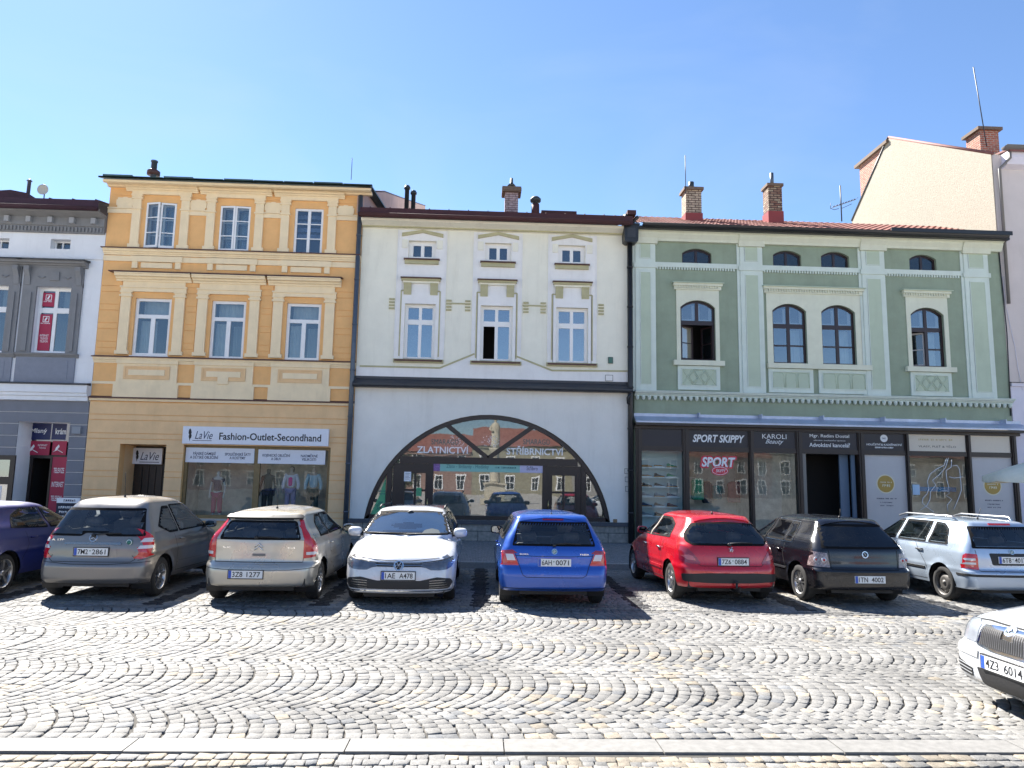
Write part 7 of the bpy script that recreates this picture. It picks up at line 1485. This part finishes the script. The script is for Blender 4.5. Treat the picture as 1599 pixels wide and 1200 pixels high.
for sg in (1, -1):
    for yy in (.69, .79): l, nn = c.proj((sg*yy, .75), 'B'); mb.lathe([(.042, 0), (.042, -.014), (.001, -.016)], tuple(l), 'X', M_clr, 14); mb.lathe([(.022, -.015), (.001, -.019)], tuple(l), 'X', M_red, 12)
mb.build('lamp_ring', c.root, True); c.plate(('1TN', '4002'), 'B', -.02, .45, gap=0, frame=False); c.emblem('B', 0, .845, .055, 'ring_v')
c.seams([('B', [(-.60, .92), (-.58, .60), (.58, .60), (.60, .92)]), ('B', [(-.86, .56), (.86, .56)]), ('S', [(1.16, .46), (1.32, .75), (1.28, .95)]), ('S', [(2.10, .30), (2.08, .95)]), ('S', [(3.0, .34), (3.0, .94)])]); c.both('side_moulding', [(1.2, .49), (3.0, .48), (3.0, .51), (1.2, .52)], mat('satin_black', (.03, .03, .035), .3), off=.014)
mb = MB(); [mb.cut() or c.seam(mb, pl, v, .012, M_chr, .010) for v in 'LR' for pl in ([(1.02, .965), (2.06, .965)], [(1.02, .965), (1.10, 1.32), (1.95, 1.35)], [(1.33, .97), (1.40, 1.335)])]; mb.build('window_trim', c.root, True, fix=False)
glaze(c, [[(2.13, .97), (3.02, .98), (3.04, 1.02), (2.45, 1.33), (2.08, 1.345)], [(1.36, .975), (2.06, .975), (2.00, 1.345), (1.42, 1.335)], [(1.04, .98), (1.31, .975), (1.37, 1.33), (1.14, 1.31)]], tint_rear=tint); c.patch('windscreen', [(-.70, .98), (.70, .98), (.52, 1.33), (-.52, 1.33)], 'F', M_cg, rnd=.04)
c.mirror(2.92, .97, P_K); c.handles([(1.48, .82), (2.30, .82)]); c.aerial(.85, 0, .16, -.3)
c.finish()
# --- light blue-silver estate (6T8 4..)
sp = dict(L=4.22, ax=.80, wb=2.46, r=.30, belt=.95, rail=1.36, crease=.58, spokes=0, rimm=M_steel, rimf=.72,
 rear=[(.06, .27), (.01, .30), (0, .44), (.0, .56), (.07, .60), (.09, .80), (.12, .93), (.20, 1.12), (.34, 1.34), (.42, 1.40), (.9, 1.435), (1.9, 1.452)],
 front=[(4.17, .20), (4.22, .35), (4.21, .55), (4.10, .70), (3.70, .84), (3.25, .96), (2.90, 1.16), (2.55, 1.36), (2.4, 1.415), (2.2, 1.44), (1.9, 1.452)],
 w=body_w(.825, .95, 1.36, .56, .93), rcR=[(.2, .16), (.6, .18), (1.0, .16), (1.3, .12)], bR=[(.2, .08), (.6, .09), (1.0, .06), (1.3, .06)])
P_S = paint('pale_blue_silver_paint', (.42, .50, .60), .55, .32)
c = Car('estate_car', 'pale blue-silver estate car with black steel wheels at the right end of the row', 'car', 9.18, 13.0-.80, NP+R(1.5), sp, P_S)
c.patch('rear_window', [(-.66, .955), (.66, .955), (.56, 1.32), (-.56, 1.32)], 'B', M_cg, rnd=.03); c.patch('brake_light', [(-.2, 1.345), (.2, 1.345), (.2, 1.37), (-.2, 1.37)], 'B', M_red, off=.012)
c.sym('tail_light', [(.60, .60), (.60, .86), (.80, .87), (.825, .80), (.825, .62)], 'B', M_red, rnd=.02, step=.03); c.both('tail_light', [(.08, .62), (.10, .86), (.20, .87), (.26, .84), (.26, .63)], M_red, rnd=.02, step=.03)
mb = MB(); [c.patch('x', [(sg*a, b+dz) for a, b in [(.64, .685), (.80, .685), (.80, .72), (.64, .72)]], 'B', M_clr, off=.010, step=.03, mb=mb.cut() or mb) for sg in (1, -1) for dz in (0, .07)]; mb.build('lamp_segment', c.root, True, fix=False)
c.patch('plate_recess', [(-.36, .68), (-.40, .88), (.40, .88), (.36, .68)], 'B', M_blk, off=.004, rnd=.03); c.plate(('6T8', '4017'), 'B', 0, .77, gap=1, frame=False); c.emblem('B', 0, .905, .045, 'arrow')
c.patch('bumper_strip', [(-.80, .49), (-.80, .53), (.80, .53), (.80, .49)], 'B', M_blk, off=.010); c.both('bumper_strip', [(.12, .49), (.40, .49), (.40, .53), (.12, .53)], M_blk, off=.010); c.both('side_moulding', [(1.25, .50), (3.1, .50), (3.1, .54), (1.25, .54)], M_blk, off=.014)
c.seams([('B', [(-.62, .93), (-.60, .58), (.60, .58), (.62, .93)]), ('S', [(1.18, .48), (1.22, .60), (1.55, .95)]), ('S', [(2.16, .30), (2.14, .95)]), ('S', [(3.10, .34), (3.10, .94)]), ('S', [(1.2, .33), (3.1, .31)])])
glaze(c, [[(2.22, .97), (3.12, .98), (3.14, 1.02), (2.50, 1.35), (2.14, 1.365)], [(1.28, .975), (2.13, .975), (2.06, 1.365), (1.30, 1.365)], [(.66, .985), (1.20, .975), (1.20, 1.355), (.95, 1.34), (.80, 1.25)]]); c.patch('windscreen', [(-.66, .98), (.66, .98), (.5, 1.34), (-.5, 1.34)], 'F', M_cg, rnd=.04)
mb = MB(); [mb.cut() or c.seam(mb, [(1.52, .975), (1.42, 1.36)], v, .012, M_chr, .010) for v in 'LR']; [mb.cut() or c.seam(mb, [(.66, .97), (3.12, .965)], v, .010, M_chr, .010) for v in 'LR']; mb.build('window_trim', c.root, True, fix=False)
c.mirror(3.02, .97, P_S); c.handles([(1.40, .84), (2.34, .84)], M_blk); c.aerial(.75, .1, .2, -.5)
for sg in (1, -1): mb = MB(); mb.tube([(.70, sg*.53, 1.40), (.82, sg*.55, 1.47), (2.1, sg*.57, 1.475), (2.35, sg*.57, 1.42)], .018, mat('silver_rail', (.45, .46, .48), .3, metal=.8), 6); mb.build('roof_rail', c.root, True)
c.finish()
# --- dark blue car cut by the left edge
sp = dict(L=4.34, ax=.85, wb=2.65, r=.32, belt=.96, rail=1.35, crease=.66, spokes=5, spw=(.02, .05), rimf=.72,
 rear=[(.06, .27), (0, .40), (.02, .62), (.10, .95), (.35, 1.16), (.62, 1.36), (.8, 1.40), (1.2, 1.44), (1.9, 1.455)],
 front=[(4.28, .20), (4.34, .35), (4.32, .55), (4.22, .70), (3.80, .84), (3.35, .95), (2.95, 1.15), (2.55, 1.35), (2.4, 1.41), (2.2, 1.44), (1.9, 1.455)],
 w=body_w(.898, .96, 1.35, .59, .93))
P_D = paint('deep_blue_car_paint', (.002, .010, .11), .1, .35, .15)
c = Car('hatchback', 'deep blue car cut off by the left edge of the picture', 'car', -8.62, 12.55-.85, NP, sp, P_D)
c.patch('rear_window', [(-.62, .97), (.62, .97), (.54, 1.32), (-.54, 1.32)], 'B', M_cg, rnd=.03); c.sym('tail_light', [(.50, .74), (.54, .88), (.86, .90), (.88, .76)], 'B', M_red, rnd=.02, step=.03)
glaze(c, [[(1.00, 1.04), (2.02, .99), (2.0, 1.35), (1.5, 1.35), (1.2, 1.25)], [(2.10, .99), (3.10, 1.0), (3.12, 1.04), (2.45, 1.33), (2.06, 1.355)]]); c.patch('windscreen', [(-.70, .98), (.70, .98), (.52, 1.33), (-.52, 1.33)], 'F', M_cg, rnd=.04)
c.seams([('S', [(1.25, .5), (1.42, .75), (1.36, .97)]), ('S', [(2.12, .32), (2.08, .96)]), ('S', [(3.12, .34), (3.12, .94)])]); c.mirror(3.05, .98, P_D); c.handles([(1.56, .86), (2.36, .86)])
c.finish()
# --- white car driving in at the lower right (4Z3 6014)
sp = dict(L=4.51, ax=.90, wb=2.51, r=.315, belt=.95, rail=1.33, crease=.62, spokes=7, spw=(.018, .03),
 rear=[(.06, .19), (0, .40), (.04, .66), (.10, .90), (.45, 1.02), (.95, 1.33), (1.2, 1.38), (1.5, 1.41), (2.1, 1.43)],
 front=[(4.36, .17), (4.44, .19), (4.50, .26), (4.51, .42), (4.50, .50), (4.47, .56), (4.45, .68), (4.41, .74), (4.25, .79), (3.90, .86), (3.40, .93), (3.20, .99), (2.90, 1.15), (2.60, 1.33), (2.5, 1.38), (2.35, 1.41), (2.1, 1.43)],
 w=[(.15, .78), (.22, .83), (.32, .865), (.52, .868), (.60, .855), (.78, .84), (.90, .81), (.98, .78), (1.33, .57)], rcF=[(.15, .26), (.5, .28), (.6, .34), (.75, .38), (.9, .5), (1, .2)], bF=[(.15, .10), (.5, .12), (.72, .14), (.85, .30), (.95, .30)])
P_W2 = paint('pearl_white_paint', (.58, .60, .62), .25, .28)
c = Car('saloon_car', 'silver-white car nosing into the picture at the lower right', 'car', 4.62+4.51, 6.55, math.pi+R(2), sp, P_W2)
c.patch('windscreen', [(-.68, 1.0), (.68, 1.0), (.52, 1.33), (-.52, 1.33)], 'F', M_cg, rnd=.04); mb = MB()
c.patch('grille_surround', [(-.40, .545), (-.34, .735), (-.10, .75), (.10, .75), (.34, .735), (.40, .545), (.2, .53), (-.2, .53)], 'F', M_chr, off=.012, rnd=.02, step=.03); c.patch('grille', [(-.36, .56), (-.31, .715), (-.07, .72), (-.07, .66), (.07, .66), (.07, .72), (.31, .715), (.36, .56), (.2, .55), (-.2, .55)], 'F', M_blk, off=.018, step=.03)
for k_ in range(-13, 14):
    y_ = k_*.025
    if abs(y_) < .335: c.seam(mb, [(y_, .56), (y_*.96, .655 if abs(y_) < .075 else .71)], 'F', .006, mat('grille_vane', (.22, .22, .23), .35, metal=.6), .026)
mb.build('grille_vane', c.root, True, fix=False); c.emblem('F', 0, .735, .058, 'arrow')
for sg in (1, -1): c.patch('headlight', [(sg*a, b) for a, b in [(.42, .56), (.385, .73), (.50, .755), (.70, .745), (.835, .72), (.85, .66), (.78, .60), (.60, .565)]], 'F', M_hl, rnd=.02, step=.03, off=.008)
c.both('headlight', [(4.05, .74), (4.0, .70), (4.12, .63), (4.30, .62), (4.32, .74)], M_hl, rnd=.02, step=.03, off=.008)
c.patch('bumper_strip', [(-.84, .445), (-.84, .51), (-.34, .50), (-.34, .44)], 'F', mat('grey_moulding', (.34, .34, .33), .5), off=.012); c.patch('bumper_strip', [(.84, .445), (.84, .51), (.34, .50), (.34, .44)], 'F', MATS['grey_moulding'], off=.012); c.both('bumper_strip', [(4.05, .45), (4.42, .45), (4.42, .51), (4.05, .51)], MATS['grey_moulding'], off=.012)
c.plate(('4Z3', '6014'), 'F', 0, .43); c.patch('lower_grille', [(-.36, .36), (-.30, .22), (.30, .22), (.36, .36)], 'F', M_blk, off=.006, rnd=.02)
for sg in (1, -1): c.patch('side_vent', [(sg*a, b) for a, b in [(.44, .33), (.44, .25), (.70, .27), (.76, .36), (.72, .385)]], 'F', M_blk, off=.006, rnd=.02)
mb = MB(); [c.seam(mb, [(sg*.44, z_), (sg*.72, z_+.02)], 'F', .008, P_W2, .012) for sg in (1, -1) for z_ in (.28, .31, .34)]; c.seam(mb, [(-.80, .20), (.80, .20)], 'F', .02, M_chr, .006); mb.build('vent_slat', c.root, True, fix=False)
c.seams([('F', [(-.84, .735), (-.38, .765), (.38, .765), (.84, .735)]), ('T', [(3.3, .68), (4.1, .62)]), ('T', [(3.3, -.68), (4.1, -.62)]), ('S', [(3.3, .34), (3.3, .94)]), ('S', [(2.3, .34), (2.3, .94)])])
glaze(c, [[(2.3, .97), (3.15, .98), (2.60, 1.30), (2.26, 1.33)], [(1.3, .98), (2.22, .97), (2.18, 1.33), (1.5, 1.30)]]); c.mirror(3.05, .97, P_W2); c.wiper('F', .5, 1.0, -.1, 1.0)
c.finish()
# ---------------------------------------------------------------- parasol at the right edge
Yp = 17.4; xt, zt_ = at(1556, 744, Yp); xc = xt+1.75
t = thing('parasol', 'cream cloth parasol whose corner reaches in at the right edge', 'parasol', (xc, Yp, ZP)); cl = mat('cream_canvas', (.78, .74, .60), .9, noise=.1, nscale=3, bump=.15)
mb = MB(); n = 8; zc = zt_+.62; vs = []
for k in range(n):
    a0 = math.pi+2*math.pi*k/n
    for j in range(6):
        f = j/6; a = a0+f*2*math.pi/n; sag = 1-.07*math.sin(math.pi*f); 
        for r_, zz in ((0.02, zc), (.6, zc-.17), (1.2, zc-.38), (1.75, zt_+.02), (1.76, zt_-.12)): vs.append((xc+r_*sag*math.cos(a), Yp+r_*sag*math.sin(a), zz-.04*math.sin(math.pi*f)*(r_/1.75)))
m_ = n*6; mb.add(vs, [(5*i+j, 5*((i+1) % m_)+j, 5*((i+1) % m_)+j+1, 5*i+j+1) for i in range(m_) for j in range(4)], cl, True); mb.build('canopy', t, fix=False)
mb = MB(); mb.tube([(xc, Yp, ZP), (xc, Yp, zc+.06)], .03, wood, 8); mb.build('pole', t); mb = MB(); [mb.tube([(xc, Yp, zc-.5), (xc+1.7*math.cos(math.pi+k*math.pi/4), Yp+1.7*math.sin(math.pi+k*math.pi/4), zt_-.02)], .012, wood, 5) for k in range(8)]; mb.build('rib', t); mb = MB(); mb.lathe([(.3, 0), (.3, .08), (.05, .12)], (xc, Yp, ZP), 'Z', kerbm, 16); mb.build('base', t)
# ---------------------------------------------------------------- the other side of the square, seen only in the shop windows
cols = [(.55, .52, .48), (.50, .33, .27), (.38, .40, .38), (.45, .28, .22), (.44, .39, .26), (.45, .43, .40), (.38, .27, .22), (.42, .40, .36), (.40, .30, .2), (.4, .4, .38)]; x = -55
for k, cc in enumerate(cols):
    w_ = 12+2*((k*7) % 3); h_ = 5.6+.5*((k*5) % 3); Yb = -55; nm = ('white', 'pink', 'grey-green', 'salmon', 'ochre', 'cream', 'rose', 'stone', 'tan', 'pale grey')[k]
    t = thing('opposite_house', nm+' house on the far side of the square with a red roof', 'house', (x+w_/2, Yb, 0)); m_ = mat(nm+'_facade', tuple(q*.6 for q in cc), .9, noise=.08)
    mb = MB(); mb.box(x, x+w_-.02, Yb-9, Yb, -.02, h_, m_); mb.box(x, x+w_-.02, Yb, Yb+.2, h_-.4, h_-.01, m_); mb.build('wall', t)
    mb = MB(); mb.add([(x, Yb+.4, h_), (x+w_-.02, Yb+.4, h_), (x+w_-.02, Yb-4.5, h_+2.8), (x, Yb-4.5, h_+2.8), (x, Yb-9, h_), (x+w_-.02, Yb-9, h_)], [(0, 1, 2, 3), (3, 2, 5, 4), (0, 3, 4), (1, 5, 2)], tile); mb.build('roof', t)
    nn_ = 4
    for f in range(2):
        for j in range(nn_):
            mb = MB(); xx = x+(j+.5)*w_/nn_; z0 = .7+f*2.7; mb.box(xx-.62, xx+.62, Yb, Yb+.05, z0-.1, z0+1.9, M_ww); mb.box(xx-.5, xx+.5, Yb+.05, Yb+.06, z0, z0+1.75, dark_room); mb.box(xx-.03, xx+.03, Yb+.06, Yb+.07, z0, z0+1.75, M_ww); mb.box(xx-.5, xx+.5, Yb+.061, Yb+.068, z0+1.1, z0+1.16, M_ww); mb.build('window', t)
    x += w_
x, Ys = 1.3, -14; t = thing('stone_column', 'pale stone column with a draped statue standing in the square behind the camera', 'monument', (x, Ys, 0)); stn = mat('pale_sandstone', (.50, .44, .33), .85, noise=.25, nscale=5)
mb = MB(); mb.box(x-1.1, x+1.1, Ys-1.1, Ys+1.1, 0, .4, stn); mb.box(x-.8, x+.8, Ys-.8, Ys+.8, .4, 1.6, stn); mb.box(x-.95, x+.95, Ys-.95, Ys+.95, 1.6, 1.75, stn); mb.lathe([(.5, 1.75), (.42, 1.9), (.38, 4.2), (.55, 4.4), (.55, 4.55)], (x, Ys, 0), 'Z', stn, 18); mb.build('pedestal', t)
mb = MB(); pr = [(.42, 4.55), (.40, 4.9), (.34, 5.5), (.32, 5.9), (.36, 6.3), (.30, 6.6), (.12, 6.7), (.10, 6.78), (.17, 6.9), (.17, 7.08), (.08, 7.2)]; mb.lathe(pr, (x, Ys, 0), 'Z', stn, 22); v = mb.v
mb.v = [(a+.06*math.sin(8*math.atan2(b-Ys, a-x)+c*2)*(a-x) if c < 6.6 else a, b+.06*math.sin(9*math.atan2(b-Ys, a-x)+c)*(b-Ys) if c < 6.6 else b, c) for a, b, c in v]; mb.tube([(x-.3, Ys, 6.4), (x-.45, Ys+.1, 6.0), (x-.2, Ys+.35, 5.8)], .09, stn, 8); mb.build('statue', t)
x, Yt = -5.5, -9; t = thing('shrub', 'small round-leaved tree growing in the square behind the camera', 'shrub', (x, Yt, 0)); mb = MB(); mb.tube([(x, Yt, 0), (x+.05, Yt, 1.0), (x, Yt, 1.8)], [.09, .07, .05], wood, 7); mb.build('trunk', t)
mb = MB(); lf = mat('leaf_green', (.045, .085, .03), .7); r3 = random.Random(3)
for i in range(1500):
    a, b, q = r3.uniform(0, 6.28), r3.uniform(-1, 1), r3.random()**.4*(1.1+.3*math.sin(i)); s_ = math.sqrt(1-b*b); c3 = Vector((x+q*s_*math.cos(a), Yt+q*s_*math.sin(a), 2.4+q*b*1.1)); u = Vector((r3.gauss(0, 1), r3.gauss(0, 1), r3.gauss(0, 1))).normalized(); w = u.orthogonal().normalized(); mb.add([c3-u*.09, c3+w*.05, c3+u*.09, c3-w*.05], [(0, 1, 2, 3)], lf)
mb.build('crown', t, fix=False)
